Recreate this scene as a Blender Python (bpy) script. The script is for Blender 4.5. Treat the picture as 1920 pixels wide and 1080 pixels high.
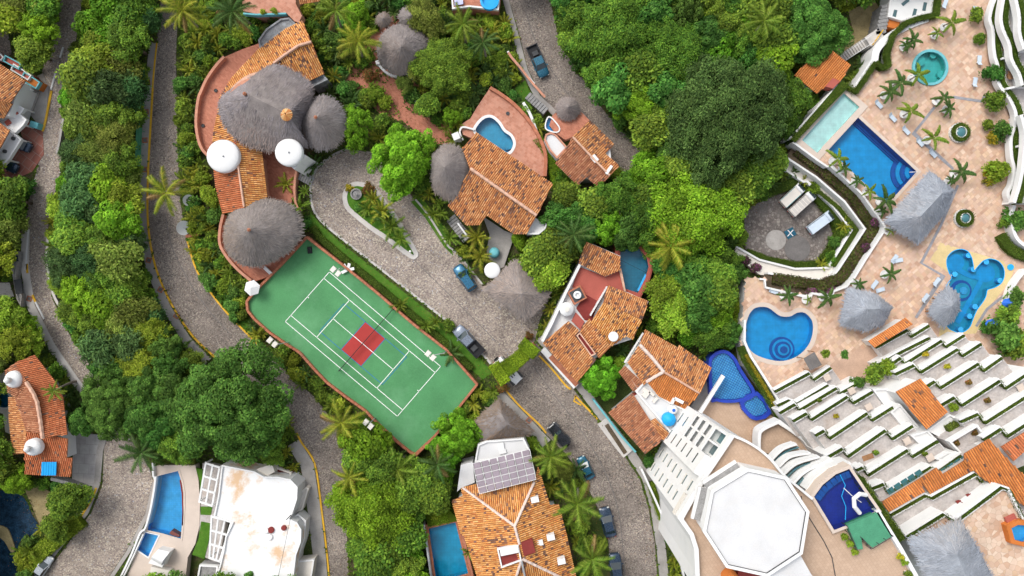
import bpy, math, random
import numpy as np
from mathutils import Vector, Matrix
from mathutils.geometry import tessellate_polygon

random.seed(11)
rng = np.random.default_rng(11)
scene = bpy.context.scene
for o in list(bpy.data.objects):
 bpy.data.objects.remove(o)
COL = scene.collection

# ---------------------------------------------------------------- camera, sky, sun, exposure
CAM_H = 111.0                       # a drone looking straight down, 24 mm equivalent lens
PPM = 1920.0 / (CAM_H * 1.5)        # photograph pixels per metre at ground level
cam_data = bpy.data.cameras.new('camera')
cam_data.sensor_width = 36.0
cam_data.lens = 24.0
cam_data.clip_start = 1.0
cam_data.clip_end = 6000.0
cam = bpy.data.objects.new('camera', cam_data)
cam.location = (0, 0, CAM_H)
COL.objects.link(cam)
scene.camera = cam

SUN_ELEV, SUN_AZ = math.radians(50), math.radians(-42)   # azimuth measured from +Y towards +X
world = bpy.data.worlds.new('World')
scene.world = world
world.use_nodes = True
wn = world.node_tree
bg = wn.nodes['Background']
skyt = wn.nodes.new('ShaderNodeTexSky')
skyt.sky_type = 'NISHITA'
skyt.sun_disc = False
skyt.sun_elevation = SUN_ELEV
skyt.sun_rotation = SUN_AZ
skyt.air_density = 1.0
skyt.dust_density = 3.0
skyt.ozone_density = 1.0
hsv = wn.nodes.new('ShaderNodeHueSaturation')
hsv.inputs['Saturation'].default_value = 0.34
wn.links.new(skyt.outputs[0], hsv.inputs['Color'])
wn.links.new(hsv.outputs[0], bg.inputs['Color'])
bg.inputs['Strength'].default_value = 0.15

sun_data = bpy.data.lights.new('sun', 'SUN')
sun_data.energy = 1.05
sun_data.angle = math.radians(28)
sun_data.color = (1.0, 0.955, 0.88)
sun = bpy.data.objects.new('sun', sun_data)
sd = Vector((math.sin(SUN_AZ) * math.cos(SUN_ELEV), math.cos(SUN_AZ) * math.cos(SUN_ELEV), math.sin(SUN_ELEV)))
sun.rotation_euler = (-sd).to_track_quat('-Z', 'Y').to_euler()
sun.location = (0, 0, 200)
COL.objects.link(sun)

vs = scene.view_settings
vs.view_transform = 'Standard'
vs.look = 'None'
vs.gamma = 1.0
vs.use_curve_mapping = False
vs.exposure = 0.72
scene.render.engine = 'CYCLES'
scene.cycles.max_bounces = 6
scene.cycles.diffuse_bounces = 3
scene.cycles.transparent_max_bounces = 8
scene.cycles.caustics_reflective = False
scene.cycles.caustics_refractive = False

# ---------------------------------------------------------------- helpers
def W(px, py, z=0.0):
 """place in the world of a point whose height z is known and that is seen at a photograph pixel"""
 k = (CAM_H - z) / (CAM_H * PPM)
 return Vector(((px - 960) * k, (540 - py) * k, z))

def WP(pts, z):
 return [W(p[0], p[1], z) for p in pts]

def M(n, z=0.0):            # photograph pixels to metres at height z
 return n * (CAM_H - z) / (CAM_H * PPM)

def sm(pts, closed=True, n=5):
 """Catmull-Rom resample of a 2-D outline"""
 out = []
 m = len(pts)
 rngi = range(m) if closed else range(m - 1)
 for i in rngi:
  if closed:
   p0, p1, p2, p3 = pts[i - 1], pts[i], pts[(i + 1) % m], pts[(i + 2) % m]
  else:
   p0, p1, p2, p3 = pts[max(i - 1, 0)], pts[i], pts[i + 1], pts[min(i + 2, m - 1)]
  for k in range(n):
   t = k / n
   out.append(tuple(0.5 * ((2 * b) + (-a + c) * t + (2 * a - 5 * b + 4 * c - d) * t * t + (-a + 3 * b - 3 * c + d) * t ** 3)
        for a, b, c, d in zip(p0, p1, p2, p3)))
 if not closed:
  out.append(tuple(pts[-1]))
 return out

def ring(cx, cy, rx, ry=None, n=24, a0=0.0):
 ry = ry or rx
 return [(cx + rx * math.cos(a0 + 2 * math.pi * i / n), cy + ry * math.sin(a0 + 2 * math.pi * i / n)) for i in range(n)]

def area2(p):
 return sum(p[i - 1][0] * p[i][1] - p[i][0] * p[i - 1][1] for i in range(len(p))) / 2

def ccw(p):
 p = list(p)
 return p if area2(p) > 0 else p[::-1]

def inside(x, y, poly):
 r = False
 j = len(poly) - 1
 for i in range(len(poly)):
  xi, yi = poly[i][0], poly[i][1]
  xj, yj = poly[j][0], poly[j][1]
  if (yi > y) != (yj > y) and x < (xj - xi) * (y - yi) / (yj - yi) + xi:
   r = not r
  j = i
 return r

def inside_np(X, Y, poly):
 r = np.zeros(X.shape, bool)
 j = len(poly) - 1
 for i in range(len(poly)):
  xi, yi = poly[i][0], poly[i][1]
  xj, yj = poly[j][0], poly[j][1]
  if yi != yj:
   r ^= ((yi > Y) != (yj > Y)) & (X < (xj - xi) * (Y - yi) / (yj - yi) + xi)
  j = i
 return r

def offset(poly, d):
 """grow (d > 0) or shrink a closed 2-D outline"""
 p = ccw([(q[0], q[1]) for q in poly])
 out = []
 n = len(p)
 for i in range(n):
  a, b, c = Vector(p[i - 1]), Vector(p[i]), Vector(p[(i + 1) % n])
  e1, e2 = (b - a), (c - b)
  if e1.length < 1e-6 or e2.length < 1e-6:
   out.append(tuple(b)); continue
  n1 = Vector((e1.y, -e1.x)).normalized(); n2 = Vector((e2.y, -e2.x)).normalized()
  m = n1 + n2
  if m.length < 1e-4:
   out.append(tuple(b + n1 * d)); continue
  m.normalize()
  out.append(tuple(b + m * (d / max(0.4, m.dot(n1)))))
 return out

def grow_line(line, w, closed=False):
 """both sides of a polyline of width w (2-D world)"""
 L, R = [], []
 n = len(line)
 for i in range(n):
  if closed:
   a, c = line[i - 1], line[(i + 1) % n]
  else:
   a, c = line[max(i - 1, 0)], line[min(i + 1, n - 1)]
  t = Vector((c[0] - a[0], c[1] - a[1]))
  if t.length < 1e-6: t = Vector((1, 0))
  t.normalize()
  k = 1.0
  if 0 < i < n - 1 or closed:
   e = Vector((line[i][0] - a[0], line[i][1] - a[1]))
   if e.length > 1e-6:
    k = 1 / max(0.5, abs(e.normalized().dot(t)))
  nx, ny = -t.y * w / 2 * k, t.x * w / 2 * k
  L.append((line[i][0] + nx, line[i][1] + ny)); R.append((line[i][0] - nx, line[i][1] - ny))
 return L, R

class MB:
 """collects geometry in world (or thing) coordinates; build() makes ONE mesh object of it"""
 def __init__(s):
  s.v = []; s.f = []; s.c = []; s.cur = None
 def add(s, verts, faces, col=None):
  b = len(s.v)
  s.v.extend([tuple(v) for v in verts])
  s.f.extend([tuple(b + i for i in f) for f in faces])
  s.c.extend([col or s.cur or (1, 1, 1)] * len(faces))
  return s
 def sheet(s, poly, z, holes=(), col=None):
  p = ccw([(q[0], q[1]) for q in poly])
  if not holes:
   s.add([(x, y, z) for x, y in p], [tuple(range(len(p)))], col)
  else:
   loops = [[Vector((x, y, 0)) for x, y in p]] + [[Vector((q[0], q[1], 0)) for q in h] for h in holes]
   vs_ = [(v.x, v.y, z) for l in loops for v in l]
   fs = []
   for t in tessellate_polygon(loops):
    a, b, c = [vs_[i] for i in t]
    fs.append(t if (b[0] - a[0]) * (c[1] - a[1]) - (c[0] - a[0]) * (b[1] - a[1]) > 0 else t[::-1])
   s.add(vs_, fs, col)
  return s
 def prism(s, poly, z0, z1, holes=(), col=None, top=True, bottom=False):
  p = ccw([(q[0], q[1]) for q in poly])
  n = len(p)
  vs_ = [(x, y, z0) for x, y in p] + [(x, y, z1) for x, y in p]
  s.add(vs_, [(i, (i + 1) % n, n + (i + 1) % n, n + i) for i in range(n)], col)
  if top: s.sheet(p, z1, holes, col)
  if bottom: s.add([(x, y, z0) for x, y in p], [tuple(range(n))[::-1]], col)
  return s
 def wall(s, line, w, z0, z1, closed=False, col=None):
  L, R = grow_line(line, w, closed)
  n = len(line)
  vs_ = [(x, y, z0) for x, y in L] + [(x, y, z1) for x, y in L] + [(x, y, z1) for x, y in R] + [(x, y, z0) for x, y in R]
  fs = []
  for i in range(n if closed else n - 1):
   j = (i + 1) % n
   fs += [(i, i + n, j + n, j), (i + n, i + 2 * n, j + 2 * n, j + n), (i + 2 * n, i + 3 * n, j + 3 * n, j + 2 * n)]
  if not closed:
   fs += [(0, 3 * n, 2 * n, n), (n - 1, 2 * n - 1, 3 * n - 1, 4 * n - 1)]
  return s.add(vs_, fs, col)
 def box(s, c, size, rz=0.0, col=None, taper=1.0):
  x, y, z = size[0] / 2, size[1] / 2, size[2]
  ca, sa = math.cos(rz), math.sin(rz)
  vs_ = []
  for zz, k in ((0, 1.0), (z, taper)):
   for sx, sy in ((-1, -1), (1, -1), (1, 1), (-1, 1)):
    vx, vy = sx * x * k, sy * y * k
    vs_.append((c[0] + vx * ca - vy * sa, c[1] + vx * sa + vy * ca, c[2] + zz))
  return s.add(vs_, [(0, 3, 2, 1), (4, 5, 6, 7), (0, 1, 5, 4), (1, 2, 6, 5), (2, 3, 7, 6), (3, 0, 4, 7)], col)
 def bar(s, a, b, w, h=None, col=None):
  """a rectangular bar between two points"""
  a, b = Vector(a), Vector(b); h = h or w
  d = (b - a).normalized()
  up = Vector((0, 0, 1)) if abs(d.z) < 0.95 else Vector((1, 0, 0))
  sd_ = d.cross(up).normalized() * w / 2
  u = sd_.cross(d).normalized() * h / 2
  vs_ = [p + i * sd_ + j * u for p in (a, b) for i, j in ((-1, -1), (1, -1), (1, 1), (-1, 1))]
  return s.add(vs_, [(0, 1, 2, 3), (7, 6, 5, 4), (0, 4, 5, 1), (1, 5, 6, 2), (2, 6, 7, 3), (3, 7, 4, 0)], col)
 def tube(s, pts, rad, n=6, col=None, cap=True):
  pts = [Vector(p) for p in pts]
  if not hasattr(rad, '__len__'): rad = [rad] * len(pts)
  vs_ = []
  for i, p in enumerate(pts):
   d = (pts[min(i + 1, len(pts) - 1)] - pts[max(i - 1, 0)]).normalized()
   up = Vector((0, 0, 1)) if abs(d.z) < 0.9 else Vector((1, 0, 0))
   a = d.cross(up).normalized(); b = a.cross(d)
   for k in range(n):
    t = 2 * math.pi * k / n
    vs_.append(p + (a * math.cos(t) + b * math.sin(t)) * rad[i])
  fs = [(i * n + k, i * n + (k + 1) % n, (i + 1) * n + (k + 1) % n, (i + 1) * n + k) for i in range(len(pts) - 1) for k in range(n)]
  if cap:
   fs += [tuple(range(n))[::-1], tuple((len(pts) - 1) * n + k for k in range(n))]
  return s.add(vs_, fs, col)
 def lathe(s, c, prof, n=24, col=None, closed_top=True):
  """profile of (radius, z) turned about a vertical axis at c"""
  vs_ = []
  for r, z in prof:
   for k in range(n):
    t = 2 * math.pi * k / n
    vs_.append((c[0] + r * math.cos(t), c[1] + r * math.sin(t), c[2] + z))
  fs = [(i * n + k, i * n + (k + 1) % n, (i + 1) * n + (k + 1) % n, (i + 1) * n + k) for i in range(len(prof) - 1) for k in range(n)]
  if closed_top: fs.append(tuple((len(prof) - 1) * n + k for k in range(n)))
  return s.add(vs_, fs, col)
 def build(s, name, mat, parent=None, smooth=False, base=None):
  return make_obj(name, s.v, s.f, mat, parent, s.c, smooth, base)

WL = {}                                        # world place of each object's origin
KIDMAP = {}

def make_mesh(name, v, f, mat, cols=None, smooth=False):
 me = bpy.data.meshes.new(name)
 if isinstance(v, np.ndarray) and isinstance(f, np.ndarray):
  nv, nf, k = len(v), len(f), f.shape[1]
  me.vertices.add(nv); me.vertices.foreach_set('co', v.astype(np.float32).ravel())
  me.loops.add(nf * k); me.loops.foreach_set('vertex_index', f.astype(np.int32).ravel())
  me.polygons.add(nf); me.polygons.foreach_set('loop_start', np.arange(0, nf * k, k, dtype=np.int32))
  me.update(calc_edges=True)
 else:
  me.from_pydata(v, [], f)
 if cols is not None:
  a = me.color_attributes.new('Col', 'FLOAT_COLOR', 'CORNER')
  n = np.empty(len(me.polygons), np.int32); me.polygons.foreach_get('loop_total', n)
  c = np.ones((len(me.loops), 4), np.float32)
  c[:, :3] = np.repeat(np.asarray(cols, np.float32).reshape(-1, 3), n, axis=0)
  a.data.foreach_set('color', c.ravel())
 if smooth:
  me.polygons.foreach_set('use_smooth', np.ones(len(me.polygons), bool))
 me.materials.append(MAT[mat] if isinstance(mat, str) else mat)
 return me

def link(o, parent=None, world=None):
 COL.objects.link(o)
 if parent is not None:
  o.parent = parent
  KIDMAP.setdefault(parent.name, []).append(o)
 WL[o.name] = Vector(world) if world is not None else WL[parent.name] + o.location if parent is not None else Vector(o.location)
 return o

def make_obj(name, v, f, mat, parent=None, cols=None, smooth=False, base=None):
 org = WL[parent.name] if parent is not None else Vector(base) if base is not None else Vector((0, 0, 0))
 if isinstance(v, np.ndarray):
  v = v - np.array(org)
 else:
  v = [(p[0] - org.x, p[1] - org.y, p[2] - org.z) for p in v]
 me = make_mesh(name, v, f, mat, cols, smooth)
 o = bpy.data.objects.new(name, me)
 if parent is None: o.location = org
 link(o, parent, org)
 return o

def tag(o, label=None, cat=None, group=None, kind=None):
 if label: o['label'] = label
 if cat: o['category'] = cat
 if group: o['group'] = group
 if kind: o['kind'] = kind
 return o

def thing(name, label, cat, loc, group=None, rz=0.0):
 o = bpy.data.objects.new(name, None)
 o.empty_display_size = 0.3
 o.location = loc
 o.rotation_euler.z = rz
 link(o, None, loc)
 return tag(o, label, cat, group)

def copy_tree(o, parent=None):
 c = o.copy()
 COL.objects.link(c)
 c.parent = parent
 for ch in KIDS(o): copy_tree(ch, c)
 return c

def KIDS(o):
 return KIDMAP.get(o.name, [])

# ---------------------------------------------------------------- materials
MAT = {}

def _mat(name):
 m = bpy.data.materials.new(name)
 m.use_nodes = True
 MAT[name] = m
 nt = m.node_tree
 return m, nt, nt.nodes['Principled BSDF']

def N(nt, kind, **kw):
 n = nt.nodes.new(kind)
 for k, v in kw.items():
  if k in n.inputs: n.inputs[k].default_value = v
  else: setattr(n, k, v)
 return n

def ramp(nt, stops, interp='LINEAR'):
 r = nt.nodes.new('ShaderNodeValToRGB')
 r.color_ramp.interpolation = interp
 e = r.color_ramp.elements
 while len(e) < len(stops): e.new(0.5)
 for x, (p, c) in zip(e, stops):
  x.position = p; x.color = (c[0], c[1], c[2], 1)
 return r

def coords(nt, obj=False):
 if obj:
  return nt.nodes.new('ShaderNodeTexCoord').outputs['Object']
 return nt.nodes.new('ShaderNodeNewGeometry').outputs['Position']

def mix(nt, fac, a, b, blend='MIX'):
 m = nt.nodes.new('ShaderNodeMix'); m.data_type = 'RGBA'; m.blend_type = blend
 for sock, val in ((0, fac), (6, a), (7, b)):
  if isinstance(val, bpy.types.NodeSocket): nt.links.new(val, m.inputs[sock])
  elif sock == 0: m.inputs[0].default_value = val
  else: m.inputs[sock].default_value = (val[0], val[1], val[2], 1)
 return m.outputs[2]

def bump(nt, b, height, strength=0.3, dist=0.03):
 n = nt.nodes.new('ShaderNodeBump')
 n.inputs['Strength'].default_value = strength
 n.inputs['Distance'].default_value = dist
 nt.links.new(height, n.inputs['Height'])
 nt.links.new(n.outputs[0], b.inputs['Normal'])

def plain(name, col, rough=0.7, var=0.12, scale=1.2, fine=9.0, dirt=0.0, dirtcol=(0.12, 0.1, 0.08), metal=0.0, attr=False, spec=0.18, obj=False, dscale=0.5, dlo=0.50, dhi=0.72):
 """a painted or bare surface with soft tone variation, fine grain and stains of their own shape"""
 m, nt, b = _mat(name)
 P = coords(nt, obj)
 n1 = N(nt, 'ShaderNodeTexNoise', Scale=scale, Detail=4.0); nt.links.new(P, n1.inputs['Vector'])
 n2 = N(nt, 'ShaderNodeTexNoise', Scale=fine, Detail=3.0); nt.links.new(P, n2.inputs['Vector'])
 base = col
 if attr:
  a = nt.nodes.new('ShaderNodeAttribute'); a.attribute_name = 'Col'
  base = a.outputs['Color']
 r1 = ramp(nt, [(0.3, (1 - var,) * 3), (0.7, (1 + var,) * 3)]); nt.links.new(n1.outputs[0], r1.inputs[0])
 r2 = ramp(nt, [(0.3, (1 - var * 0.8,) * 3), (0.7, (1 + var * 0.8,) * 3)]); nt.links.new(n2.outputs[0], r2.inputs[0])
 c = mix(nt, 1.0, mix(nt, 1.0, base, r1.outputs[0], 'MULTIPLY'), r2.outputs[0], 'MULTIPLY')
 if dirt:
  n3 = N(nt, 'ShaderNodeTexNoise', Scale=dscale, Detail=8.0, Roughness=0.68); nt.links.new(P, n3.inputs['Vector'])
  r3 = ramp(nt, [(dlo, (0, 0, 0)), (dhi, (dirt,) * 3)]); nt.links.new(n3.outputs[0], r3.inputs[0])
  c = mix(nt, r3.outputs[0], c, dirtcol)
 nt.links.new(c, b.inputs['Base Color'])
 b.inputs['Roughness'].default_value = rough
 b.inputs['Metallic'].default_value = metal
 b.inputs['Specular IOR Level'].default_value = spec
 bump(nt, b, n2.outputs[0], 0.15, 0.02)
 return m

def cells(name, stops, scale, joint, jointcol, rough=0.85, big=0.25, bigscale=0.12, bumpd=0.04, patch=None, patchfac=0.0, rand=1.0):
 """stones laid close: each cell its own tone, dark joints, broad wear"""
 m, nt, b = _mat(name)
 P = coords(nt)
 v = N(nt, 'ShaderNodeTexVoronoi', Scale=scale, Randomness=rand); nt.links.new(P, v.inputs['Vector'])
 e = N(nt, 'ShaderNodeTexVoronoi', Scale=scale, Randomness=rand); e.feature = 'DISTANCE_TO_EDGE'; nt.links.new(P, e.inputs['Vector'])
 sep = nt.nodes.new('ShaderNodeSeparateColor'); nt.links.new(v.outputs['Color'], sep.inputs[0])
 r = ramp(nt, stops); nt.links.new(sep.outputs[0], r.inputs[0])
 j = ramp(nt, [(0.0, (0, 0, 0)), (joint, (1, 1, 1))]); nt.links.new(e.outputs['Distance'], j.inputs[0])
 c = mix(nt, j.outputs[0], jointcol, r.outputs[0])
 n1 = N(nt, 'ShaderNodeTexNoise', Scale=bigscale, Detail=6.0, Roughness=0.6); nt.links.new(P, n1.inputs['Vector'])
 rb = ramp(nt, [(0.3, (1 - big,) * 3), (0.7, (1 + big,) * 3)]); nt.links.new(n1.outputs[0], rb.inputs[0])
 c = mix(nt, 1.0, c, rb.outputs[0], 'MULTIPLY')
 if patch:
  n2 = N(nt, 'ShaderNodeTexNoise', Scale=0.35, Detail=8.0, Roughness=0.7); nt.links.new(P, n2.inputs['Vector'])
  rp = ramp(nt, [(0.48, (0, 0, 0)), (0.66, (patchfac,) * 3)]); nt.links.new(n2.outputs[0], rp.inputs[0])
  c = mix(nt, rp.outputs[0], c, patch)
 nt.links.new(c, b.inputs['Base Color'])
 b.inputs['Roughness'].default_value = rough
 b.inputs['Specular IOR Level'].default_value = 0.25
 bump(nt, b, j.outputs[0], 0.6, bumpd)
 return m

def bricks(name, c1, c2, mortar, w, h, rough=0.85, rot=0.0, msize=0.012, big=0.2, dirt=0.25, dirtcol=(0.2, 0.12, 0.08)):
 m, nt, b = _mat(name)
 P = coords(nt)
 mp = nt.nodes.new('ShaderNodeMapping'); mp.inputs['Rotation'].default_value = (0, 0, rot); nt.links.new(P, mp.inputs[0])
 t = nt.nodes.new('ShaderNodeTexBrick')
 for k, val in (('Color1', c1), ('Color2', c2), ('Mortar', mortar)): t.inputs[k].default_value = (*val, 1)
 t.inputs['Scale'].default_value = 1.0
 t.inputs['Brick Width'].default_value = w; t.inputs['Row Height'].default_value = h
 t.inputs['Mortar Size'].default_value = msize; t.inputs['Mortar Smooth'].default_value = 0.2
 nt.links.new(mp.outputs[0], t.inputs[0])
 n1 = N(nt, 'ShaderNodeTexNoise', Scale=0.5, Detail=8.0, Roughness=0.7); nt.links.new(P, n1.inputs['Vector'])
 rb = ramp(nt, [(0.3, (1 - big,) * 3), (0.7, (1 + big,) * 3)]); nt.links.new(n1.outputs[0], rb.inputs[0])
 c = mix(nt, 1.0, t.outputs[0], rb.outputs[0], 'MULTIPLY')
 n2 = N(nt, 'ShaderNodeTexNoise', Scale=1.6, Detail=8.0, Roughness=0.75); nt.links.new(P, n2.inputs['Vector'])
 rd = ramp(nt, [(0.5, (0, 0, 0)), (0.75, (dirt,) * 3)]); nt.links.new(n2.outputs[0], rd.inputs[0])
 c = mix(nt, rd.outputs[0], c, dirtcol)
 nt.links.new(c, b.inputs['Base Color'])
 b.inputs['Roughness'].default_value = rough
 b.inputs['Specular IOR Level'].default_value = 0.25
 bump(nt, b, t.outputs['Fac'], -0.2, 0.01)
 return m

def leafmat(name, hue_var=0.03, val_var=0.25, trans=0.22, rough=0.65):
 """leaves: the leaf's own tone from the mesh, a small shift from plant to plant, light through the blade"""
 m, nt, b = _mat(name)
 a = nt.nodes.new('ShaderNodeAttribute'); a.attribute_name = 'Col'
 oi = nt.nodes.new('ShaderNodeObjectInfo')
 h = nt.nodes.new('ShaderNodeHueSaturation')
 nt.links.new(a.outputs['Color'], h.inputs['Color'])
 mr = N(nt, 'ShaderNodeMapRange'); mr.inputs['To Min'].default_value = 0.5 - hue_var; mr.inputs['To Max'].default_value = 0.5 + hue_var
 nt.links.new(oi.outputs['Random'], mr.inputs['Value']); nt.links.new(mr.outputs[0], h.inputs['Hue'])
 mul = N(nt, 'ShaderNodeMath', operation='MULTIPLY'); mul.inputs[1].default_value = 7.31
 fr = N(nt, 'ShaderNodeMath', operation='FRACT')
 nt.links.new(oi.outputs['Random'], mul.inputs[0]); nt.links.new(mul.outputs[0], fr.inputs[0])
 mv = N(nt, 'ShaderNodeMapRange'); mv.inputs['To Min'].default_value = 1 - val_var; mv.inputs['To Max'].default_value = 1 + val_var
 nt.links.new(fr.outputs[0], mv.inputs['Value']); nt.links.new(mv.outputs[0], h.inputs['Value'])
 nt.links.new(h.outputs[0], b.inputs['Base Color'])
 b.inputs['Roughness'].default_value = rough
 b.inputs['Specular IOR Level'].default_value = 0.10
 tr = nt.nodes.new('ShaderNodeBsdfTranslucent'); nt.links.new(h.outputs[0], tr.inputs['Color'])
 ms = nt.nodes.new('ShaderNodeMixShader'); ms.inputs[0].default_value = trans
 nt.links.new(b.outputs[0], ms.inputs[1]); nt.links.new(tr.outputs[0], ms.inputs[2])
 nt.links.new(ms.outputs[0], nt.nodes['Material Output'].inputs['Surface'])
 return m

def water(name, tint, refl=0.05, wave=1.6):
 m, nt, b = _mat(name)
 tr = nt.nodes.new('ShaderNodeBsdfTransparent'); tr.inputs[0].default_value = (*tint, 1)
 gl = nt.nodes.new('ShaderNodeBsdfGlossy'); gl.inputs['Roughness'].default_value = 0.06
 P = coords(nt)
 n1 = N(nt, 'ShaderNodeTexNoise', Scale=wave, Detail=4.0); nt.links.new(P, n1.inputs['Vector'])
 bn = nt.nodes.new('ShaderNodeBump'); bn.inputs['Strength'].default_value = 0.25; bn.inputs['Distance'].default_value = 0.08
 nt.links.new(n1.outputs[0], bn.inputs['Height']); nt.links.new(bn.outputs[0], gl.inputs['Normal'])
 fr = nt.nodes.new('ShaderNodeFresnel'); fr.inputs[0].default_value = 1.33; nt.links.new(bn.outputs[0], fr.inputs['Normal'])
 ad = N(nt, 'ShaderNodeMath', operation='ADD'); ad.inputs[1].default_value = refl - 0.02; nt.links.new(fr.outputs[0], ad.inputs[0])
 ms = nt.nodes.new('ShaderNodeMixShader'); nt.links.new(ad.outputs[0], ms.inputs[0])
 nt.links.new(tr.outputs[0], ms.inputs[1]); nt.links.new(gl.outputs[0], ms.inputs[2])
 nt.links.new(ms.outputs[0], nt.nodes['Material Output'].inputs['Surface'])
 return m

def mosaic(name, c1, c2, grid, size, line=0.04, rot=0.0):
 """small pool tiles with a grid of joint lines"""
 m, nt, b = _mat(name)
 P = coords(nt)
 mp = nt.nodes.new('ShaderNodeMapping'); mp.inputs['Rotation'].default_value = (0, 0, rot); nt.links.new(P, mp.inputs[0])
 t = nt.nodes.new('ShaderNodeTexBrick'); t.offset = 0.0
 for k, val in (('Color1', c1), ('Color2', c2), ('Mortar', grid)): t.inputs[k].default_value = (*val, 1)
 t.inputs['Scale'].default_value = 1.0; t.inputs['Brick Width'].default_value = size; t.inputs['Row Height'].default_value = size
 t.inputs['Mortar Size'].default_value = line; t.inputs['Mortar Smooth'].default_value = 0.1
 nt.links.new(mp.outputs[0], t.inputs[0])
 n1 = N(nt, 'ShaderNodeTexNoise', Scale=0.9, Detail=5.0); nt.links.new(P, n1.inputs['Vector'])
 rb = ramp(nt, [(0.3, (0.86,) * 3), (0.7, (1.12,) * 3)]); nt.links.new(n1.outputs[0], rb.inputs[0])
 nt.links.new(mix(nt, 1.0, t.outputs[0], rb.outputs[0], 'MULTIPLY'), b.inputs['Base Color'])
 b.inputs['Roughness'].default_value = 0.4
 return m

# ---------------------------------------------------------------- material list
cells('cobble', [(0.0, (0.10, 0.085, 0.08)), (0.25, (0.19, 0.16, 0.14)), (0.55, (0.26, 0.215, 0.185)), (0.8, (0.30, 0.26, 0.225)), (0.95, (0.42, 0.37, 0.30)), (1.0, (0.34, 0.25, 0.19))],
  6.5, 0.06, (0.12, 0.10, 0.085), big=0.36, bigscale=0.16, patch=(0.23, 0.195, 0.17), patchfac=0.6)
cells('cobble_warm', [(0.0, (0.16, 0.13, 0.125)), (0.3, (0.28, 0.23, 0.20)), (0.6, (0.36, 0.30, 0.25)), (0.85, (0.43, 0.37, 0.31)), (0.95, (0.58, 0.52, 0.40)), (1.0, (0.28, 0.30, 0.37))],
  5.8, 0.06, (0.18, 0.145, 0.12), big=0.30, bigscale=0.2, patch=(0.35, 0.295, 0.25), patchfac=0.5)
cells('peach_stone', [(0.0, (0.47, 0.30, 0.20)), (0.4, (0.56, 0.40, 0.30)), (0.8, (0.62, 0.49, 0.38)), (1.0, (0.52, 0.33, 0.20))], 1.5, 0.03, (0.42, 0.30, 0.22), big=0.12, bigscale=0.4)
cells('yard_dirt', [(0.0, (0.13, 0.11, 0.10)), (0.5, (0.20, 0.17, 0.155)), (1.0, (0.30, 0.27, 0.24))], 2.4, 0.1, (0.10, 0.085, 0.075), big=0.3, bigscale=0.25, patch=(0.15, 0.135, 0.125), patchfac=0.9)
plain('concrete', (0.33, 0.31, 0.29), 0.9, 0.12, 0.6, 7, 0.4, (0.16, 0.145, 0.13))
plain('concrete_dark', (0.15, 0.14, 0.135), 0.9, 0.15, 0.6, 7, 0.4, (0.09, 0.085, 0.08))
plain('pale_concrete', (0.52, 0.49, 0.46), 0.9, 0.08, 0.6, 7, 0.4, (0.3, 0.27, 0.25))
plain('white', (0.70, 0.70, 0.69), 0.7, 0.05, 0.5, 8, 0.25, (0.55, 0.52, 0.48))
plain('white_roof', (0.60, 0.60, 0.60), 0.75, 0.07, 0.4, 8, 0.3, (0.62, 0.58, 0.52))
plain('white_rusty', (0.72, 0.72, 0.71), 0.75, 0.03, 0.4, 8, 0.85, (0.58, 0.36, 0.18), dscale=0.2, dlo=0.54, dhi=0.66)
plain('offwhite', (0.66, 0.62, 0.56), 0.8, 0.06, 0.5, 8, 0.25, (0.42, 0.38, 0.33))
plain('cream_deck', (0.56, 0.47, 0.40), 0.85, 0.05, 0.7, 8, 0.2, (0.48, 0.41, 0.36))
plain('pale_floor', (0.44, 0.405, 0.385), 0.9, 0.16, 0.9, 4, 0.5, (0.34, 0.26, 0.20), dscale=0.35)
plain('soil', (0.10, 0.075, 0.05), 1.0, 0.3, 0.8, 6)
plain('red_soil', (0.26, 0.10, 0.055), 1.0, 0.25, 0.8, 6, 0.3, (0.12, 0.09, 0.04))
plain('dry_grass', (0.30, 0.24, 0.12), 1.0, 0.25, 0.8, 8)
plain('yellow_paint', (0.66, 0.38, 0.03), 0.7, 0.12, 1.2, 9, 0.3, (0.4, 0.3, 0.15))
plain('court_green', (0.078, 0.245, 0.100), 0.85, 0.12, 0.25, 7, 0.6, (0.15, 0.35, 0.18), dscale=0.14)
plain('court_red', (0.36, 0.045, 0.04), 0.85, 0.06, 0.5, 9)
plain('line_white', (0.80, 0.80, 0.78), 0.8, 0.04)
plain('line_blue', (0.03, 0.16, 0.33), 0.8, 0.06)
plain('brick_coping', (0.40, 0.15, 0.085), 0.9, 0.2, 1.5, 7, 0.3, (0.25, 0.17, 0.13))
plain('pink_stucco', (0.50, 0.24, 0.16), 0.9, 0.12, 1.5, 7, 0.3, (0.30, 0.18, 0.13))
plain('mortar', (0.58, 0.36, 0.26), 0.9, 0.15, 1.5, 7)
plain('mortar_pale', (0.62, 0.50, 0.44), 0.9, 0.12, 1.5, 7)
plain('tile', (0.5, 0.2, 0.08), 0.75, 0.10, 0.9, 9, attr=True, spec=0.3)
plain('tile_base', (0.29, 0.11, 0.05), 0.9, 0.25, 1.0, 6)
plain('tile_orange', (0.50, 0.155, 0.035), 0.8, 0.1, 0.8, 9)
plain('attr', (0.5, 0.5, 0.5), 0.85, 0.08, 0.9, 8, attr=True)
plain('thatch', (0.22, 0.19, 0.175), 1.0, 0.14, 0.7, 12, attr=True, spec=0.1)
plain('thatch_base', (0.205, 0.18, 0.17), 1.0, 0.2, 1.0, 14)
plain('thatch_base_pale', (0.25, 0.27, 0.30), 1.0, 0.2, 1.0, 14)
plain('red_floor', (0.38, 0.10, 0.075), 0.8, 0.08, 0.6, 8, 0.35, (0.24, 0.06, 0.05))
plain('maroon', (0.20, 0.035, 0.03), 0.8, 0.1)
plain('grey_metal', (0.38, 0.39, 0.40), 0.5, 0.05, metal=0.3)
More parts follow.
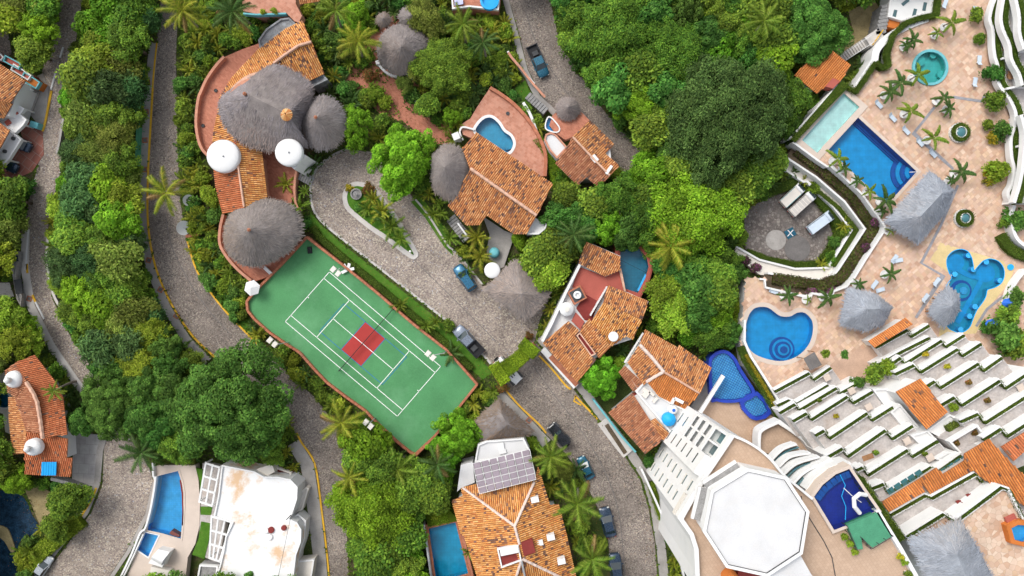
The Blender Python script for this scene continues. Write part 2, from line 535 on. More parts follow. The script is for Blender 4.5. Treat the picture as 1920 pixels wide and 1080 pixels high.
plain('dark', (0.02, 0.02, 0.022), 0.6, 0.1)
plain('dark_grey', (0.06, 0.062, 0.065), 0.7, 0.1)
plain('stone_grey', (0.25, 0.245, 0.24), 0.9, 0.2, 2.0, 8)
plain('moss_roof', (0.20, 0.20, 0.205), 0.9, 0.25, 1.2, 6, 0.7, (0.38, 0.44, 0.48))
plain('teal_paint', (0.14, 0.42, 0.46), 0.6, 0.08)
plain('blue_paint', (0.02, 0.12, 0.50), 0.5, 0.06)
plain('sky_blue', (0.02, 0.34, 0.72), 0.4, 0.04)
plain('green_mat', (0.07, 0.26, 0.15), 0.9, 0.12, 1.0, 8)
plain('wood', (0.30, 0.16, 0.08), 0.8, 0.15, 2, 9)
plain('bark', (0.16, 0.125, 0.09), 0.95, 0.25, 3, 12, obj=True)
plain('palm_bark', (0.22, 0.19, 0.155), 0.95, 0.2, 3, 12, obj=True)
plain('brown_pot', (0.34, 0.14, 0.08), 0.8, 0.1, obj=True)
plain('white_pot', (0.76, 0.75, 0.73), 0.7, 0.05, obj=True)
plain('lounger_blue', (0.50, 0.58, 0.66), 0.7, 0.05, obj=True)
plain('pool_band', (0.012, 0.035, 0.22), 0.35, 0.12, 1.5, 7)
plain('sand', (0.60, 0.47, 0.24), 0.95, 0.12, 0.6, 9, 0.5, (0.40, 0.26, 0.09), dscale=0.3)
plain('stone_band', (0.27, 0.27, 0.29), 0.9, 0.15, 2.0, 8)
bricks('terracotta', (0.47, 0.19, 0.12), (0.36, 0.13, 0.08), (0.42, 0.20, 0.14), 0.42, 0.21, rot=0.7, big=0.16)
bricks('terracotta_pink', (0.52, 0.26, 0.18), (0.42, 0.18, 0.115), (0.50, 0.28, 0.21), 0.45, 0.45, rot=0.6, big=0.14)
bricks('tan_tile', (0.50, 0.36, 0.26), (0.46, 0.325, 0.23), (0.36, 0.25, 0.18), 0.42, 0.42, rot=0.95, big=0.08, dirt=0.15, dirtcol=(0.40, 0.28, 0.19))
bricks('driveway', (0.36, 0.15, 0.11), (0.27, 0.10, 0.075), (0.33, 0.24, 0.2), 1.4, 1.4, rot=0.65, msize=0.04)
bricks('slab_pave', (0.40, 0.39, 0.37), (0.36, 0.34, 0.33), (0.26, 0.25, 0.24), 1.6, 1.6, rot=0.05, msize=0.03, dirt=0.3, dirtcol=(0.25, 0.23, 0.21))
leafmat('leaf', 0.022, 0.28)
leafmat('hedge_leaf', 0.012, 0.15, 0.2)
leafmat('palm_leaf', 0.015, 0.15, 0.25, 0.4)
leafmat('flower', 0.01, 0.1, 0.2)
water('pool_water', (0.88, 0.98, 0.99), 0.03)
water('clear_water', (0.93, 0.975, 0.985), 0.03)
water('pond_water', (0.30, 0.36, 0.42), 0.05, 2.5)
mosaic('basin_blue', (0.010, 0.23, 0.72), (0.013, 0.25, 0.76), (0.012, 0.21, 0.66), 0.5, 0.02)
mosaic('basin_deep', (0.002, 0.31, 0.70), (0.003, 0.325, 0.73), (0.002, 0.29, 0.65), 0.5, 0.02)
mosaic('basin_edge', (0.003, 0.08, 0.36), (0.004, 0.09, 0.40), (0.003, 0.07, 0.32), 0.5, 0.02)
mosaic('basin_cyan', (0.006, 0.29, 0.50), (0.008, 0.31, 0.53), (0.006, 0.27, 0.46), 0.5, 0.02)
mosaic('basin_teal', (0.006, 0.15, 0.25), (0.008, 0.165, 0.27), (0.006, 0.13, 0.22), 0.5, 0.02)
mosaic('basin_sky', (0.03, 0.36, 0.75), (0.05, 0.41, 0.80), (0.03, 0.32, 0.68), 0.35, 0.02)
mosaic('basin_navy', (0.004, 0.018, 0.26), (0.005, 0.022, 0.30), (0.004, 0.018, 0.24), 0.4, 0.02)
mosaic('basin_green', (0.05, 0.45, 0.42), (0.06, 0.48, 0.45), (0.05, 0.42, 0.40), 0.4, 0.02)
mosaic('basin_pale', (0.52, 0.80, 0.76), (0.56, 0.84, 0.80), (0.48, 0.76, 0.73), 0.4, 0.02)
mosaic('basin_check', (0.05, 0.36, 0.70), (0.09, 0.44, 0.76), (0.01, 0.10, 0.46), 0.36, 0.045, 0.5)
mosaic('basin_check_navy', (0.015, 0.05, 0.40), (0.018, 0.055, 0.44), (0.01, 0.035, 0.32), 0.3, 0.02, 0.5)

# glossy paints of vehicles
def paint(name, col, rough=0.22, metal=0.35):
 m, nt, b = _mat(name)
 b.inputs['Base Color'].default_value = (*col, 1); b.inputs['Roughness'].default_value = rough
 b.inputs['Metallic'].default_value = 0.0 if min(col) > 0.5 and metal < 1 else metal; b.inputs['Coat Weight'].default_value = 0.5
 n2 = N(nt, 'ShaderNodeTexNoise', Scale=6.0, Detail=4.0); nt.links.new(coords(nt, True), n2.inputs['Vector'])
 r = ramp(nt, [(0.3, (rough * 0.8,) * 3), (0.75, (rough * 1.8,) * 3)]); nt.links.new(n2.outputs[0], r.inputs[0]); nt.links.new(r.outputs[0], b.inputs['Roughness'])
for nm, c in (('paint_teal', (0.01, 0.10, 0.16)), ('paint_blue', (0.012, 0.11, 0.20)), ('paint_steel', (0.17, 0.20, 0.25)), ('paint_white', (0.75, 0.75, 0.75)),
    ('paint_black', (0.012, 0.014, 0.018)), ('paint_navy', (0.025, 0.05, 0.09)), ('paint_silver', (0.42, 0.45, 0.48))):
 paint(nm, c)
paint('car_glass', (0.015, 0.03, 0.035), 0.08, 0.0)
paint('teal_glass', (0.05, 0.16, 0.18), 0.08, 0.0)
plain('solar_cell', (0.23, 0.19, 0.22), 0.5, 0.1, 0.5, 5, spec=0.2)
paint('solar_blue', (0.01, 0.04, 0.22), 0.2, 0.1)
paint('window_glass', (0.06, 0.12, 0.13), 0.1, 0.0)
paint('chrome', (0.6, 0.6, 0.6), 0.15, 1.0)
plain('rubber', (0.018, 0.018, 0.018), 0.9, 0.1, obj=True)
plain('lamp_clear', (0.7, 0.7, 0.66), 0.3, 0.02, obj=True)
plain('lamp_red', (0.35, 0.01, 0.01), 0.3, 0.02, obj=True)

# ---------------------------------------------------------------- roofs
BLOCK = []          # outlines in photograph pixels that no free-growing plant may cover

def block(*polys):
 for p in polys: BLOCK.append([(q[0], q[1]) for q in p])

def vnoise(x, y, s=0.0):
 return (math.sin(x * 0.9 + s) + math.sin(y * 1.1 + 1.7 * s + 0.6 * x) + math.sin(0.37 * x - 0.53 * y + s * 2.3)) / 3

PAL = {
 'orange': [((0.626, 0.302, 0.089), 5), ((0.562, 0.246, 0.068), 4), ((0.670, 0.358, 0.137), 3), ((0.508, 0.190, 0.053), 2)],
 'worn':   [((0.529, 0.241, 0.089), 5), ((0.464, 0.190, 0.068), 4), ((0.583, 0.302, 0.131), 3), ((0.389, 0.151, 0.058), 2)],
 'red':    [((0.486, 0.151, 0.058), 5), ((0.432, 0.123, 0.047), 4), ((0.529, 0.190, 0.084), 2)],
 'brown':  [((0.389, 0.168, 0.089), 5), ((0.335, 0.134, 0.068), 4), ((0.443, 0.213, 0.116), 3), ((0.281, 0.106, 0.058), 2)],
 'new':    [((0.572, 0.207, 0.053), 5), ((0.540, 0.185, 0.044), 4), ((0.616, 0.235, 0.063), 2)],
}
DARKT = [(0.10, 0.06, 0.05), (0.15, 0.085, 0.06), (0.20, 0.12, 0.09), (0.24, 0.11, 0.06)]

def tile_roof(parent, pts, down, pal='orange', dark=0.1, pitch=0.30, length=0.46, seed=0, over=0.0, thick=0.16, name='roof_plane'):
 """one roof plane: pts = (px, py, z) corners, down = (px, py) direction the rain runs in the picture. Slab below, barrel tiles above."""
 R = random.Random(seed * 77 + len(pts) + int(pts[0][0]))
 pitch *= 0.82; length *= 0.9
 P = [W(*p) for p in pts]
 c = sum(P, Vector()) / len(P)
 A = np.array([[p.x - c.x, p.y - c.y, 1] for p in P]); zz = np.array([p.z for p in P])
 a, b, d = np.linalg.lstsq(A, zz, rcond=None)[0]
 nrm = Vector((-a, -b, 1)).normalized()
 dn = Vector((down[0], -down[1], 0)).normalized()
 dn.z = a * dn.x + b * dn.y; dn.normalize()
 ac = nrm.cross(dn).normalized()
 org = Vector((c.x, c.y, d))
 uv = [((p - org).dot(ac), (p - org).dot(dn)) for p in P]
 top = [org + ac * u + dn * v for u, v in uv]
 n = len(top)
 # slab
 mb = MB()
 order = list(range(n)) if area2([(p.x, p.y) for p in top]) > 0 else list(range(n))[::-1]
 T = [top[i] for i in order]; B = [p - Vector((0, 0, thick)) for p in T]
 mb.add(T + B, [tuple(range(n)), tuple(range(2 * n - 1, n - 1, -1))] + [(i, n + i, n + (i + 1) % n, (i + 1) % n) for i in range(n)])
 slab = mb.build(name, 'tile_base', parent)
 us = [u for u, v in uv]; vs_ = [v for u, v in uv]
 V, F, C = [], [], []
 pal_c = [x for x, w in PAL[pal] for _ in range(w)]
 hw = pitch * 0.37
 prof = [(-hw, -0.02), (-hw * 0.6, hw * 0.7), (hw * 0.6, hw * 0.7), (hw, -0.02)]
 u = min(us) + pitch * 0.5
 while u < max(us):
  hits = []
  for i in range(n):
   (u0, v0), (u1, v1) = uv[i - 1], uv[i]
   if (u0 > u) != (u1 > u): hits.append(v0 + (v1 - v0) * (u - u0) / (u1 - u0))
  hits.sort()
  colshift = 0.88 + 0.24 * R.random()
  for va, vb in zip(hits[::2], hits[1::2]):
   m = max(1, round((vb - va) / length)); ln = (vb - va) / m
   for q in range(m):
    v = va + q * ln
    w = org + ac * u + dn * (v + ln / 2)
    nz = vnoise(w.x * 0.9, w.y * 0.9, seed) * 0.6 + vnoise(w.x * 2.3 + 9, w.y * 2.3, seed + 3) * 0.5
    col = R.choice(DARKT) if R.random() < dark * (0.2 + 2.0 * max(0, nz + 0.15)) else R.choice(pal_c)
    kx = colshift * (0.90 + 0.20 * R.random())
    col = (col[0] * kx, col[1] * kx, col[2] * kx)
    base = len(V)
    ju = (R.random() - 0.5) * 0.03
    for vv, lift, sc in ((v, 0.015, 0.86), (v + ln * 1.05, 0.05, 1.0)):
     o = org + ac * (u + ju) + dn * vv + nrm * lift
     for x, h in prof:
      V.append(o + ac * (x * sc) + nrm * (h * sc))
    F += [(base + 4, base + 5, base + 1, base), (base + 5, base + 6, base + 2, base + 1), (base + 6, base + 7, base + 3, base + 2), (base + 4, base + 7, base + 6, base + 5)]
    C += [col] * 4
  u += pitch
 if F:
  t = make_obj('roof_tiles', V, F, 'tile', slab, C)
  t['kind'] = 'stuff'
 return slab

def ridge(parent, pts, w=0.42, mat='mortar', h=0.16, name='ridge'):
 mb = MB()
 P = [W(*p) + Vector((0, 0, 0.10)) for p in pts]
 dense = []
 for a, b in zip(P, P[1:]):
  k = max(2, int((b - a).length / 0.45))
  dense += [a.lerp(b, i / k) + Vector((0, 0, 0.03 * (i % 2))) for i in range(k)]
 dense.append(P[-1])
 mb.tube(dense, [w * (0.46 + 0.08 * (i % 2)) for i in range(len(dense))], 6)
 return mb.build(name, mat, parent)

def walls(parent, poly, z0, z1, mat='white', inset=0.45, name='wall', w=0.25):
 """outer walls of a house: outline in pixels of what stands at z1"""
 P = offset([(p.x, p.y) for p in WP(poly, z1)], -inset)
 return MB().prism(P, z0, z1, top=True).build(name, mat, parent)

# ---------------------------------------------------------------- thatch
def thatch_roof(parent, outline, zr, ze, ridge_pts, tone=(0.235, 0.205, 0.19), straws=60, seed=1, base='thatch_base', shag=0.25, smooth_outline=True, name='thatch'):
 """palm-leaf roof: eave outline in pixels at ze, ridge or peak (px, py) at zr"""
 R = random.Random(seed)
 O = [Vector((p.x, p.y, ze)) for p in WP(sm(outline, True, 5) if smooth_outline else outline, ze)]
 if area2([(p.x, p.y) for p in O]) < 0: O = O[::-1]
 if not smooth_outline:
  dense = []
  for i in range(len(O)):
   a, b = O[i], O[(i + 1) % len(O)]
   k = max(1, int((b - a).length / 0.9))
   dense += [a.lerp(b, j / k) for j in range(k)]
  O = dense
 rp = [W(x, y, zr) for x, y in ridge_pts]
 def near(p):
  if len(rp) == 1: return rp[0].copy()
  best = None
  for a, b in zip(rp, rp[1:]):
   d = b - a; t = max(0, min(1, ((p - a).x * d.x + (p - a).y * d.y) / (d.x ** 2 + d.y ** 2)))
   q = a + d * t
   if best is None or (Vector((q.x, q.y)) - Vector((p.x, p.y))).length < best[0]:
    best = ((Vector((q.x, q.y)) - Vector((p.x, p.y))).length, q)
  return best[1]
 n = len(O); K = 7
 apex = [near(p) for p in O]
 def surf(i, t):
  i0 = int(i) % n; f = i - int(i); i1 = (i0 + 1) % n
  o = O[i0].lerp(O[i1], f); a = apex[i0].lerp(apex[i1], f)
  p = a.lerp(o, t)
  p.z = a.z + (o.z - a.z) * (t ** 1.08) + 0.06 * math.sin(p.x * 2.1) * math.cos(p.y * 1.7)
  return p
 V, F = [], []
 for k in range(K + 1):
  for i in range(n): V.append(surf(i, k / K))
 for k in range(K):
  for i in range(n):
   j = (i + 1) % n
   F.append((k * n + i, (k + 1) * n + i, (k + 1) * n + j, k * n + j))
 b0 = len(V)
 for i in range(n): V.append(surf(i, 0.96) - Vector((0, 0, 0.35)))
 for i in range(n): F.append((K * n + i, b0 + i, b0 + (i + 1) % n, K * n + (i + 1) % n))
 body = make_obj(name, V, F, base, parent, smooth=True)
 # straw bundles laid down the slope
 area = abs(area2([(p.x, p.y) for p in O]))
 m = int(area * straws)
 V, F, C = [], [], []
 for _ in range(m):
  t = math.sqrt(R.random()); i = R.random() * n
  L = 0.35 + 0.45 * R.random()
  p = surf(i, t)
  o = surf(i, min(1.0, t + 0.05)); d = (o - surf(i, max(0, t - 0.05)))
  if d.length < 1e-4: continue
  d.normalize()
  d = (d + Vector((R.gauss(0, 0.2), R.gauss(0, 0.2), R.gauss(0, 0.02)))).normalized()
  s_ = d.cross(Vector((0, 0, 1))).normalized() * (0.025 + 0.035 * R.random())
  up = Vector((0, 0, 0.01 + 0.035 * R.random()))
  nz = vnoise(p.x * 0.8, p.y * 0.8, seed); g = 0.86 + 0.28 * R.random() + 0.10 * nz
  w = 0.06 * (R.random() - 0.4) + 0.14 * max(0, vnoise(p.x * 0.5 + 4, p.y * 0.5, seed + 2))
  g *= 1.02 - 0.16 * (((t * 9 + 0.3 * nz) % 1) > 0.78); col = (tone[0] * g * (1 + w), tone[1] * g, tone[2] * g * (1 - w))
  q = p + d * L
  b = len(V)
  V += [p - s_ + up * 0.4, p + s_ + up * 0.4, q + s_ * 0.5 + up, q - s_ * 0.5 + up]
  F.append((b, b + 1, b + 2, b + 3)); C.append(col)
 # ragged eave
 for _ in range(int(n * 22)):
  i = R.random() * n
  p = surf(i, 0.97); d = (surf(i, 1.0) - surf(i, 0.9)).normalized()
  d = (d + Vector((R.gauss(0, 0.2), R.gauss(0, 0.2), -0.25))).normalized()
  s_ = d.cross(Vector((0, 0, 1))).normalized() * (0.03 + 0.04 * R.random())
  q = p + d * (0.08 + shag * 0.45 * R.random())
  g = 0.75 + 0.4 * R.random()
  b = len(V)
  V += [p - s_, p + s_, q + s_ * 0.4, q - s_ * 0.4]
  F.append((b, b + 1, b + 2, b + 3)); C.append(tuple(x * g for x in tone))
 st = make_obj('straw', V, F, 'thatch', body, C)
 st['kind'] = 'stuff'
 return body

# ---------------------------------------------------------------- pools
def pool(name, label, outline, z, depth=1.3, basin='basin_blue', wat='pool_water', coping='white', cop_w=0.35, cop_h=0.06, smooth_n=5, wall=None, group=None, drop=0.12):
 """water basin let into a slab at height z. Outline in pixels at z."""
 o2 = sm(outline, True, smooth_n) if smooth_n else outline
 P = ccw([(p.x, p.y) for p in WP(o2, z)])
 cx = sum(p[0] for p in P) / len(P); cy = sum(p[1] for p in P) / len(P)
 t = thing(name, label, 'pool', (cx, cy, z - depth), group)
 n = len(P)
 MB().sheet(P, z - depth).build('basin_floor', basin, t)
 v = [(x, y, z - depth) for x, y in P] + [(x, y, z + 0.0) for x, y in P]
 make_obj('basin_wall', v, [((i + 1) % n, i, n + i, n + (i + 1) % n) for i in range(n)], wall or basin, t)
 MB().sheet(P, z - drop).build('water_surface', wat, t)
 if coping:
  Q = offset(P, cop_w)
  mb = MB()
  v = [(x, y, z + cop_h) for x, y in P] + [(x, y, z + cop_h) for x, y in Q] + [(x, y, z - 0.1) for x, y in P] + [(x, y, z - 0.02) for x, y in Q]
  f = []
  for i in range(n):
   j = (i + 1) % n
   f += [(i, n + i, n + j, j), (n + i, 3 * n + i, 3 * n + j, n + j), (2 * n + i, i, j, 2 * n + j)]
  mb.add(v, f).build('coping', coping, t)
 return t, P

def slab(name, outline, z, mat, holes=(), z0=-0.05, side=None, kind='structure', smooth_n=0, label=None, cat=None):
 o2 = sm(outline, True, smooth_n) if smooth_n else outline
 P = [(p.x, p.y) for p in WP(o2, z)]
 o = MB().prism(P, z0, z, holes).build(name, mat)
 if kind: o['kind'] = kind
 if label: tag(o, label, cat)
 return o, P

# ---------------------------------------------------------------- leaves
GREEN = {
 'mid':    [(0.092, 0.170, 0.018), (0.125, 0.210, 0.022), (0.062, 0.125, 0.016), (0.160, 0.245, 0.026)],
 'bright': [(0.110, 0.255, 0.012), (0.145, 0.300, 0.016), (0.080, 0.195, 0.012), (0.175, 0.330, 0.024)],
 'dark':   [(0.056, 0.140, 0.022), (0.076, 0.172, 0.026), (0.040, 0.100, 0.016), (0.104, 0.205, 0.034)],
 'deep':   [(0.050, 0.122, 0.028), (0.070, 0.154, 0.034), (0.036, 0.090, 0.022), (0.094, 0.186, 0.046)],
 'lime':   [(0.180, 0.265, 0.018), (0.225, 0.305, 0.024), (0.125, 0.200, 0.016), (0.260, 0.330, 0.036)],
 'olive':  [(0.135, 0.180, 0.026), (0.170, 0.215, 0.032), (0.100, 0.140, 0.022), (0.205, 0.240, 0.045)],
 'blue':   [(0.075, 0.160, 0.046), (0.105, 0.195, 0.055), (0.055, 0.120, 0.036)],
 'hedge':  [(0.075, 0.125, 0.014), (0.095, 0.150, 0.018), (0.055, 0.095, 0.012), (0.120, 0.160, 0.024)],
 'arch':   [(0.185, 0.290, 0.016), (0.220, 0.330, 0.018), (0.140, 0.230, 0.014)],
 'yellow': [(0.330, 0.270, 0.020), (0.420, 0.330, 0.025), (0.160, 0.180, 0.020)],
 'rust':   [(0.230, 0.090, 0.030), (0.160, 0.110, 0.030), (0.100, 0.120, 0.025)],
 'purple': [(0.150, 0.045, 0.110), (0.090, 0.070, 0.045), (0.070, 0.085, 0.025), (0.200, 0.060, 0.140)],
 'bed':    [(0.110, 0.115, 0.030), (0.080, 0.100, 0.025), (0.130, 0.095, 0.045), (0.120, 0.060, 0.060), (0.090, 0.120, 0.022)],
}

def leaf_mesh(name, C, D, size, cols, mat, aspect=0.55, shape_rng=None, fold=0.12):
 """diamond leaves at centres C with outward directions D"""
 g = shape_rng or rng
 n = len(C)
 D = D / np.maximum(np.linalg.norm(D, axis=1, keepdims=True), 1e-6)
 r = g.normal(size=(n, 3))
 a = np.cross(D, r); a /= np.maximum(np.linalg.norm(a, axis=1, keepdims=True), 1e-6)
 b = np.cross(D, a)
 s = size * (0.65 + 0.7 * g.random((n, 1)))
 tip = C + a * s * 0.5 - D * s * fold
 tail = C - a * s * 0.5 - D * s * fold * 0.3
 l = C + b * s * 0.5 * aspect; q = C - b * s * 0.5 * aspect
 V = np.stack([tail, q, tip, l], 1).reshape(-1, 3)
 F = np.arange(4 * n).reshape(n, 4)
 return make_mesh(name, V, F, mat, cols)

def pick(pal, n, g, k=None):
 p = np.array(GREEN[pal]); i = g.integers(0, len(p), n)
 c = p[i] * (0.90 + 0.48 * g.random((n, 1)))
 if k is not None: c = c * k[:, None]
 return c

def crown_mesh(seed, R, hz, pal, nclump, per, leaf, clump_r=0.24, style='lumpy', aspect=0.55, rmin=0.4):
 """crown as many clumps of leaves spread over and inside an uneven dome of radius R and height hz; base of the dome at z = 0"""
 g = np.random.default_rng(seed)
 C, D, K = [], [], []
 i = 0
 lob = g.random(3) * 6.28
 for _ in range(nclump):
  th = g.random() * 2 * math.pi
  el = math.asin(g.random() ** 0.8)
  rad = rmin + (1 - rmin) * g.random() ** 0.5
  edge = 1 + 0.16 * math.sin(2 * th + lob[2]) * lob[0] / 6 + 0.15 * math.sin(3 * th + lob[0]) + 0.11 * math.sin(5 * th + lob[1]) + 0.08 * math.sin(9 * th + lob[2])
  rr = R * (1 - clump_r * 0.7) * edge
  c = np.array([rr * rad * math.cos(el) * math.cos(th), rr * rad * math.cos(el) * math.sin(th), hz * (0.12 + 0.85 * rad * math.sin(el)) ])
  cr = R * clump_r * (0.6 + 0.7 * g.random())
  m = int(per * (cr / (R * clump_r)) ** 2)
  d = g.normal(size=(m, 3)); d /= np.linalg.norm(d, axis=1, keepdims=True)
  d[:, 2] = np.where(d[:, 2] < -0.25, -d[:, 2], d[:, 2])
  if style == 'lumpy':
   rr2 = cr * (0.80 + 0.24 * g.random((m, 1)))
  else:
   rr2 = cr * (0.35 + 0.95 * g.random((m, 1)))
  pts = c + d * rr2 * np.array([1, 1, 0.75])
  if style == 'feather':
   pts = pts + np.array([0, 0, -0.25]) * rr2
   dd = d * 0.6 + np.array([0, 0, 0.5]) + g.normal(size=(m, 3)) * 0.5
  elif style == 'airy':
   dd = np.array([0, 0, 1.0]) + d * 0.5 + g.normal(size=(m, 3)) * 0.45
  else:
   dd = d + g.normal(size=(m, 3)) * 0.35 + np.array([0, 0, 0.35])
  tone = 0.58 + 0.84 * g.random()
  C.append(pts); D.append(dd); K.append(np.full(m, tone))
 C = np.concatenate(C); D = np.concatenate(D); K = np.concatenate(K)
 return leaf_mesh('crown', C, D, leaf, pick(pal, len(C), g, K), 'leaf', aspect, g)

def trunk_mesh(seed, R, hb, hz, rad):
 """tapered trunk with limbs reaching into the crown; crown base at z = hb"""
 g = random.Random(seed)
 mb = MB()
 top = hb + hz * 0.55
 mb.tube([(0, 0, -0.3), (g.uniform(-.1, .1), g.uniform(-.1, .1), hb * 0.5), (g.uniform(-.25, .25), g.uniform(-.25, .25), hb), (0, 0, top)], [rad * 1.3, rad, rad * 0.85, rad * 0.35], 7)
 for k in range(6):
  a = k * 1.05 + g.random() * 0.6
  l = R * (0.5 + 0.3 * g.random())
  z = hb * (0.75 + 0.3 * g.random())
  mb.tube([(0, 0, z), (math.cos(a) * l * 0.45, math.sin(a) * l * 0.45, z + hz * 0.3), (math.cos(a) * l, math.sin(a) * l, z + hz * 0.62)], [rad * 0.5, rad * 0.35, rad * 0.12], 5)
 return make_mesh('trunk', mb.v, mb.f, 'bark', smooth=True)

PROTO = {}
def proto_tree(key, seed, R, hb, hz, pal, nclump, per, leaf, clump_r, style, rad, aspect=0.55, rmin=0.4):
 cm = crown_mesh(seed, R, hz, pal, nclump, per, leaf, clump_r, style, aspect, rmin)
 tm = trunk_mesh(seed, R, hb, hz, rad)
 PROTO.setdefault(key, []).append((R, hb, hz, cm, tm))

#             key        seed  R   hb   hz   palette  clumps per leaf clump style
for sd_ in range(3):          # three habits of each kind: fine and tight, middling, coarse and open
 cn, cr_, lf, pr = ((1.7, 0.68, 0.72, 0.95), (1.0, 1.0, 1.0, 1.0), (0.55, 1.45, 1.3, 1.25))[sd_]
 for key, s0, R0, hb, hz, pal, nc, per, leaf, cr, style, rad, asp in (
  ('mid', 10, 3.6, 3.2, 3.6, 'mid', 80, 150, 0.40, 0.23, 'airy', 0.20, 0.55), ('olive', 20, 3.4, 3.0, 3.2, 'olive', 76, 140, 0.36, 0.24, 'airy', 0.18, 0.45),
  ('dark', 30, 3.8, 3.2, 3.8, 'dark', 80, 150, 0.42, 0.24, 'lumpy', 0.22, 0.55), ('bright', 40, 3.4, 2.8, 3.4, 'bright', 85, 130, 0.34, 0.22, 'lumpy', 0.20, 0.55),
  ('blue', 50, 3.2, 3.0, 3.2, 'blue', 76, 150, 0.46, 0.24, 'feather', 0.18, 0.28), ('lime', 60, 3.2, 2.8, 3.2, 'lime', 76, 140, 0.36, 0.24, 'airy', 0.18, 0.5),
  ('bamboo', 65, 3.0, 2.4, 3.4, 'bright', 70, 170, 0.5, 0.24, 'feather', 0.12, 0.22)):
  proto_tree(key, s0 + sd_, R0, hb, hz, pal, int(nc * cn), int(per * pr * (0.62 if sd_ == 0 else 1)), leaf * lf, cr * cr_, style, rad, asp)
 proto_tree('shrub',  70 + sd_, 1.3, 0.25, 1.5, 'mid',   26, 60, 0.30, 0.34, 'airy', 0.05)
 proto_tree('shrub_dark', 80 + sd_, 1.3, 0.25, 1.5, 'dark', 26, 60, 0.30, 0.34, 'airy', 0.05)
 proto_tree('shrub_lime', 90 + sd_, 1.3, 0.25, 1.5, 'lime', 26, 60, 0.30, 0.34, 'airy', 0.05)
proto_tree('shrub_rust', 95, 1.2, 0.2, 1.3, 'rust', 24, 60, 0.28, 0.34, 'airy', 0.05)
proto_tree('shrub_purple', 96, 1.2, 0.2, 1.3, 'purple', 24, 60, 0.26, 0.34, 'airy', 0.05)
proto_tree('shrub_yellow', 97, 1.0, 0.2, 1.1, 'yellow', 22, 60, 0.26, 0.34, 'airy', 0.05)
proto_tree('huge_dark', 1, 10.2, 5.0, 8.0, 'deep', 520, 130, 0.42, 0.105, 'airy', 0.55, 0.45, 0.66)
proto_tree('big_dark', 7, 10.2, 5.0, 8.0, 'dark', 300, 190, 0.46, 0.14, 'lumpy', 0.55, 0.55, 0.5)
proto_tree('huge_mid', 2, 9.5, 4.5, 7.5, 'mid', 300, 190, 0.46, 0.14, 'airy', 0.5)
proto_tree('big_bright', 3, 5.6, 3.2, 5.4, 'bright', 190, 170, 0.36, 0.17, 'lumpy', 0.35)
proto_tree('big_lime', 4, 8.0, 4.0, 6.5, 'bright', 230, 180, 0.44, 0.15, 'airy', 0.42)

TREES = []       # (px, py, r px) of what has been planted, for the filling later
def tree(key, px, py, rpx, label, cat='tree', group=None, name=None, ground=0.0, rz=None, variant=None, squash=1.0, stretch=None):
 """a tree whose crown is seen at (px, py) with radius rpx pixels"""
 P = PROTO[key]
 R, hb, hz, cm, tm = P[(variant if variant is not None else random.randrange(len(P))) % len(P)]
 zc = ground + hb + hz * 0.5
 for _ in range(3):
  s = M(rpx, zc) / R
  zc = ground + (hb + hz * 0.5) * s
 p = W(px, py, zc)
 o = bpy.data.objects.new(name or ('shrub' if key.startswith('shrub') else 'broadleaf_tree'), None)
 o.empty_display_size = 0.3
 o.location = (p.x, p.y, ground); sx = stretch or random.uniform(0.86, 1.14); o.scale = (s * sx, s / sx, s * squash)
 o.rotation_euler.z = random.random() * 6.28 if rz is None else rz
 link(o); tag(o, label, cat, group)
 c = bpy.data.objects.new('crown', cm); c.location = (0, 0, hb); link(c, o)
 t = bpy.data.objects.new('trunk' if not key.startswith('shrub') else 'stem', tm); link(t, o)
 TREES.append((px, py, rpx))
 return o

# ---------------------------------------------------------------- hedges
def hedge(line_w, w, z0, h, label, pal='hedge', name='hedge', dens=150, leaf=0.16, closed=False, group=None, seed=0, cat='hedge', kind=None, parent=None):
 """clipped hedge along a world polyline: dark leafy core and a skin of leaves"""
 g = np.random.default_rng(seed + int(abs(line_w[0][0]) * 10))
 L = [Vector((p[0], p[1])) for p in line_w]
 if closed: L = L + [L[0]]
 mb = MB()
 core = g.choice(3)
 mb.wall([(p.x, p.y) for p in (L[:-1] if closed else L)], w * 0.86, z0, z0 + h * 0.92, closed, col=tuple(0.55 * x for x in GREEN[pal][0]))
 C, D = [], []
 for a, b in zip(L, L[1:]):
  d = b - a; l = d.length
  if l < 1e-3: continue
  t = d / l; nrm = Vector((-t.y, t.x))
  m = max(4, int(dens * l * (w + 1.4 * h)))
  u = g.random(m) * l
  per = w + 2 * h
  s = g.random(m) * per
  jit = 0.10 * g.normal(size=m)
  topm = s < w
  sidem = np.where(s < w + h, 1, -1)
  x = np.where(topm, s - w / 2, sidem * (w / 2))
  z = np.where(topm, h, np.where(sidem > 0, s - w, s - w - h))
  nx = np.where(topm, 0, sidem); nz = np.where(topm, 1.0, 0.25)
  px = a.x + t.x * u + nrm.x * (x + nx * jit); py = a.y + t.y * u + nrm.y * (x + nx * jit)
  C.append(np.stack([px, py, z0 + z + np.where(topm, jit, 0)], 1))
  D.append(np.stack([nrm.x * nx, nrm.y * nx, nz], 1) + g.normal(size=(m, 3)) * 0.4)
 C = np.concatenate(C); D = np.concatenate(D)
 base = (L[0].x, L[0].y, z0)
 nvis = 0.85 + 0.3 * np.sin(C[:, 0] * 1.3) * np.cos(C[:, 1] * 1.1)
 lm = leaf_mesh(name, C - np.array(base), D, leaf, pick(pal, len(C), g, nvis), 'hedge_leaf', 0.6, g)
 o = bpy.data.objects.new(name, lm); o.location = base
 if parent is not None:
  o.location = Vector(base) - WL[parent.name]
  link(o, parent, base)
 else:
  link(o, None, base); tag(o, label, cat, group, kind)
 k = mb.build('stems', 'hedge_leaf', o)  # solid box filling the hedge, in darkened leaf colour
 return o

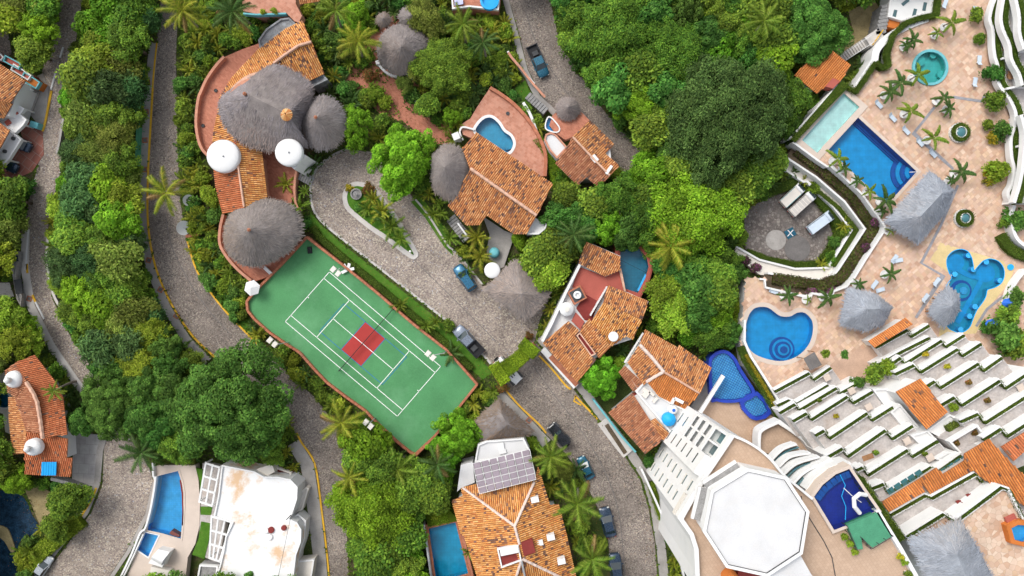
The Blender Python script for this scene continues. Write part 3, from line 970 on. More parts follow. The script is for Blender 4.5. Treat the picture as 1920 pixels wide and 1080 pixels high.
# ---------------------------------------------------------------- palms
def frond_mesh(seed, L, droop, nl, wl, ww, cols, rise=0.35):
 """one feather leaf along +X: a midrib and pointed leaflets on both sides"""
 g = random.Random(seed)
 V, F, C = [], [], []
 def mid(t):
  return Vector((L * (t - 0.10 * t * t * droop), 0, L * (rise * t - droop * t * t * 0.62)))
 pts = [mid(i / 8) for i in range(9)]
 for i, p in enumerate(pts):
  w = 0.045 * (1 - 0.8 * i / 8) * (L / 3) + 0.01
  V += [p + Vector((0, -w, 0.01)), p + Vector((0, w, 0.01))]
 for i in range(8):
  F.append((2 * i, 2 * i + 2, 2 * i + 3, 2 * i + 1)); C.append(cols[1])
 for k in range(nl):
  t = 0.10 + 0.90 * k / (nl - 1)
  p = mid(t); d = (mid(min(1, t + .03)) - mid(t - .03)).normalized()
  ln = wl * (0.55 + 0.45 * math.sin(math.pi * min(1, t * 0.85 + 0.12))) * (0.85 + 0.3 * g.random())
  for sgn in (-1, 1):
   side = Vector((0, sgn, 0))
   dr = (side * 0.86 + d * (0.35 + 0.55 * t) + Vector((0, 0, -0.28 - 0.35 * g.random()))).normalized()
   q = p + dr * ln
   a = d * ww
   b = len(V)
   V += [p - a, p + a, p + dr * ln * 0.55 + a * 0.9 + Vector((0, 0, 0.05)), q, ]
   F.append((b, b + 1, b + 2, b + 3))
   c = g.choice(cols); kx = 0.75 + 0.5 * g.random()
   C.append(tuple(x * kx for x in c))
 return make_mesh('frond', [tuple(v) for v in V], F, 'palm_leaf', C)

PC = [(0.125, 0.210, 0.020), (0.170, 0.250, 0.026), (0.090, 0.160, 0.016), (0.220, 0.280, 0.045)]
PD = [(0.055, 0.115, 0.026), (0.075, 0.145, 0.032), (0.042, 0.090, 0.020), (0.100, 0.160, 0.040)]
PY = [(0.210, 0.275, 0.024), (0.280, 0.310, 0.030), (0.150, 0.220, 0.018), (0.360, 0.340, 0.050)]
FROND = {}
for key, cols in (('green', PC), ('dark', PD), ('yellow', PY), ('dead', [(0.26, 0.17, 0.06), (0.32, 0.22, 0.09), (0.20, 0.12, 0.04)])):
 FROND['coco_' + key] = [frond_mesh(i, 3.7, 0.55 + 0.25 * (i % 3), 30, 0.85, 0.055, cols) for i in range(3)]
 FROND['pot_' + key] = [frond_mesh(10 + i, 1.9, 0.8 + 0.2 * (i % 3), 24, 0.40, 0.085, cols) for i in range(3)]
 FROND['areca_' + key] = [frond_mesh(20 + i, 1.7, 0.75, 14, 0.42, 0.06, cols, 0.5) for i in range(3)]

def palm_trunk(seed, h, lean, rad):
 g = random.Random(seed)
 a = g.random() * 6.28
 mb = MB(); pts, rr = [], []
 for i in range(11):
  t = i / 10
  pts.append((math.cos(a) * lean * (t ** 1.6 - 1), math.sin(a) * lean * (t ** 1.6 - 1), h * t - (0.2 if i == 0 else 0)))
  rr.append(rad * (1.35 - 0.55 * t) * (1.05 if i % 2 else 0.97))
 mb.tube(pts, rr, 8)
 return make_mesh('trunk', mb.v, mb.f, 'palm_bark', smooth=True)

def palm(px, py, rpx, label, tone='green', h=6.0, n=15, group=None, ground=0.0, lean=0.8, kind='coco', seed=None, name='coconut_palm', rad=0.16, cat='palm tree'):
 sd_ = seed if seed is not None else int(px * 3 + py)
 g = random.Random(sd_)
 zc = ground + h
 Rm = M(rpx, zc); base_L = 3.7 if kind == 'coco' else 1.9 if kind == 'pot' else 1.7
 s = Rm / (base_L * 0.98)
 p = W(px, py, zc)
 o = thing(name, label, cat, (p.x, p.y, ground), group, g.random() * 6.28)
 t = bpy.data.objects.new('trunk', palm_trunk(sd_, h, lean, rad)); link(t, o)
 fr = FROND[kind + '_' + tone]
 for k in range(n):
  f = bpy.data.objects.new('frond', (FROND[kind + '_dead'] if k >= n - 2 and g.random() < 0.6 else fr)[k % 3])
  lay = k / n
  f.location = (0, 0, h - 0.05 + 0.1 * (1 - lay))
  f.rotation_euler = (0, math.radians(-38 * (1 - lay) + 20 * lay + g.uniform(-8, 8)), k * 2.399 + g.uniform(-0.2, 0.2))
  sc = s * (0.82 + 0.3 * g.random())
  f.scale = (sc, sc, sc)
  link(f, o)
 TREES.append((px, py, rpx * 0.7))
 return o

def areca_crown(seed, cols_key, n=11):
 """a clump palm's whole head of leaves as one mesh"""
 g = random.Random(seed)
 V, F, C = [], [], []
 for k in range(n):
  me = FROND['areca_' + cols_key][k % 3]
  mt = Matrix.Rotation(k * 2.399 + g.uniform(-.3, .3), 4, 'Z') @ Matrix.Rotation(math.radians(g.uniform(-55, 8)), 4, 'Y') @ Matrix.Scale(0.8 + 0.4 * g.random(), 4)
  b = len(V)
  V += [mt @ v.co for v in me.vertices]
  cs = me.color_attributes['Col'].data
  for p in me.polygons:
   F.append(tuple(b + i for i in p.vertices)); C.append(tuple(cs[p.loop_start].color[:3]))
 return make_mesh('crown', [tuple(v) for v in V], F, 'palm_leaf', C)
ARECA = {k: [areca_crown(i + 5, k) for i in range(3)] for k in ('green', 'dark', 'yellow')}
_mb = MB()
for k in range(5):
 a = k * 1.256
 _mb.tube([(0.12 * math.cos(a), 0.12 * math.sin(a), -0.1), (0.2 * math.cos(a), 0.2 * math.sin(a), 0.5), (0.06 * math.cos(a), 0.06 * math.sin(a), 1.0)], [0.05, 0.045, 0.03], 5)
ARECA_STEM = make_mesh('stem', _mb.v, _mb.f, 'palm_bark')

def areca(px, py, rpx, label, tone='green', group=None, ground=0.0, name='areca_palm'):
 zc = ground + 1.0
 s = M(rpx, zc) / 1.75
 p = W(px, py, ground + 1.1 * s)
 o = thing(name, label, 'palm', (p.x, p.y, ground), group, random.random() * 6.28)
 o.scale = (s, s, s)
 c = bpy.data.objects.new('crown', ARECA[tone][random.randrange(3)]); c.location = (0, 0, 1.0); link(c, o)
 t = bpy.data.objects.new('stem', ARECA_STEM); link(t, o)
 TREES.append((px, py, rpx * 0.8))
 return o

def net_mat():
 m, nt, b = _mat('net')
 tr = nt.nodes.new('ShaderNodeBsdfTransparent'); b.inputs['Base Color'].default_value = (0.02, 0.02, 0.02, 1)
 ms = nt.nodes.new('ShaderNodeMixShader'); ms.inputs[0].default_value = 0.12
 nt.links.new(tr.outputs[0], ms.inputs[1]); nt.links.new(b.outputs[0], ms.inputs[2]); nt.links.new(ms.outputs[0], nt.nodes['Material Output'].inputs['Surface'])
net_mat()

# ================================================================ the setting: ground, roads, lawns
def flat(name, outline, z, mat, smooth_n=0, blk=True, kind='structure', z_road=True):
 o2 = sm(outline, True, smooth_n) if smooth_n else outline
 o = MB().sheet([(p.x, p.y) for p in WP(o2, z)], z).build(name, mat)
 o['kind'] = kind
 if blk: block(o2)
 return o

def ground_mat():
 m, nt, b = _mat('ground')
 P = coords(nt)
 n1 = N(nt, 'ShaderNodeTexNoise', Scale=0.25, Detail=8.0, Roughness=0.65); nt.links.new(P, n1.inputs['Vector'])
 n2 = N(nt, 'ShaderNodeTexNoise', Scale=5.0, Detail=6.0, Roughness=0.7); nt.links.new(P, n2.inputs['Vector'])
 r = ramp(nt, [(0.3, (0.035, 0.055, 0.015)), (0.5, (0.055, 0.075, 0.02)), (0.62, (0.10, 0.08, 0.045)), (0.75, (0.045, 0.07, 0.018))]); nt.links.new(n1.outputs[0], r.inputs[0])
 r2 = ramp(nt, [(0.3, (0.5,) * 3), (0.7, (1.5,) * 3)]); nt.links.new(n2.outputs[0], r2.inputs[0])
 nt.links.new(mix(nt, 1.0, r.outputs[0], r2.outputs[0], 'MULTIPLY'), b.inputs['Base Color'])
 b.inputs['Roughness'].default_value = 1.0; b.inputs['Specular IOR Level'].default_value = 0.1
 bump(nt, b, n2.outputs[0], 0.8, 0.12)
def lawn_mat():
 m, nt, b = _mat('lawn')
 P = coords(nt)
 n1 = N(nt, 'ShaderNodeTexNoise', Scale=0.7, Detail=7.0, Roughness=0.65); nt.links.new(P, n1.inputs['Vector'])
 n2 = N(nt, 'ShaderNodeTexNoise', Scale=14.0, Detail=4.0); nt.links.new(P, n2.inputs['Vector'])
 r = ramp(nt, [(0.3, (0.045, 0.125, 0.014)), (0.55, (0.075, 0.175, 0.02)), (0.75, (0.13, 0.17, 0.04))]); nt.links.new(n1.outputs[0], r.inputs[0])
 r2 = ramp(nt, [(0.3, (0.65,) * 3), (0.7, (1.35,) * 3)]); nt.links.new(n2.outputs[0], r2.inputs[0])
 nt.links.new(mix(nt, 1.0, r.outputs[0], r2.outputs[0], 'MULTIPLY'), b.inputs['Base Color'])
 b.inputs['Roughness'].default_value = 1.0; b.inputs['Specular IOR Level'].default_value = 0.1
 bump(nt, b, n2.outputs[0], 0.7, 0.05)
ground_mat(); lawn_mat()

g_ = MB().sheet([(-2500, -2500), (2500, -2500), (2500, 2500), (-2500, 2500)], 0.0).build('ground', 'ground')
g_['kind'] = 'structure'

ROAD_L = [(303, -30), (294, 80), (287, 150), (281, 250), (277, 330), (277, 420), (291, 500), (321, 570), (361, 630), (403, 670), (470, 722), (530, 772), (562, 825), (589, 870), (601, 950), (612, 1040), (618, 1110)]
ROAD_R = [(655, 1110), (650, 1000), (645, 920), (652, 860), (632, 800), (590, 745), (545, 705), (486, 648), (421, 582), (371, 512), (350, 450), (338, 380), (334, 300), (331, 200), (330, 100), (336, -30)]
flat('road', ROAD_L + ROAD_R, 0.02, 'cobble', 0)
LANE = [(140, -30), (132, 0), (121, 70), (102, 130), (92, 190), (96, 250), (94, 310), (75, 380), (66, 440), (66, 500), (78, 570), (112, 640), (160, 710), (205, 770), (228, 835)]
Lw, Rw = grow_line(LANE, 44)
flat('road', Lw + Rw[::-1], 0.024, 'cobble_warm', 0)
flat('road', [(205, 800), (195, 840), (192, 910), (172, 960), (112, 1040), (60, 1110), (185, 1110), (235, 1035), (275, 960), (288, 905), (278, 870), (258, 830), (240, 800)], 0.028, 'cobble_warm')
PLAZA = [(652, 280), (615, 298), (590, 325), (582, 355), (585, 385), (600, 412), (640, 447), (717, 507), (800, 572), (850, 612), (905, 665), (930, 692), (1003, 640), (1012, 600), (1030, 560), (975, 500), (930, 530), (905, 537), (868, 490), (849, 470), (802, 404), (779, 376), (740, 330), (700, 285)]
ISLAND = [(677, 341), (660, 342), (648, 351), (642, 368), (647, 390), (665, 408), (695, 432), (724, 451), (768, 484), (780, 484), (784, 474), (768, 445), (746, 407), (725, 378), (704, 351)]
flat('plaza', PLAZA, 0.032, 'cobble_warm')
flat('road', [(931, 693), (945, 735), (1010, 800), (1060, 850), (1090, 890), (1120, 950), (1140, 1010), (1150, 1110), (1234, 1110), (1228, 1020), (1215, 950), (1200, 900), (1165, 845), (1110, 775), (1060, 710), (1004, 641)], 0.036, 'cobble')
flat('road', [(945, -30), (970, 50), (990, 130), (1015, 180), (1050, 215), (1100, 265), (1150, 315), (1190, 330), (1215, 285), (1180, 260), (1130, 205), (1095, 150), (1050, 85), (1025, -30)], 0.02, 'cobble')
flat('yard', [(1395, 395), (1440, 370), (1470, 330), (1500, 340), (1545, 395), (1562, 440), (1548, 482), (1520, 497), (1470, 492), (1420, 482), (1398, 468)], 0.03, 'yard_dirt')
flat('road', [(-30, 55), (15, 60), (22, 100), (10, 112), (-30, 118)], 0.02, 'cobble')
flat('lawn', [(581, 395), (600, 420), (640, 456), (717, 516), (800, 581), (850, 622), (903, 675), (925, 698), (905, 712), (880, 690), (835, 650), (770, 598), (705, 540), (640, 487), (600, 455), (580, 430)], 0.05, 'lawn')
flat('lawn', [(770, 378), (797, 408), (832, 462), (850, 480), (842, 440), (815, 400), (790, 370)], 0.05, 'lawn')
flat('lawn', [(345, 445), (365, 520), (418, 590), (480, 650), (470, 600), (425, 540), (385, 480), (362, 440)], 0.016, 'lawn', blk=False)
flat('lawn', [(985, 150), (1000, 190), (985, 200), (965, 165)], 0.03, 'lawn')
flat('garden_path', [(640, 140), (675, 105), (700, 60), (735, 28), (765, 32), (800, 60), (815, 110), (775, 150), (800, 170), (830, 215), (850, 268), (800, 264), (760, 232), (715, 215), (690, 190), (660, 165)], 0.03, 'terracotta', 3, blk=False)
block([(640, 140), (690, 150), (745, 160), (760, 200), (735, 190), (690, 165)], [(745, 195), (830, 240), (840, 262), (800, 258), (750, 220)], [(690, 55), (735, 30), (740, 60), (700, 95)])
flat('dry_gully', [(1590, 20), (1640, 0), (1655, 25), (1640, 70), (1600, 90), (1580, 110), (1560, 95), (1600, 60)], 0.02, 'dry_grass')
flat('dry_bank', [(45, 915), (75, 910), (98, 925), (95, 960), (75, 985), (60, 950)], 0.02, 'dry_grass')

# pavements beside the roads: a real step up
def kerb_walk(name, line, wpx, h, mat='concrete', blk=True):
 L, R = grow_line(line, wpx)
 P = L + R[::-1]
 o = MB().prism([(p.x, p.y) for p in WP(P, h)], -0.02, h).build(name, mat)
 o['kind'] = 'structure'
 if blk: block(P)
 return o
kerb_walk('pavement', [(288, 80), (281, 150), (273, 250), (268, 330), (268, 420), (281, 502), (311, 575), (350, 638), (390, 678)], 16, 0.13)
kerb_walk('pavement', [(550, 830), (576, 873), (588, 950), (598, 1035), (604, 1110)], 24, 0.13)
kerb_walk('pavement', [(75, 140), (85, 165), (79, 230)], 12, 0.10)
kerb_walk('pavement', [(935, 740), (1000, 806), (1025, 832)], 20, 0.13)
kerb_walk('pavement', [(1012, 632), (1070, 700), (1122, 770), (1178, 842), (1212, 895), (1228, 950), (1240, 1030), (1248, 1110)], 17, 0.13)
kerb_walk('pavement', [(48, 430), (46, 500), (58, 575), (95, 648), (145, 720), (190, 778)], 15, 0.10, 'pale_concrete')
kerb_walk('pavement', [(200, 800), (187, 845), (182, 905), (160, 960), (105, 1030), (70, 1075)], 12, 0.12)
kerb_walk('pavement', [(289, 905), (276, 965), (240, 1035), (190, 1110)], 7, 0.12)
kerb_walk('pavement', [(940, -30), (964, 55), (984, 132), (1008, 182), (1040, 212)], 11, 0.12)

def kerb(line, mat='yellow_paint', wpx=3.2, h=0.17, name='kerb', label=None, sn=4):
 l2 = sm(line, False, sn) if sn else line
 o = MB().wall([(p.x, p.y) for p in WP(l2, h)], M(wpx), -0.02, h).build(name, mat)
 o['kind'] = 'structure'
 return o
kerb(ROAD_L[1:10]); kerb([(351, 452), (371, 512), (421, 582), (486, 648)])
kerb([(556, 812), (565, 830), (590, 870), (602, 950), (613, 1040), (619, 1110)])
kerb([(650, 845), (656, 868)]); kerb([(96, 170), (90, 200), (84, 230), (79, 246)], wpx=4)
kerb([(180, 915), (172, 935), (160, 955), (147, 975)], wpx=4)
kerb([(1011, 667), (1035, 692), (1060, 722), (1070, 730)], wpx=3.4); kerb([(1078, 742), (1110, 775), (1120, 786)], wpx=3.4)
kerb([(947, 730), (975, 762), (1010, 795), (1024, 812)], wpx=3.0)
kerb([(1090, 760), (1076, 752), (1080, 742)], wpx=2.5, sn=0)
kerb([(118, 88), (112, 108)], 'white', 3); kerb([(104, 136), (95, 168)], 'white', 3)
kerb([(53, 430), (49, 480), (49, 505)], 'white', 3); kerb([(50, 495), (51, 512)], 'yellow_paint', 4); kerb([(60, 553), (66, 566)], 'yellow_paint', 4); kerb([(66, 566), (82, 598)], 'white', 3)
kerb([(143, 978), (90, 1042)], 'white', 3)
kerb([(582, 355), (585, 385), (600, 412), (640, 447), (717, 507), (800, 572), (850, 612), (905, 665), (920, 682)], 'pale_concrete', 4, 0.15)
kerb([(652, 278), (615, 296), (590, 322), (581, 355)], 'concrete', 4, 0.15)
kerb([(779, 374), (802, 402), (838, 458), (849, 468), (868, 488), (905, 534)], 'pale_concrete', 3.4, 0.15)

# access covers framed in brick along the left pavement
n_ = 0
for (x, y, a, near) in [(277, 155, 0.1, 'near the top of the left road'), (274, 210, 0.1, 'beside the upper left road, below the first cover'), (272, 263, 0.05, 'on the left pavement across from the white dome'), (271, 318, 0, 'on the left pavement beside the leaning palm'), (279, 488, -0.3, 'where the left road starts to curve'), (301, 543, -0.5, 'midway round the curve of the left road'), (331, 592, -0.6, 'lowest on the curving left pavement'), (55, 560, -0.3, 'on the pavement of the far left lane'), (992, 788, -0.75, 'on the pavement below the gate arch')]:
 p = W(x, y, 0.13)
 t = thing('access_cover', 'square access cover with brick frame ' + near, 'access cover', p, 'access covers in the pavements')
 s = 0.85
 fr = MB()
 for k in range(4):
  an = a + k * math.pi / 2
  fr.box((p.x + math.cos(an) * s * 0.42, p.y + math.sin(an) * s * 0.42, 0.12), (0.16, s, 0.05), an)
 fr.build('frame', 'brick_coping', t)
 MB().box((p.x, p.y, 0.12), (s * 0.7, s * 0.7, 0.03), a).build('cover', 'concrete_dark', t)

# the planted island in the turning loop
isl = [(p.x, p.y) for p in WP(sm(ISLAND, True, 3), 0.2)]
isl_t = thing('traffic_island', 'long teardrop planted island in the cobbled turning loop', 'traffic island', (*W(705, 410)[:2], 0))
inner = offset(isl, -0.75)
MB().prism(isl, 0.0, 0.2, [inner]).build('kerb', 'pale_concrete', isl_t)
MB().sheet(inner, 0.24).build('soil_bed', 'lawn', isl_t)
fo = thing('fountain', 'round grey stone fountain on the planted island', 'fountain', (*W(668, 364, .24)[:2], 0.24))
q = W(668, 364, 0.5)
MB().lathe((q.x, q.y, 0.24), [(0.9, 0), (0.92, 0.45), (0.72, 0.47), (0.68, 0.22), (0.0, 0.2)], 24, closed_top=False).build('basin', 'stone_grey', fo)
MB().lathe((q.x, q.y, 0.24), [(0.12, 0.2), (0.1, 0.8), (0.36, 0.95), (0.34, 1.02), (0.05, 0.98), (0.05, 1.25)], 16).build('pedestal', 'stone_grey', fo)
lm = W(770, 472, 0.3)
lt = thing('garden_lamp', 'small white globe lamp at the tip of the planted island', 'lamp', (lm.x, lm.y, 0.24))
MB().tube([(lm.x, lm.y, 0.2), (lm.x, lm.y, 0.75)], 0.05).build('post', 'dark_grey', lt)
MB().lathe((lm.x, lm.y, 0.72), [(0.05, 0), (0.2, 0.1), (0.22, 0.22), (0.14, 0.36), (0.0, 0.4)], 12).build('globe', 'white', lt, True)

# the dark water at the lower left edge
POND = sm([(-30, 925), (10, 922), (38, 928), (52, 945), (60, 965), (72, 985), (64, 1005), (45, 1010), (32, 1030), (25, 1110), (-30, 1110)], True, 4)
pm = [(p.x, p.y) for p in WP(POND, 0.05)]
plain('pond_bed', (0.012, 0.035, 0.065), 0.25, 0.5, 1.2, 5)
o = MB().sheet(pm, 0.05).build('water', 'pond_bed'); o['kind'] = 'structure'
block(POND)
o = MB().prism([(p.x, p.y) for p in WP(sm([(-10, 985), (12, 990), (22, 1010), (28, 1030), (20, 1035), (8, 1015), (-10, 1000)], True, 3), 0.2)], 0, 0.2).build('bank', 'dry_grass'); o['kind'] = 'structure'

for ln in ([(985, 665), (1035, 735), (1085, 800), (1130, 875), (1160, 960), (1172, 1080)], [(700, 400), (760, 470), (850, 560), (930, 640)], [(985, 20), (1010, 90), (1060, 170), (1120, 240)], [(310, 400), (325, 470), (375, 560), (430, 625)]):
 kerb(ln, 'concrete_dark', 1.3, 0.042, 'road_seam')

# ================================================================ villas with tiled and thatched roofs
def dome(parent, px, py, rpx, z, h, mat='white', name='dome', finial=0.0, flare=None):
 r = M(rpx, z); c = W(px, py, z)
 prof = [(r, -0.5), (r, 0.0), (r * 0.985, 0.05)] + [(r * math.cos(a), 0.05 + h * math.sin(a)) for a in np.linspace(0.12, 1.45, 9)] + [(0.02, h + 0.05)]
 o = MB().lathe(c, prof, 40).build(name, mat, parent, True)
 if finial:
  MB().lathe((c.x, c.y, c.z + h), [(finial, -0.1), (finial, 0.5), (finial * 1.25, 0.55), (finial * 0.8, 0.9), (0.0, 1.05)], 14).build('lantern', mat, o, True)
 return o

def flatroof(parent, pts, z, mat, z0=0.0, par=0.0, parmat='white', parw=0.25, name='flat_roof', smooth_n=0, holes=()):
 o2 = sm(pts, True, smooth_n) if smooth_n else pts
 P = ccw([(p.x, p.y) for p in WP(o2, z)])
 o = MB().prism(P, z0, z, holes).build(name, mat, parent)
 if par:
  Q = offset(P, -parw)
  mb = MB(); mb.prism(offset(P, 0.006), z - 0.3, z + par, [Q])     # 6 mm outside the roof slab
  n = len(Q)
  mb.add([(x, y, z) for x, y in Q] + [(x, y, z + par) for x, y in Q], [((i + 1) % n, i, n + i, n + (i + 1) % n) for i in range(n)])
  mb.build('parapet', parmat, o)
 return o

def parapet(parent, line, z0, z1, wpx=5, mat='brick_coping', name='parapet', sn=4, closed=False):
 l2 = sm(line, closed, sn) if sn else line
 return MB().wall([(p.x, p.y) for p in WP(l2, z1)], M(wpx, z1), z0, z1, closed).build(name, mat, parent)

# ---------------------------------------------------------------- the big palapa villa
v1 = thing('palapa_villa', 'large villa with grey palm thatch domes and sweeping orange tile roofs beside the court', 'house', (*W(500, 250)[:2], 0))
patio = [(490, 80), (455, 92), (420, 107), (387, 150), (372, 187), (368, 227), (372, 260), (388, 290), (410, 300), (440, 240), (440, 150), (495, 95)]
flatroof(v1, patio, 1.5, 'terracotta', name='terrace_floor')
parapet(v1, [(420, 106), (405, 122), (387, 148), (377, 170), (371, 187), (367, 227), (371, 260), (379, 280), (390, 292)], 1.4, 2.4, 5, 'pink_stucco')
flatroof(v1, [(490, 280), (555, 285), (560, 330), (545, 385), (500, 380)], 0.9, 'terracotta', name='terrace_floor')
flatroof(v1, [(485, 76), (500, 55), (527, 36), (543, 34), (556, 46), (536, 56), (510, 75), (488, 92)], 4.0, 'moss_roof', par=0.25, parmat='moss_roof')
flatroof(v1, [(579, 153), (607, 140), (615, 150), (586, 164)], 3.6, 'moss_roof', par=0.2, parmat='moss_roof')
walls(v1, [(535, 58), (569, 44), (603, 135), (575, 150), (500, 170), (425, 200), (405, 260), (420, 180), (460, 125)], 0, 4.0, 'pink_stucco', 0.3)
tile_roof(v1, [(569, 41, 4.3), (584, 79, 5.6), (560, 86, 5.9), (515, 118, 6.0), (470, 140, 5.8), (440, 158, 5.2), (415, 190, 4.4), (435, 147, 4.4), (457, 122, 4.3), (485, 90, 4.3), (535, 55, 4.2)], (-0.55, -0.85), 'orange', 0.22, 0.38, 0.5, 1)
tile_roof(v1, [(584, 79, 5.6), (608, 138, 4.1), (577, 153, 4.3), (535, 165, 4.8), (500, 130, 5.9), (515, 118, 6.0), (560, 86, 5.9)], (0.42, 0.9), 'orange', 0.16, 0.38, 0.5, 2)
ridge(v1, [(584, 79, 5.7), (560, 86, 6.0), (535, 103, 6.05), (514, 119, 6.1)], 0.5, 'mortar')
parapet(v1, [(500, 135), (470, 142), (445, 158), (428, 180), (416, 205)], 4.4, 5.9, 7, 'mortar')
tile_roof(v1, [(417, 180, 4.3), (410, 207, 4.2), (400, 250, 4.0), (398, 278, 4.0), (450, 275, 5.4), (440, 245, 5.6), (428, 205, 5.4)], (-1, 0.15), 'orange', 0.2, 0.38, 0.5, 3)
tile_roof(v1, [(443, 262, 5.8), (491, 284, 4.5), (501, 371, 4.2), (459, 390, 5.6)], (1, 0.02), 'orange', 0.06, 0.38, 0.5, 4)
tile_roof(v1, [(443, 262, 5.8), (459, 390, 5.6), (419, 401, 4.0), (404, 350, 4.1), (399, 300, 4.2)], (-1, 0.1), 'red', 0.08, 0.38, 0.5, 5)
ridge(v1, [(443, 285, 5.8), (449, 325, 5.75), (458, 388, 5.7)], 0.35)
walls(v1, [(402, 290), (490, 288), (498, 368), (425, 395)], 0, 4.1, 'pink_stucco', 0.4)
thatch_roof(v1, [(411, 207), (414, 186), (432, 170), (462, 150), (512, 121), (545, 131), (575, 150), (586, 168), (580, 200), (566, 225), (563, 250), (575, 272), (545, 281), (505, 283), (470, 275), (440, 258), (420, 232)], 10.5, 6.3, [(468, 178), (538, 213)], (0.235, 0.210, 0.215), 48, 1)
c = W(537, 215, 10.4)
cap = MB()
for k in range(18):
 a = k * 2 * math.pi / 18
 cap.tube([c + Vector((math.cos(a) * 0.15, math.sin(a) * 0.15, 0.45)), c + Vector((math.cos(a) * 0.8, math.sin(a) * 0.85, -0.15))], [0.10, 0.17], 5, col=random.choice([(0.62, 0.30, 0.10), (0.55, 0.22, 0.07), (0.66, 0.42, 0.2)]))
cap.build('ridge_cap', 'tile', v1)
thatch_roof(v1, ring(605, 231, 43, 51, 14), 9.0, 5.4, [(594, 222)], (0.225, 0.205, 0.205), 48, 2)
thatch_roof(v1, [(420, 440), (426, 410), (450, 385), (480, 375), (515, 374), (545, 386), (563, 410), (566, 440), (545, 468), (520, 485), (490, 498), (460, 498), (434, 482), (422, 462)], 9.4, 4.7, [(468, 431)], (0.24, 0.212, 0.195), 48, 3)
for (x, y, z) in ((592, 220, 9.0), (467, 431, 9.4), (459, 176, 10.4)):
 q = W(x, y, z); MB().lathe((q.x, q.y, z - 0.2), [(0.25, 0), (0.22, 0.3), (0.28, 0.35), (0.0, 0.6)], 10).build('finial', 'brown_pot', v1)
MB().lathe(W(594, 235, 2.4), [(2.8, -2.4), (2.8, 3.0)], 20).build('wall', 'pink_stucco', v1)
MB().lathe(W(490, 435, 2.4), [(4.6, -2.4), (4.6, 2.4)], 24).build('wall', 'pink_stucco', v1)
MB().lathe(W(500, 215, 2.4), [(4.6, -2.4), (4.6, 4.4)], 24).build('wall', 'pink_stucco', v1)
dome(v1, 419, 293, 31, 6.2, 0.75); dome(v1, 542, 286, 26, 7.6, 0.65)
for (x, y, z) in ((419, 293, 6.95), (542, 286, 8.25)):
 q = W(x, y, z); MB().lathe((q.x, q.y, z), [(0.16, -0.1), (0.12, 0.2), (0.0, 0.35)], 10).build('finial', 'grey_metal', v1)
MB().prism([(p.x, p.y) for p in WP([(560, 283), (575, 292), (562, 303), (552, 318), (545, 312), (538, 300)], 6.6)], 0, 6.6).build('dome_spout', 'white', v1)
lower = [(415, 430), (412, 458), (426, 482), (448, 505), (475, 528), (500, 520), (530, 492), (565, 450), (500, 400), (430, 415)]
flatroof(v1, lower, 1.2, 'terracotta', name='terrace_floor')
parapet(v1, [(418, 402), (412, 430), (412, 458), (425, 482), (446, 506), (470, 526)], 1.0, 2.1, 5, 'pink_stucco')
parapet(v1, [(555, 320), (552, 345), (553, 375), (560, 395)], 0.8, 1.7, 4, 'pink_stucco')
st = MB()
for k in range(6):
 q = W(563 + k * 4.2, 329 + k * 2.2, 0.9 - k * 0.14)
 MB().box((q.x, q.y, 0), (0.42, 1.5, 0.9 - k * 0.14), -0.45).build('step', 'stone_grey', v1)
block([(411, 105), (366, 200), (368, 265), (392, 330), (415, 402), (410, 450), (450, 508), (475, 530), (570, 450), (568, 395), (562, 320), (575, 292), (640, 285), (650, 235), (640, 190), (610, 180), (614, 150), (570, 40), (545, 34), (485, 80)])
for (x, y, nm) in ((405, 170, 'upper'), (381, 236, 'lower')):
 q = W(x, y, 1.5)
 tag(MB().lathe((q.x, q.y, 1.5), [(0.26, 0.0), (0.3, 0.12), (0.26, 0.16), (0.2, 0.1), (0, 0.1)], 14, closed_top=False).build('drain_cover', 'dark_grey', base=(q.x, q.y, 1.5)), 'round dark drain cover, %s one on the curved brick terrace' % nm, 'drain cover')

# ---------------------------------------------------------------- terracotta roof terrace at the top edge
tp = thing('terrace_house', 'flat house with pink brick roof terrace cut by the top edge', 'house', (*W(510, 5)[:2], 0))
flatroof(tp, [(452, -20), (553, -20), (555, 8), (566, 30), (560, 42), (552, 40), (537, 24), (480, 26), (455, 20)], 3.6, 'terracotta_pink', par=0.0)
parapet(tp, [(456, 25), (480, 27), (536, 25)], 3.0, 3.9, 3, 'teal_paint', sn=0)
tile_roof(tp, [(557, -15, 4.6), (600, -15, 4.6), (600, 2, 3.9), (562, 8, 3.9)], (0.1, 1), 'worn', 0.08, 0.38, 0.5, 6)
block([(440, -80), (605, -80), (605, 0), (603, 6), (560, 10), (567, 40), (552, 42), (480, 30)])
hs = thing('flat_house', 'bit of flat roof with blue solar panels at the top edge beside the road', 'house', (*W(900, 0)[:2], 0))
flatroof(hs, [(845, -25), (940, -25), (935, 20), (880, 14), (848, 18)], 3.0, 'terracotta', par=0.25, parmat='white')
MB().bar(W(852, 3, 3.3), W(868, 0, 3.7), 1.3, 0.06).build('solar_panel', 'solar_blue', hs)
block([(840, -80), (940, -80), (935, 22), (845, 18)])
tp2 = thing('hot_tub', 'blue and white tiled tub on the roof at the top edge', 'hot tub', W(920, 3, 3.0))
q = W(918, 3, 3.0); MB().lathe((q.x, q.y, 3.0), [(1.5, 0), (1.5, 0.6), (1.15, 0.62), (1.1, 0.2), (0, 0.2)], 18, closed_top=False).build('shell', 'sky_blue', tp2)

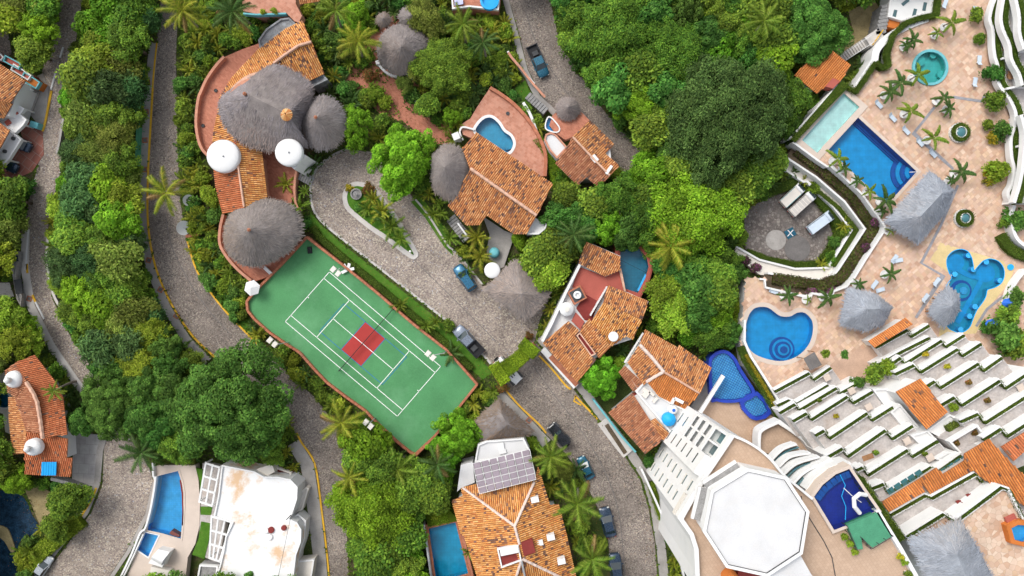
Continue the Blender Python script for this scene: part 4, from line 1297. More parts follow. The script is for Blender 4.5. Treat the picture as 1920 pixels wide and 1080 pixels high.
# ---------------------------------------------------------------- thatched shelters in the garden
def palapa(label, outline, zr, ze, peak, tone, seed, base='thatch_base', post=True, name='thatched_shelter', smooth_outline=True, shag=0.25, straws=55, ground=0.0, cat='thatched roof', blk=0.85):
 q = W(peak[0][0], peak[0][1], zr)
 t = thing(name, label, cat, (q.x, q.y, ground))
 b = thatch_roof(t, outline, zr, ze, peak, tone, straws, seed, base, shag, smooth_outline)
 P = offset([(p.x, p.y) for p in WP(outline, ze)], -0.8)
 if post:
  k = max(1, len(P) // 6)
  for p in P[::k]:
   MB().tube([(p[0], p[1], ground - 0.1), (p[0], p[1], ze + 0.25)], 0.12).build('post', 'wood', t)
 block(outline)
 return t
palapa('round grey thatched shelter in the garden of terracotta paths', ring(757, 93, 50, 48, 14), 7.4, 3.2, [(752, 88)], (0.215, 0.19, 0.185), 11)
palapa('tiny thatched parasol beside the garden path', ring(719, 37, 13, 13, 10), 3.2, 2.3, [(718, 34)], (0.21, 0.17, 0.145), 12, name='thatched_parasol')
palapa('dark grey thatch half hidden under trees near the top edge', ring(770, 32, 22, 20, 10), 5.0, 3.0, [(768, 30)], (0.2, 0.18, 0.175), 13)
palapa('oval grey thatched dome joined to the orange roof of the pool villa', [(810, 300), (820, 283), (833, 272), (850, 273), (868, 285), (880, 305), (883, 325), (876, 348), (862, 366), (845, 375), (826, 368), (811, 350)], 8.4, 4.9, [(834, 313)], (0.225, 0.2, 0.19), 14)
palapa('small round thatched shelter beside the upper cobbled road', ring(1065, 204, 22, 21, 12), 4.6, 2.5, [(1066, 200)], (0.27, 0.23, 0.215), 15, shag=0.4)
palapa('wide thatched gatehouse roof beside the cobbled plaza', [(906, 543), (935, 515), (968, 487), (1000, 517), (1032, 551), (1010, 578), (985, 602), (960, 585), (935, 567)], 6.2, 3.6, [(978, 551)], (0.29, 0.245, 0.22), 16, base='thatch_base', smooth_outline=False)
palapa('brown thatched gatehouse roof below the court corner', [(889, 792), (912, 768), (935, 748), (962, 772), (1000, 808), (988, 816), (940, 822), (905, 829), (893, 812)], 6.0, 3.5, [(940, 776), (952, 796)], (0.215, 0.165, 0.13), 17, smooth_outline=False)

# ---------------------------------------------------------------- villa with the kidney pool
v2 = thing('pool_villa', 'gabled villa with weathered orange barrel tiles below the kidney pool', 'house', (*W(940, 340)[:2], 0))
POOL2 = [(893, 247), (896, 235), (908, 223), (921, 221), (934, 231), (944, 246), (957, 256), (962, 270), (955, 284), (940, 284), (915, 265)]
deck2 = [(919, 164), (940, 178), (965, 198), (992, 228), (1012, 262), (1022, 292), (1021, 330), (985, 330), (890, 262), (868, 252), (862, 235), (882, 222), (895, 200)]
pool_t, pw = pool('swimming_pool', 'small kidney shaped blue pool beside the weathered orange gable roof', POOL2, 1.5, 1.3, 'basin_cyan', coping='white', cop_w=0.45)
flatroof(v2, deck2, 1.5, 'terracotta_pink', name='terrace_floor', holes=[pw])
parapet(v2, [(919, 164), (940, 177), (965, 196), (993, 227), (1013, 261), (1023, 291), (1022, 330)], 1.3, 2.1, 6, 'brick_coping')
for k in range(3):
 q = W(951 + k * 2.2, 268 + k * 3.0, 1.5); MB().lathe((q.x, q.y, 0.2), [(1.0 - 0.28 * k, 0), (1.0 - 0.28 * k, 0.35 + 0.3 * k)], 16).build('step', 'basin_cyan', pool_t)
tile_roof(v2, [(893, 247, 4.4), (1036, 345, 4.3), (1007, 404, 6.3), (882, 317, 6.4), (866, 281, 4.9)], (0.56, -0.83), 'worn', 0.26, 0.38, 0.5, 7)
tile_roof(v2, [(882, 317, 6.4), (1007, 404, 6.3), (987, 438, 4.6), (964, 438, 4.3), (913, 404, 4.9), (899, 422, 4.5), (874, 423, 4.2), (840, 385, 4.2), (866, 345, 5.4)], (-0.56, 0.83), 'worn', 0.24, 0.38, 0.5, 8)
ridge(v2, [(882, 316, 6.4), (945, 361, 6.35), (1006, 404, 6.3)], 0.5)
walls(v2, [(893, 250), (1032, 347), (985, 432), (965, 435), (915, 402), (876, 418), (845, 384)], 0, 4.1, 'white', 0.6)
flatroof(v2, [(905, 405), (945, 432), (965, 440), (955, 470), (945, 500), (925, 510), (912, 470), (918, 440)], 0.6, 'concrete', name='courtyard_floor')
flatroof(v2, [(1000, 408), (1026, 420), (1022, 430), (1010, 440), (988, 440)], 3.9, 'white', par=0.55, parmat='white', name='balcony')
dome(v2, 923, 507, 15, 3.4, 0.35)
q = W(855, 255, 3.0); MB().box((q.x, q.y, 0), (1.1, 1.1, 3.0), 0.4).build('chimney', 'white', v2)
for k in range(9):
 q = W(846 + k * 3.6, 410 + k * 4.6, 0.1 + k * 0.16)
 MB().box((q.x, q.y, 0), (0.42, 1.7, 0.2 + k * 0.16), -0.9).build('step', 'stone_grey', v2)
parapet(v2, [(858, 418), (878, 446)], 0, 1.8, 3, 'white', sn=0)
parapet(v2, [(868, 262), (862, 248), (868, 238), (890, 243)], 1.4, 2.0, 3, 'white')
block([(840, 384), (866, 275), (862, 235), (885, 215), (919, 162), (1000, 235), (1026, 290), (1037, 345), (1028, 425), (1008, 442), (960, 470), (935, 522), (908, 510), (905, 430), (875, 450), (838, 410)])
tag(MB().lathe(W(952, 213, 1.5), [(0.26, 0), (0.3, 0.12), (0.22, 0.15), (0, 0.1)], 14, closed_top=False).build('drain_cover', 'dark_grey'), 'round dark drain cover on the pink terrace above the kidney pool', 'drain cover')
b_ = thing('storage_tank', 'small teal water tank in the grey courtyard under the palms', 'tank', W(927, 474, 0.6))
MB().lathe(W(927, 474, 0.6), [(0.85, 0), (0.85, 0.9), (0.5, 1.2), (0.2, 1.25)], 18).build('shell', 'teal_paint', b_, True)

# ---------------------------------------------------------------- villa beside the upper road
v3 = thing('corner_villa', 'stepped tiled villa with white rounded balcony below the upper road', 'house', (*W(1095, 285)[:2], 0))
walls(v3, [(1103, 230), (1148, 270), (1152, 312), (1118, 340), (1085, 340), (1045, 305), (1075, 258)], 0, 4.4, 'white', 0.4)
tile_roof(v3, [(1105, 226, 4.6), (1153, 270, 4.6), (1135, 288, 5.2), (1159, 312, 4.6), (1144, 330, 5.8), (1074, 256, 6.2)], (0.7, -0.7), 'worn', 0.24, 0.38, 0.5, 9)
tile_roof(v3, [(1074, 256, 6.2), (1144, 330, 5.8), (1121, 350, 4.6), (1099, 332, 5.0), (1083, 348, 4.4), (1041, 306, 4.5), (1060, 280, 5.2)], (-0.7, 0.7), 'brown', 0.24, 0.38, 0.5, 10)
ridge(v3, [(1074, 257, 6.25), (1108, 293, 6.1), (1143, 329, 5.9)], 0.34)
for (x, y, w, l, a, nm) in ((1115, 297, 0.8, 1.1, 0.7, 'chimney'), (1142, 318, 0.45, 1.5, -0.6, 'skylight')):
 q = W(x, y, 6.2); MB().box((q.x, q.y, 5.2), (w, l, 1.0), a).build(nm, 'white', v3)
flatroof(v3, [(1020, 262), (1023, 252), (1033, 248), (1043, 253), (1064, 277), (1044, 298), (1030, 282)], 3.4, 'white_roof', par=0.25, parmat='pink_stucco', name='balcony')
flatroof(v3, [(1036, 216), (1050, 205), (1090, 210), (1106, 226), (1074, 256), (1060, 262), (1042, 250), (1030, 235)], 1.8, 'terracotta', name='terrace_floor')
jac, jw = pool('plunge_pool', 'small shaded blue plunge pool beside the white rounded balcony', [(1026, 225), (1032, 221), (1047, 238), (1046, 246), (1036, 246), (1024, 240)], 1.9, 0.7, 'basin_deep', coping='white', cop_w=0.2, smooth_n=3)
for k in range(8):
 q = W(991 + k * 4.4, 180 + k * 3.9, 0.5 + k * 0.1); MB().box((q.x, q.y, 0), (0.42, 1.3, 0.5 + 0.12 * k), -0.72).build('step', 'stone_grey', v3)
block([(985, 175), (1035, 205), (1106, 222), (1155, 270), (1140, 290), (1160, 312), (1120, 352), (1083, 350), (1038, 310), (1017, 262), (1020, 225)])
parapet(v3, [(981, 192), (993, 212), (1001, 232), (1010, 258)], 0, 1.6, 5, 'white')
wl = thing('garden_wall', 'white garden wall with pink coping along the upper road', 'wall', (*W(975, 130)[:2], 0))
MB().wall([(p.x, p.y) for p in WP([(952, 96), (960, 108), (975, 125), (988, 142), (1002, 157)], 1.6)], 0.3, 0, 1.6).build('wall_body', 'white', wl)
MB().wall([(p.x, p.y) for p in WP([(953, 98), (961, 110), (976, 127), (989, 144), (1002, 160), (1022, 182)], 1.75)], 0.36, 1.6, 1.75).build('coping', 'pink_stucco', wl)

# ---------------------------------------------------------------- red-floored villa with the half-round pool
v4 = thing('courtyard_villa', 'villa of red roof terraces and orange tile wings beside the half-round teal pool', 'house', (*W(1120, 590)[:2], 0))
POOL4 = [(1164, 462), (1180, 459), (1198, 466), (1212, 482), (1216, 500), (1210, 522), (1196, 549), (1168, 540), (1160, 505)]
flatroof(v4, [(1085, 495), (1099, 452), (1163, 480), (1163, 505), (1172, 546), (1216, 565), (1185, 636), (1142, 650), (1116, 672), (1082, 716), (1017, 643), (1050, 575)], 3.6, 'white', name='wall')
p4, p4w = pool('half_round_pool', 'half-round teal pool with red rim beside the red terrace', POOL4, 3.4, 1.3, 'basin_teal', coping='red_floor', cop_w=0.55, smooth_n=0)
MB().prism(offset(p4w, 0.75), 0, 3.38, [p4w]).build('pool_wall', 'red_floor', p4)
MB().bar(W(1165, 488, 3.36), W(1213, 512, 3.36), 0.05, 0.05).build('rope', 'dark', p4)
MB().bar(W(1212, 515, 3.3), W(1197, 546, 3.3), 0.5, 0.1).build('bench', 'basin_sky', p4)
flatroof(v4, [(1086, 500), (1134, 518), (1162, 506), (1171, 546), (1139, 538), (1123, 566), (1073, 538)], 3.75, 'red_floor', z0=3.5, name='roof_terrace')
flatroof(v4, [(1102, 545), (1124, 560), (1110, 603), (1096, 600), (1080, 578)], 3.66, 'maroon', z0=3.5, name='roof_terrace')
flatroof(v4, [(1080, 586), (1096, 603), (1088, 618), (1072, 602)], 4.3, 'red_floor', z0=3.5, name='roof_terrace')
parapet(v4, [(1139, 537), (1122, 566), (1107, 592)], 3.6, 4.5, 2.4, 'white', sn=0)
parapet(v4, [(1088, 495), (1060, 550), (1035, 605), (1017, 640)], 0, 4.7, 5, 'white', sn=0, name='side_wall')
parapet(v4, [(1134, 518), (1163, 505), (1172, 546)], 3.6, 4.3, 3, 'mortar', sn=0)
tile_roof(v4, [(1099, 453, 5.6), (1163, 481, 5.6), (1163, 506, 4.9), (1134, 518, 4.7), (1085, 494, 4.8)], (-0.45, 0.9), 'worn', 0.28, 0.38, 0.5, 11)
tile_roof(v4, [(1139, 536, 4.8), (1216, 564, 4.8), (1204, 600, 5.6), (1132, 567, 6.2)], (0.42, -0.9), 'worn', 0.32, 0.38, 0.5, 12)
tile_roof(v4, [(1132, 567, 6.2), (1204, 600, 5.6), (1186, 636, 4.6), (1174, 630, 4.8), (1146, 650, 4.4), (1108, 604, 5.2)], (-0.5, 0.87), 'orange', 0.09, 0.38, 0.5, 13)
tile_roof(v4, [(1105, 597, 5.2), (1145, 650, 5.0), (1124, 672, 4.3), (1086, 622, 4.4)], (-0.65, 0.75), 'worn', 0.3, 0.38, 0.5, 14)
tile_roof(v4, [(1066, 602, 5.4), (1086, 619, 5.3), (1078, 630, 5.2), (1108, 668, 5.2), (1118, 674, 5.0), (1082, 716, 4.0), (1018, 643, 4.2)], (-0.62, 0.78), 'worn', 0.26, 0.38, 0.5, 15)
flatroof(v4, [(1080, 629), (1087, 623), (1117, 663), (1108, 668)], 4.9, 'maroon', z0=3.6, par=0.45, parmat='mortar', parw=0.18, name='light_well')
q = W(1082, 553, 4.4)
MB().box((q.x, q.y, 3.6), (2.3, 2.3, 0.9), 0.5).build('plant_room', 'brick_coping', v4)
MB().box((q.x, q.y, 4.5), (1.8, 1.8, 0.05), 0.5).build('hatch', 'dark_grey', v4)
MB().lathe((q.x, q.y, 4.55), [(0.6, 0), (0.62, 0.35), (0.32, 0.4), (0.3, 0.1), (0, 0.1)], 20, closed_top=False).build('vent', 'white', v4)
t = thing('water_tank', 'round white water tank on the roof of the red courtyard villa', 'water tank', W(1063, 580, 3.7))
q = W(1063, 580, 5.0); MB().lathe((q.x, q.y, 3.6), [(1.1, 0), (1.12, 1.2), (1.0, 1.4), (0.5, 1.55), (0.42, 1.62)], 24).build('shell', 'white', t, True)
MB().lathe((q.x, q.y, 5.2), [(0.42, 0), (0.42, 0.1), (0.3, 0.12)], 16).build('lid', 'offwhite', t)
t = thing('satellite_dish', 'round white dish on the orange roof of the courtyard villa', 'satellite dish', W(1150, 631, 5.2))
q = W(1150, 631, 5.8); MB().lathe((q.x, q.y, 5.6), [(0.1, 0), (0.5, 0.08), (0.78, 0.24), (0.76, 0.27), (0.45, 0.13), (0.0, 0.08)], 22, closed_top=False).build('reflector', 'white', t, True)
MB().tube([(q.x, q.y, 4.6), (q.x, q.y, 5.66)], 0.05).build('mast', 'grey_metal', t)
block([(1099, 450), (1165, 458), (1200, 462), (1220, 495), (1202, 550), (1218, 565), (1187, 638), (1150, 655), (1122, 680), (1082, 720), (1015, 645), (1055, 560)])
wl = thing('garden_wall', 'low terracotta wall with white base along the street below the courtyard villa', 'wall', (*W(1050, 690)[:2], 0))
MB().wall([(p.x, p.y) for p in WP([(1018, 655), (1080, 725)], 1.2)], 1.0, 0, 1.2).build('wall_body', 'white', wl)
MB().wall([(p.x, p.y) for p in WP([(1032, 668), (1082, 722)], 1.24)], 0.8, 1.2, 1.24).build('planter_bed', 'brick_coping', wl)

# ---------------------------------------------------------------- villa with the white roof deck
v5 = thing('deck_villa', 'orange tiled villa with white roof deck and blue tank', 'house', (*W(1240, 710)[:2], 0))
walls(v5, [(1209, 622), (1330, 690), (1308, 732), (1262, 805), (1210, 845), (1145, 775), (1192, 735), (1165, 695)], 0, 4.2, 'white', 0.5)
tile_roof(v5, [(1209, 619, 4.9), (1271, 652, 4.9), (1274, 647, 4.9), (1335, 690, 4.8), (1312, 737, 5.8), (1244, 697, 6.6), (1199, 646, 6.0)], (0.5, -0.86), 'worn', 0.22, 0.38, 0.5, 16)
tile_roof(v5, [(1199, 646, 6.0), (1244, 697, 6.6), (1207, 721, 5.0), (1177, 680, 4.8)], (-0.66, 0.75), 'worn', 0.18, 0.38, 0.5, 17)
tile_roof(v5, [(1244, 697, 6.6), (1312, 737, 5.8), (1286, 768, 4.6), (1235, 743, 5.0), (1215, 717, 5.4)], (-0.4, 0.9), 'new', 0.05, 0.38, 0.5, 18)
tile_roof(v5, [(1172, 686, 4.4), (1208, 720, 4.6), (1190, 737, 3.9), (1160, 697, 3.9)], (-0.66, 0.75), 'brown', 0.12, 0.38, 0.5, 19)
ridge(v5, [(1199, 646, 6.05), (1222, 670, 6.4), (1244, 697, 6.65)], 0.55, 'mortar_pale'); ridge(v5, [(1244, 697, 6.65), (1278, 717, 6.3), (1311, 737, 5.9)], 0.35)
ridge(v5, [(1244, 697, 6.65), (1228, 706, 6.0), (1212, 716, 5.4)], 0.5, 'mortar_pale')
flatroof(v5, [(1191, 734), (1209, 713), (1236, 741), (1260, 756), (1284, 767), (1257, 812)], 4.5, 'white_roof', z0=3.0, par=0.3, parmat='white', name='roof_deck')
tile_roof(v5, [(1141, 774, 4.2), (1186, 737, 5.0), (1243, 825, 5.0), (1210, 851, 4.2)], (-0.7, 0.7), 'brown', 0.3, 0.36, 0.5, 20)
tile_roof(v5, [(1219, 790, 4.9), (1229, 784, 5.0), (1256, 814, 4.9), (1243, 825, 4.8)], (0.7, 0.6), 'worn', 0.12, 0.36, 0.5, 21)
flatroof(v5, [(1187, 738), (1196, 737), (1226, 780), (1216, 789)], 3.6, 'maroon', z0=2.5, name='light_well')
for (x, y, w, l, a) in ((1273, 751, 0.5, 1.5, 1.1), (1262, 752, 0.4, 1.0, -0.4)):
 q = W(x, y, 5.4); MB().box((q.x, q.y, 4.6), (w, l, 0.9), a).build('chimney', 'white', v5)
for (x, y, w, l) in ((1212, 735, 1.1, 0.7), (1209, 742, 0.8, 0.5), (1229, 750, 0.4, 1.0), (1222, 738, 1.0, 0.4)):
 q = W(x, y, 4.9); MB().box((q.x, q.y, 4.5), (w, l, 0.45), -0.7).build('air_unit', 'offwhite', v5)
t = thing('water_tank', 'bright blue round water tank on the white roof deck', 'water tank', W(1255, 787, 4.5))
q = W(1255, 787, 5.5); MB().lathe((q.x, q.y, 4.5), [(1.02, 0), (1.05, 0.9), (0.95, 1.1), (0.4, 1.25), (0.35, 1.32)], 24).build('shell', 'sky_blue', t, True)
t = thing('water_tank', 'white water tank with blue lid beside the blue one', 'water tank', W(1263, 769, 4.5))
q = W(1263, 769, 5.5); MB().lathe((q.x, q.y, 4.5), [(0.7, 0), (0.7, 0.8), (0.55, 1.0), (0.3, 1.1)], 20).build('shell', 'white', t, True)
MB().lathe((q.x, q.y, 5.55), [(0.26, 0), (0.26, 0.12), (0.2, 0.15)], 14).build('lid', 'blue_paint', t)
# louvred white screen on its left corner
sc = MB()
for k in range(5):
 MB().bar(W(1172 + k * 8.2, 676 - k * 12.5, 4.2), W(1180 + k * 8.2, 681 - k * 12.5, 4.2), 0.25, 0.2).build('pergola_beam', 'white', v5)
MB().bar(W(1171, 680, 4.4), W(1206, 624, 4.4), 0.25, 0.2).build('pergola_rail', 'white', v5)
MB().bar(W(1178, 682, 4.4), W(1212, 626, 4.4), 0.25, 0.2).build('pergola_rail', 'white', v5)
block([(1165, 685), (1205, 618), (1276, 645), (1338, 690), (1310, 740), (1288, 770), (1258, 818), (1210, 855), (1136, 775), (1112, 752), (1128, 742)])
wl = thing('garden_wall', 'pale teal garden wall below the brown tile roof on the street', 'wall', (*W(1150, 800)[:2], 0))
MB().wall([(p.x, p.y) for p in WP([(1113, 750), (1140, 785), (1165, 818), (1192, 848)], 1.8)], 0.3, 0, 1.8).build('wall_body', 'teal_paint', wl)
MB().wall([(p.x, p.y) for p in WP([(1130, 790), (1160, 830), (1178, 852)], 0.7)], 1.9, 0, 0.5).build('driveway', 'pale_concrete', wl)
MB().wall([(p.x, p.y) for p in WP([(1137, 796), (1173, 850)], 0.55)], 0.7, 0.5, 0.55).build('planter_bed', 'soil', wl)

# ---------------------------------------------------------------- house with the solar panels
v6 = thing('solar_house', 'orange hipped tile house with solar panels at the bottom centre', 'house', (*W(960, 990)[:2], 0))
walls(v6, [(850, 940), (872, 915), (1005, 878), (1030, 950), (1046, 950), (1085, 1110), (905, 1110), (868, 1000)], 0, 4.6, 'white', 0.5)
APEX = (965, 986, 7.6)
tile_roof(v6, [(866, 914, 4.9), (896, 907, 4.9), (1002, 902, 5.6), APEX], (-0.1, -1), 'orange', 0.16, 0.38, 0.5, 22)
tile_roof(v6, [(866, 914, 4.9), APEX, (974, 1020, 7.6), (978, 1050, 7.6), (958, 1110, 6.4), (905, 1110, 4.6), (870, 1003, 4.6), (864, 1003, 4.6), (846, 940, 4.7), (868, 930, 5.2)], (-1, 0.22), 'orange', 0.13, 0.38, 0.5, 23)
tile_roof(v6, [(1002, 902, 5.6), (1008, 874, 4.9), (1030, 947, 4.8), (1048, 946, 4.5), (1062, 1000, 4.5), (1086, 1110, 4.5), (1068, 1090, 5.0), (980, 1048, 7.6), (974, 1020, 7.6), APEX], (1, -0.22), 'orange', 0.16, 0.38, 0.5, 24)
tile_roof(v6, [(980, 1048, 7.6), (1068, 1090, 5.0), (1075, 1115, 4.6), (955, 1115, 4.8)], (0.15, 1), 'orange', 0.07, 0.38, 0.5, 25)
for a, b in (((867, 914, 4.9), APEX), ((1002, 903, 5.6), APEX), (APEX, (974, 1020, 7.6)), ((980, 1048, 7.6), (1068, 1090, 5.1)), ((978, 1050, 7.5), (958, 1110, 6.0))):
 ridge(v6, [a, b], 0.42, 'mortar_pale')
flatroof(v6, [(890, 866), (896, 833), (912, 826), (982, 821), (993, 843), (990, 860)], 4.0, 'white_roof', par=0.3, parmat='white')
flatroof(v6, [(857, 922), (864, 872), (886, 866), (890, 905), (866, 914)], 3.8, 'white_roof', par=0.0, parmat='white')
MB().bar(W(934, 838, 4.1), W(945, 836, 4.1), 1.2, 0.5).build('skylight', 'white', v6); MB().bar(W(936, 848, 4.1), W(949, 845, 4.1), 0.6, 0.4).build('skylight', 'white', v6)
flatroof(v6, [(932, 1028), (972, 1020), (978, 1050), (940, 1064)], 7.4, 'maroon', z0=5.5, par=0.3, parmat='white', parw=0.2, name='roof_hatch')
MB().prism([(p.x, p.y) for p in WP([(937, 1031), (971, 1024), (973, 1036), (939, 1043)], 8.0)], 7.4, 8.0).build('dormer', 'white', v6)
MB().prism([(p.x, p.y) for p in WP([(977, 1017), (998, 1011), (1004, 1036), (982, 1043)], 7.6)], 6.4, 7.6).build('dormer', 'maroon', v6)
for (x, y) in ((1003, 938), (1033, 1009), (1011, 1019), (1053, 1054)):
 q = W(x, y, 6.6); MB().box((q.x, q.y, 5.2), (1.2, 0.85, 1.25), 0.2).build('chimney', 'white', v6)
MB().tube([W(978, 1052, 7.8), W(985, 1085, 7.0)], 0.16).build('pipe', 'grey_metal', v6)
# the array: a tilted frame of seven by five panels
sa = thing('solar_array', 'tilted array of thirty-five pale solar panels on the orange roof', 'solar panels', (*W(945, 884)[:2], 4.9))
A, B, C_, D_ = W(886, 869, 5.6), W(993, 842, 5.6), W(1005, 899, 6.9), W(899, 926, 6.9)
def bil(u, v): return A.lerp(B, u).lerp(D_.lerp(C_, u), v)
nrm = (B - A).cross(D_ - A).normalized()
if nrm.z < 0: nrm = -nrm
fr = MB()
for i in range(8): fr.bar(bil(i / 7, 0), bil(i / 7, 1), 0.06, 0.08)
for j in range(6): fr.bar(bil(0, j / 5), bil(1, j / 5), 0.06, 0.084)
fr.build('frame', 'white', sa)
for i in range(7):
 for j in range(5):
  e = 0.012
  q4 = [bil(i / 7 + e, j / 5 + e), bil((i + 1) / 7 - e, j / 5 + e), bil((i + 1) / 7 - e, (j + 1) / 5 - e), bil(i / 7 + e, (j + 1) / 5 - e)]
  MB().add([p + nrm * 0.01 for p in q4] + [p - nrm * 0.04 for p in q4], [(3, 2, 1, 0), (0, 1, 5, 4), (1, 2, 6, 5), (2, 3, 7, 6), (3, 0, 4, 7)]).build('panel', 'solar_cell', sa)
for (u, v) in ((0.05, 0.95), (0.95, 0.95), (0.05, 0.05), (0.95, 0.05)):
 p = bil(u, v); MB().bar(p, (p.x, p.y, 4.2), 0.1).build('leg', 'grey_metal', sa)
p6, p6w = pool('swimming_pool', 'rectangular light teal pool left of the solar panel house', [(804, 991), (854, 979), (878, 1075), (818, 1090)], 1.4, 1.3, 'basin_cyan', 'pool_water', coping='brick_coping', cop_w=0.3, smooth_n=0)
slab('pool_deck', [(795, 985), (862, 970), (895, 1110), (812, 1110)], 1.4, 'terracotta', [p6w])
tag(MB().wall([(p.x, p.y) for p in WP([(794, 985), (802, 1040), (812, 1110)], 2.3)], 0.25, 0, 2.3).build('garden_wall', 'white'), 'white wall along the left side of the teal rectangular pool', 'wall')
block([(790, 978), (846, 970), (845, 935), (855, 870), (888, 830), (985, 815), (1010, 872), (1030, 940), (1050, 945), (1090, 1085), (805, 1085)])
for i, (x, y, r) in enumerate(((878, 1035, 8),)):
 areca(x, y, r * 2, 'small areca palm between the teal pool and the tiled roof', 'green', ground=1.4)

# ---------------------------------------------------------------- the white-roofed house and its pool, lower left
v7 = thing('white_house', 'house with large white rust-stained flat roof at the bottom', 'house', (*W(480, 980)[:2], 0))
roof7 = [(417, 871), (478, 883), (497, 893), (522, 893), (546, 898), (559, 912), (558, 935), (549, 962), (543, 972), (558, 978), (566, 992), (565, 1015), (556, 1040), (552, 1075), (545, 1110), (395, 1110), (413, 1060), (420, 1030), (424, 1005), (436, 980), (402, 968), (410, 930)]
flatroof(v7, roof7, 4.0, 'white_rusty', par=0.3, parmat='white', parw=0.2)
flatroof(v7, [(480, 880), (510, 870), (515, 885), (498, 894)], 3.4, 'offwhite')
flatroof(v7, [(516, 885), (520, 875), (548, 885), (545, 892), (530, 892)], 1.6, 'maroon', par=0.4, parmat='offwhite')
flatroof(v7, [(556, 930), (575, 912), (580, 915), (568, 955), (552, 962)], 1.2, 'offwhite', par=0.3, parmat='offwhite', name='balcony')
flatroof(v7, [(548, 970), (560, 962), (575, 975), (572, 1010), (560, 1045), (556, 1040), (566, 1010), (566, 992), (557, 978)], 2.2, 'white', par=0.3, parmat='white', name='balcony')
flatroof(v7, [(548, 1052), (590, 1048), (582, 1100), (545, 1100)], 2.0, 'offwhite', par=0.2, parmat='white')
MB().tube([W(546, 965, 6.0), W(520, 1090, 6.0)], 0.03, 4).build('wire', 'dark_grey', v7)
q = W(546, 965, 4.0); MB().tube([(q.x, q.y, 4.0), (q.x, q.y, 6.3)], 0.07).build('mast', 'dark_grey', v7)
for (x, y, r, m_, nm) in ((508, 994, 0.5, 'maroon', 'vent'), (532, 990, 0.42, 'maroon', 'vent'), (505, 1007, 0.5, 'white', 'vent'), (498, 995, 0.5, 'white', 'vent')):
 q = W(x, y, 4.2); MB().lathe((q.x, q.y, 4.0), [(r, 0), (r, 0.25), (r * 0.8, 0.3)], 16).build(nm, m_, v7)
def pergola(label, quad, nu, nv, z, base_z=1.4):
 """open white frame of beams on posts"""
 a, b, c_, d_ = [W(x, y, z) for x, y in quad]
 t = thing('pergola', label, 'pergola', (a.x, a.y, base_z))
 f = lambda u, v: a.lerp(b, u).lerp(d_.lerp(c_, u), v)
 for i in range(nu + 1): MB().bar(f(i / nu, -0.03), f(i / nu, 1.03), 0.26, 0.22).build('beam', 'white', t)
 for j in range(nv + 1): MB().bar(f(-0.03, j / nv) + Vector((0, 0, 0.05)), f(1.03, j / nv) + Vector((0, 0, 0.05)), 0.30, 0.24).build('rail', 'white', t)
 for u, v in ((0, 0), (1, 0), (1, 1), (0, 1)):
  p = f(u, v); MB().bar((p.x, p.y, base_z - 0.1), (p.x, p.y, z), 0.22).build('post', 'white', t)
pergola('upper white pergola between the curved pool deck and the white roof', [(386, 868), (412, 876), (398, 948), (374, 940)], 2, 3, 3.6)
pergola('lower white pergola beside the lawn left of the white roof', [(397, 968), (434, 978), (412, 1052), (393, 1045)], 3, 3, 3.6)
tag(MB().prism([(p.x, p.y) for p in WP([(380, 868), (440, 882), (410, 1056), (372, 1040)], 1.36)], 0, 1.36).build('terrace_floor', 'pale_floor'), kind='structure')
P7 = [(293, 893), (334, 883), (341, 905), (344, 925), (344, 950), (342, 978), (339, 1010), (305, 1000), (277, 994), (283, 960), (290, 925)]
p7, p7w = pool('swimming_pool', 'fan shaped blue pool with curved edge in the lower left', P7, 1.4, 1.3, 'basin_sky', coping='cream_deck', cop_w=0.3, smooth_n=0, wall='basin_deep')
p7b, p7bw = pool('wading_pool', 'small blue wading pool below the fan shaped pool', [(272, 998), (297, 1004), (278, 1044), (257, 1030)], 1.4, 0.9, 'basin_sky', coping='white', cop_w=0.2, smooth_n=0)
MB().wall([(p.x, p.y) for p in WP([(338, 900), (342, 925), (343, 960), (342, 985)], 1.44)], 0.22, 1.3, 1.46).build('red_edge', 'maroon', p7)
MB().prism([(p.x, p.y) for p in WP([(318, 1000), (322, 994), (337, 1003), (336, 1010)], 1.0)], 0.1, 1.1).build('step', 'red_floor', p7)
slab('pool_deck', [(286, 872), (366, 872), (372, 900), (375, 940), (374, 985), (366, 1020), (352, 1045), (345, 1110), (215, 1110), (236, 1070), (255, 1030), (270, 993), (280, 955), (288, 905)], 1.4, 'cream_deck', [p7w, p7bw])
tag(MB().wall([(p.x, p.y) for p in WP(sm([(286, 868), (287, 893), (291, 900), (283, 950), (272, 990), (262, 1000), (246, 1040), (222, 1090)], False, 3), 2.0)], 0.28, 0, 2.0).build('pool_wall', 'white'), 'long white wall with ledge between the lower left road and the fan pool', 'wall')
tag(MB().wall([(p.x, p.y) for p in WP([(268, 1002), (250, 1042), (228, 1088)], 1.9)], 0.2, 1.3, 1.9).build('planter_wall', 'white'), 'low white planter wall inside the roadside wall', 'wall')
o = MB().sheet([(p.x, p.y) for p in WP([(262, 1004), (268, 1003), (246, 1060), (228, 1100), (222, 1100)], 1.44)], 1.44).build('lawn', 'lawn'); o['kind'] = 'structure'
for pl in ([(367, 878), (380, 880), (376, 945), (375, 905)], [(376, 950), (398, 950), (395, 966), (376, 965)], [(377, 978), (398, 982), (390, 1020), (383, 1048), (360, 1040), (372, 1010)]):
 o = MB().prism([(p.x, p.y) for p in WP(pl, 1.45)], 1.0, 1.45).build('lawn', 'lawn'); o['kind'] = 'structure'
t = thing('bar_shelter', 'white barrel-roofed poolside kiosk below the fan pool', 'kiosk', (*W(300, 1045)[:2], 1.4))
MB().prism([(p.x, p.y) for p in WP([(296, 1030), (318, 1035), (304, 1064), (278, 1056)], 3.0)], 1.3, 3.0).build('kiosk_body', 'white', t)
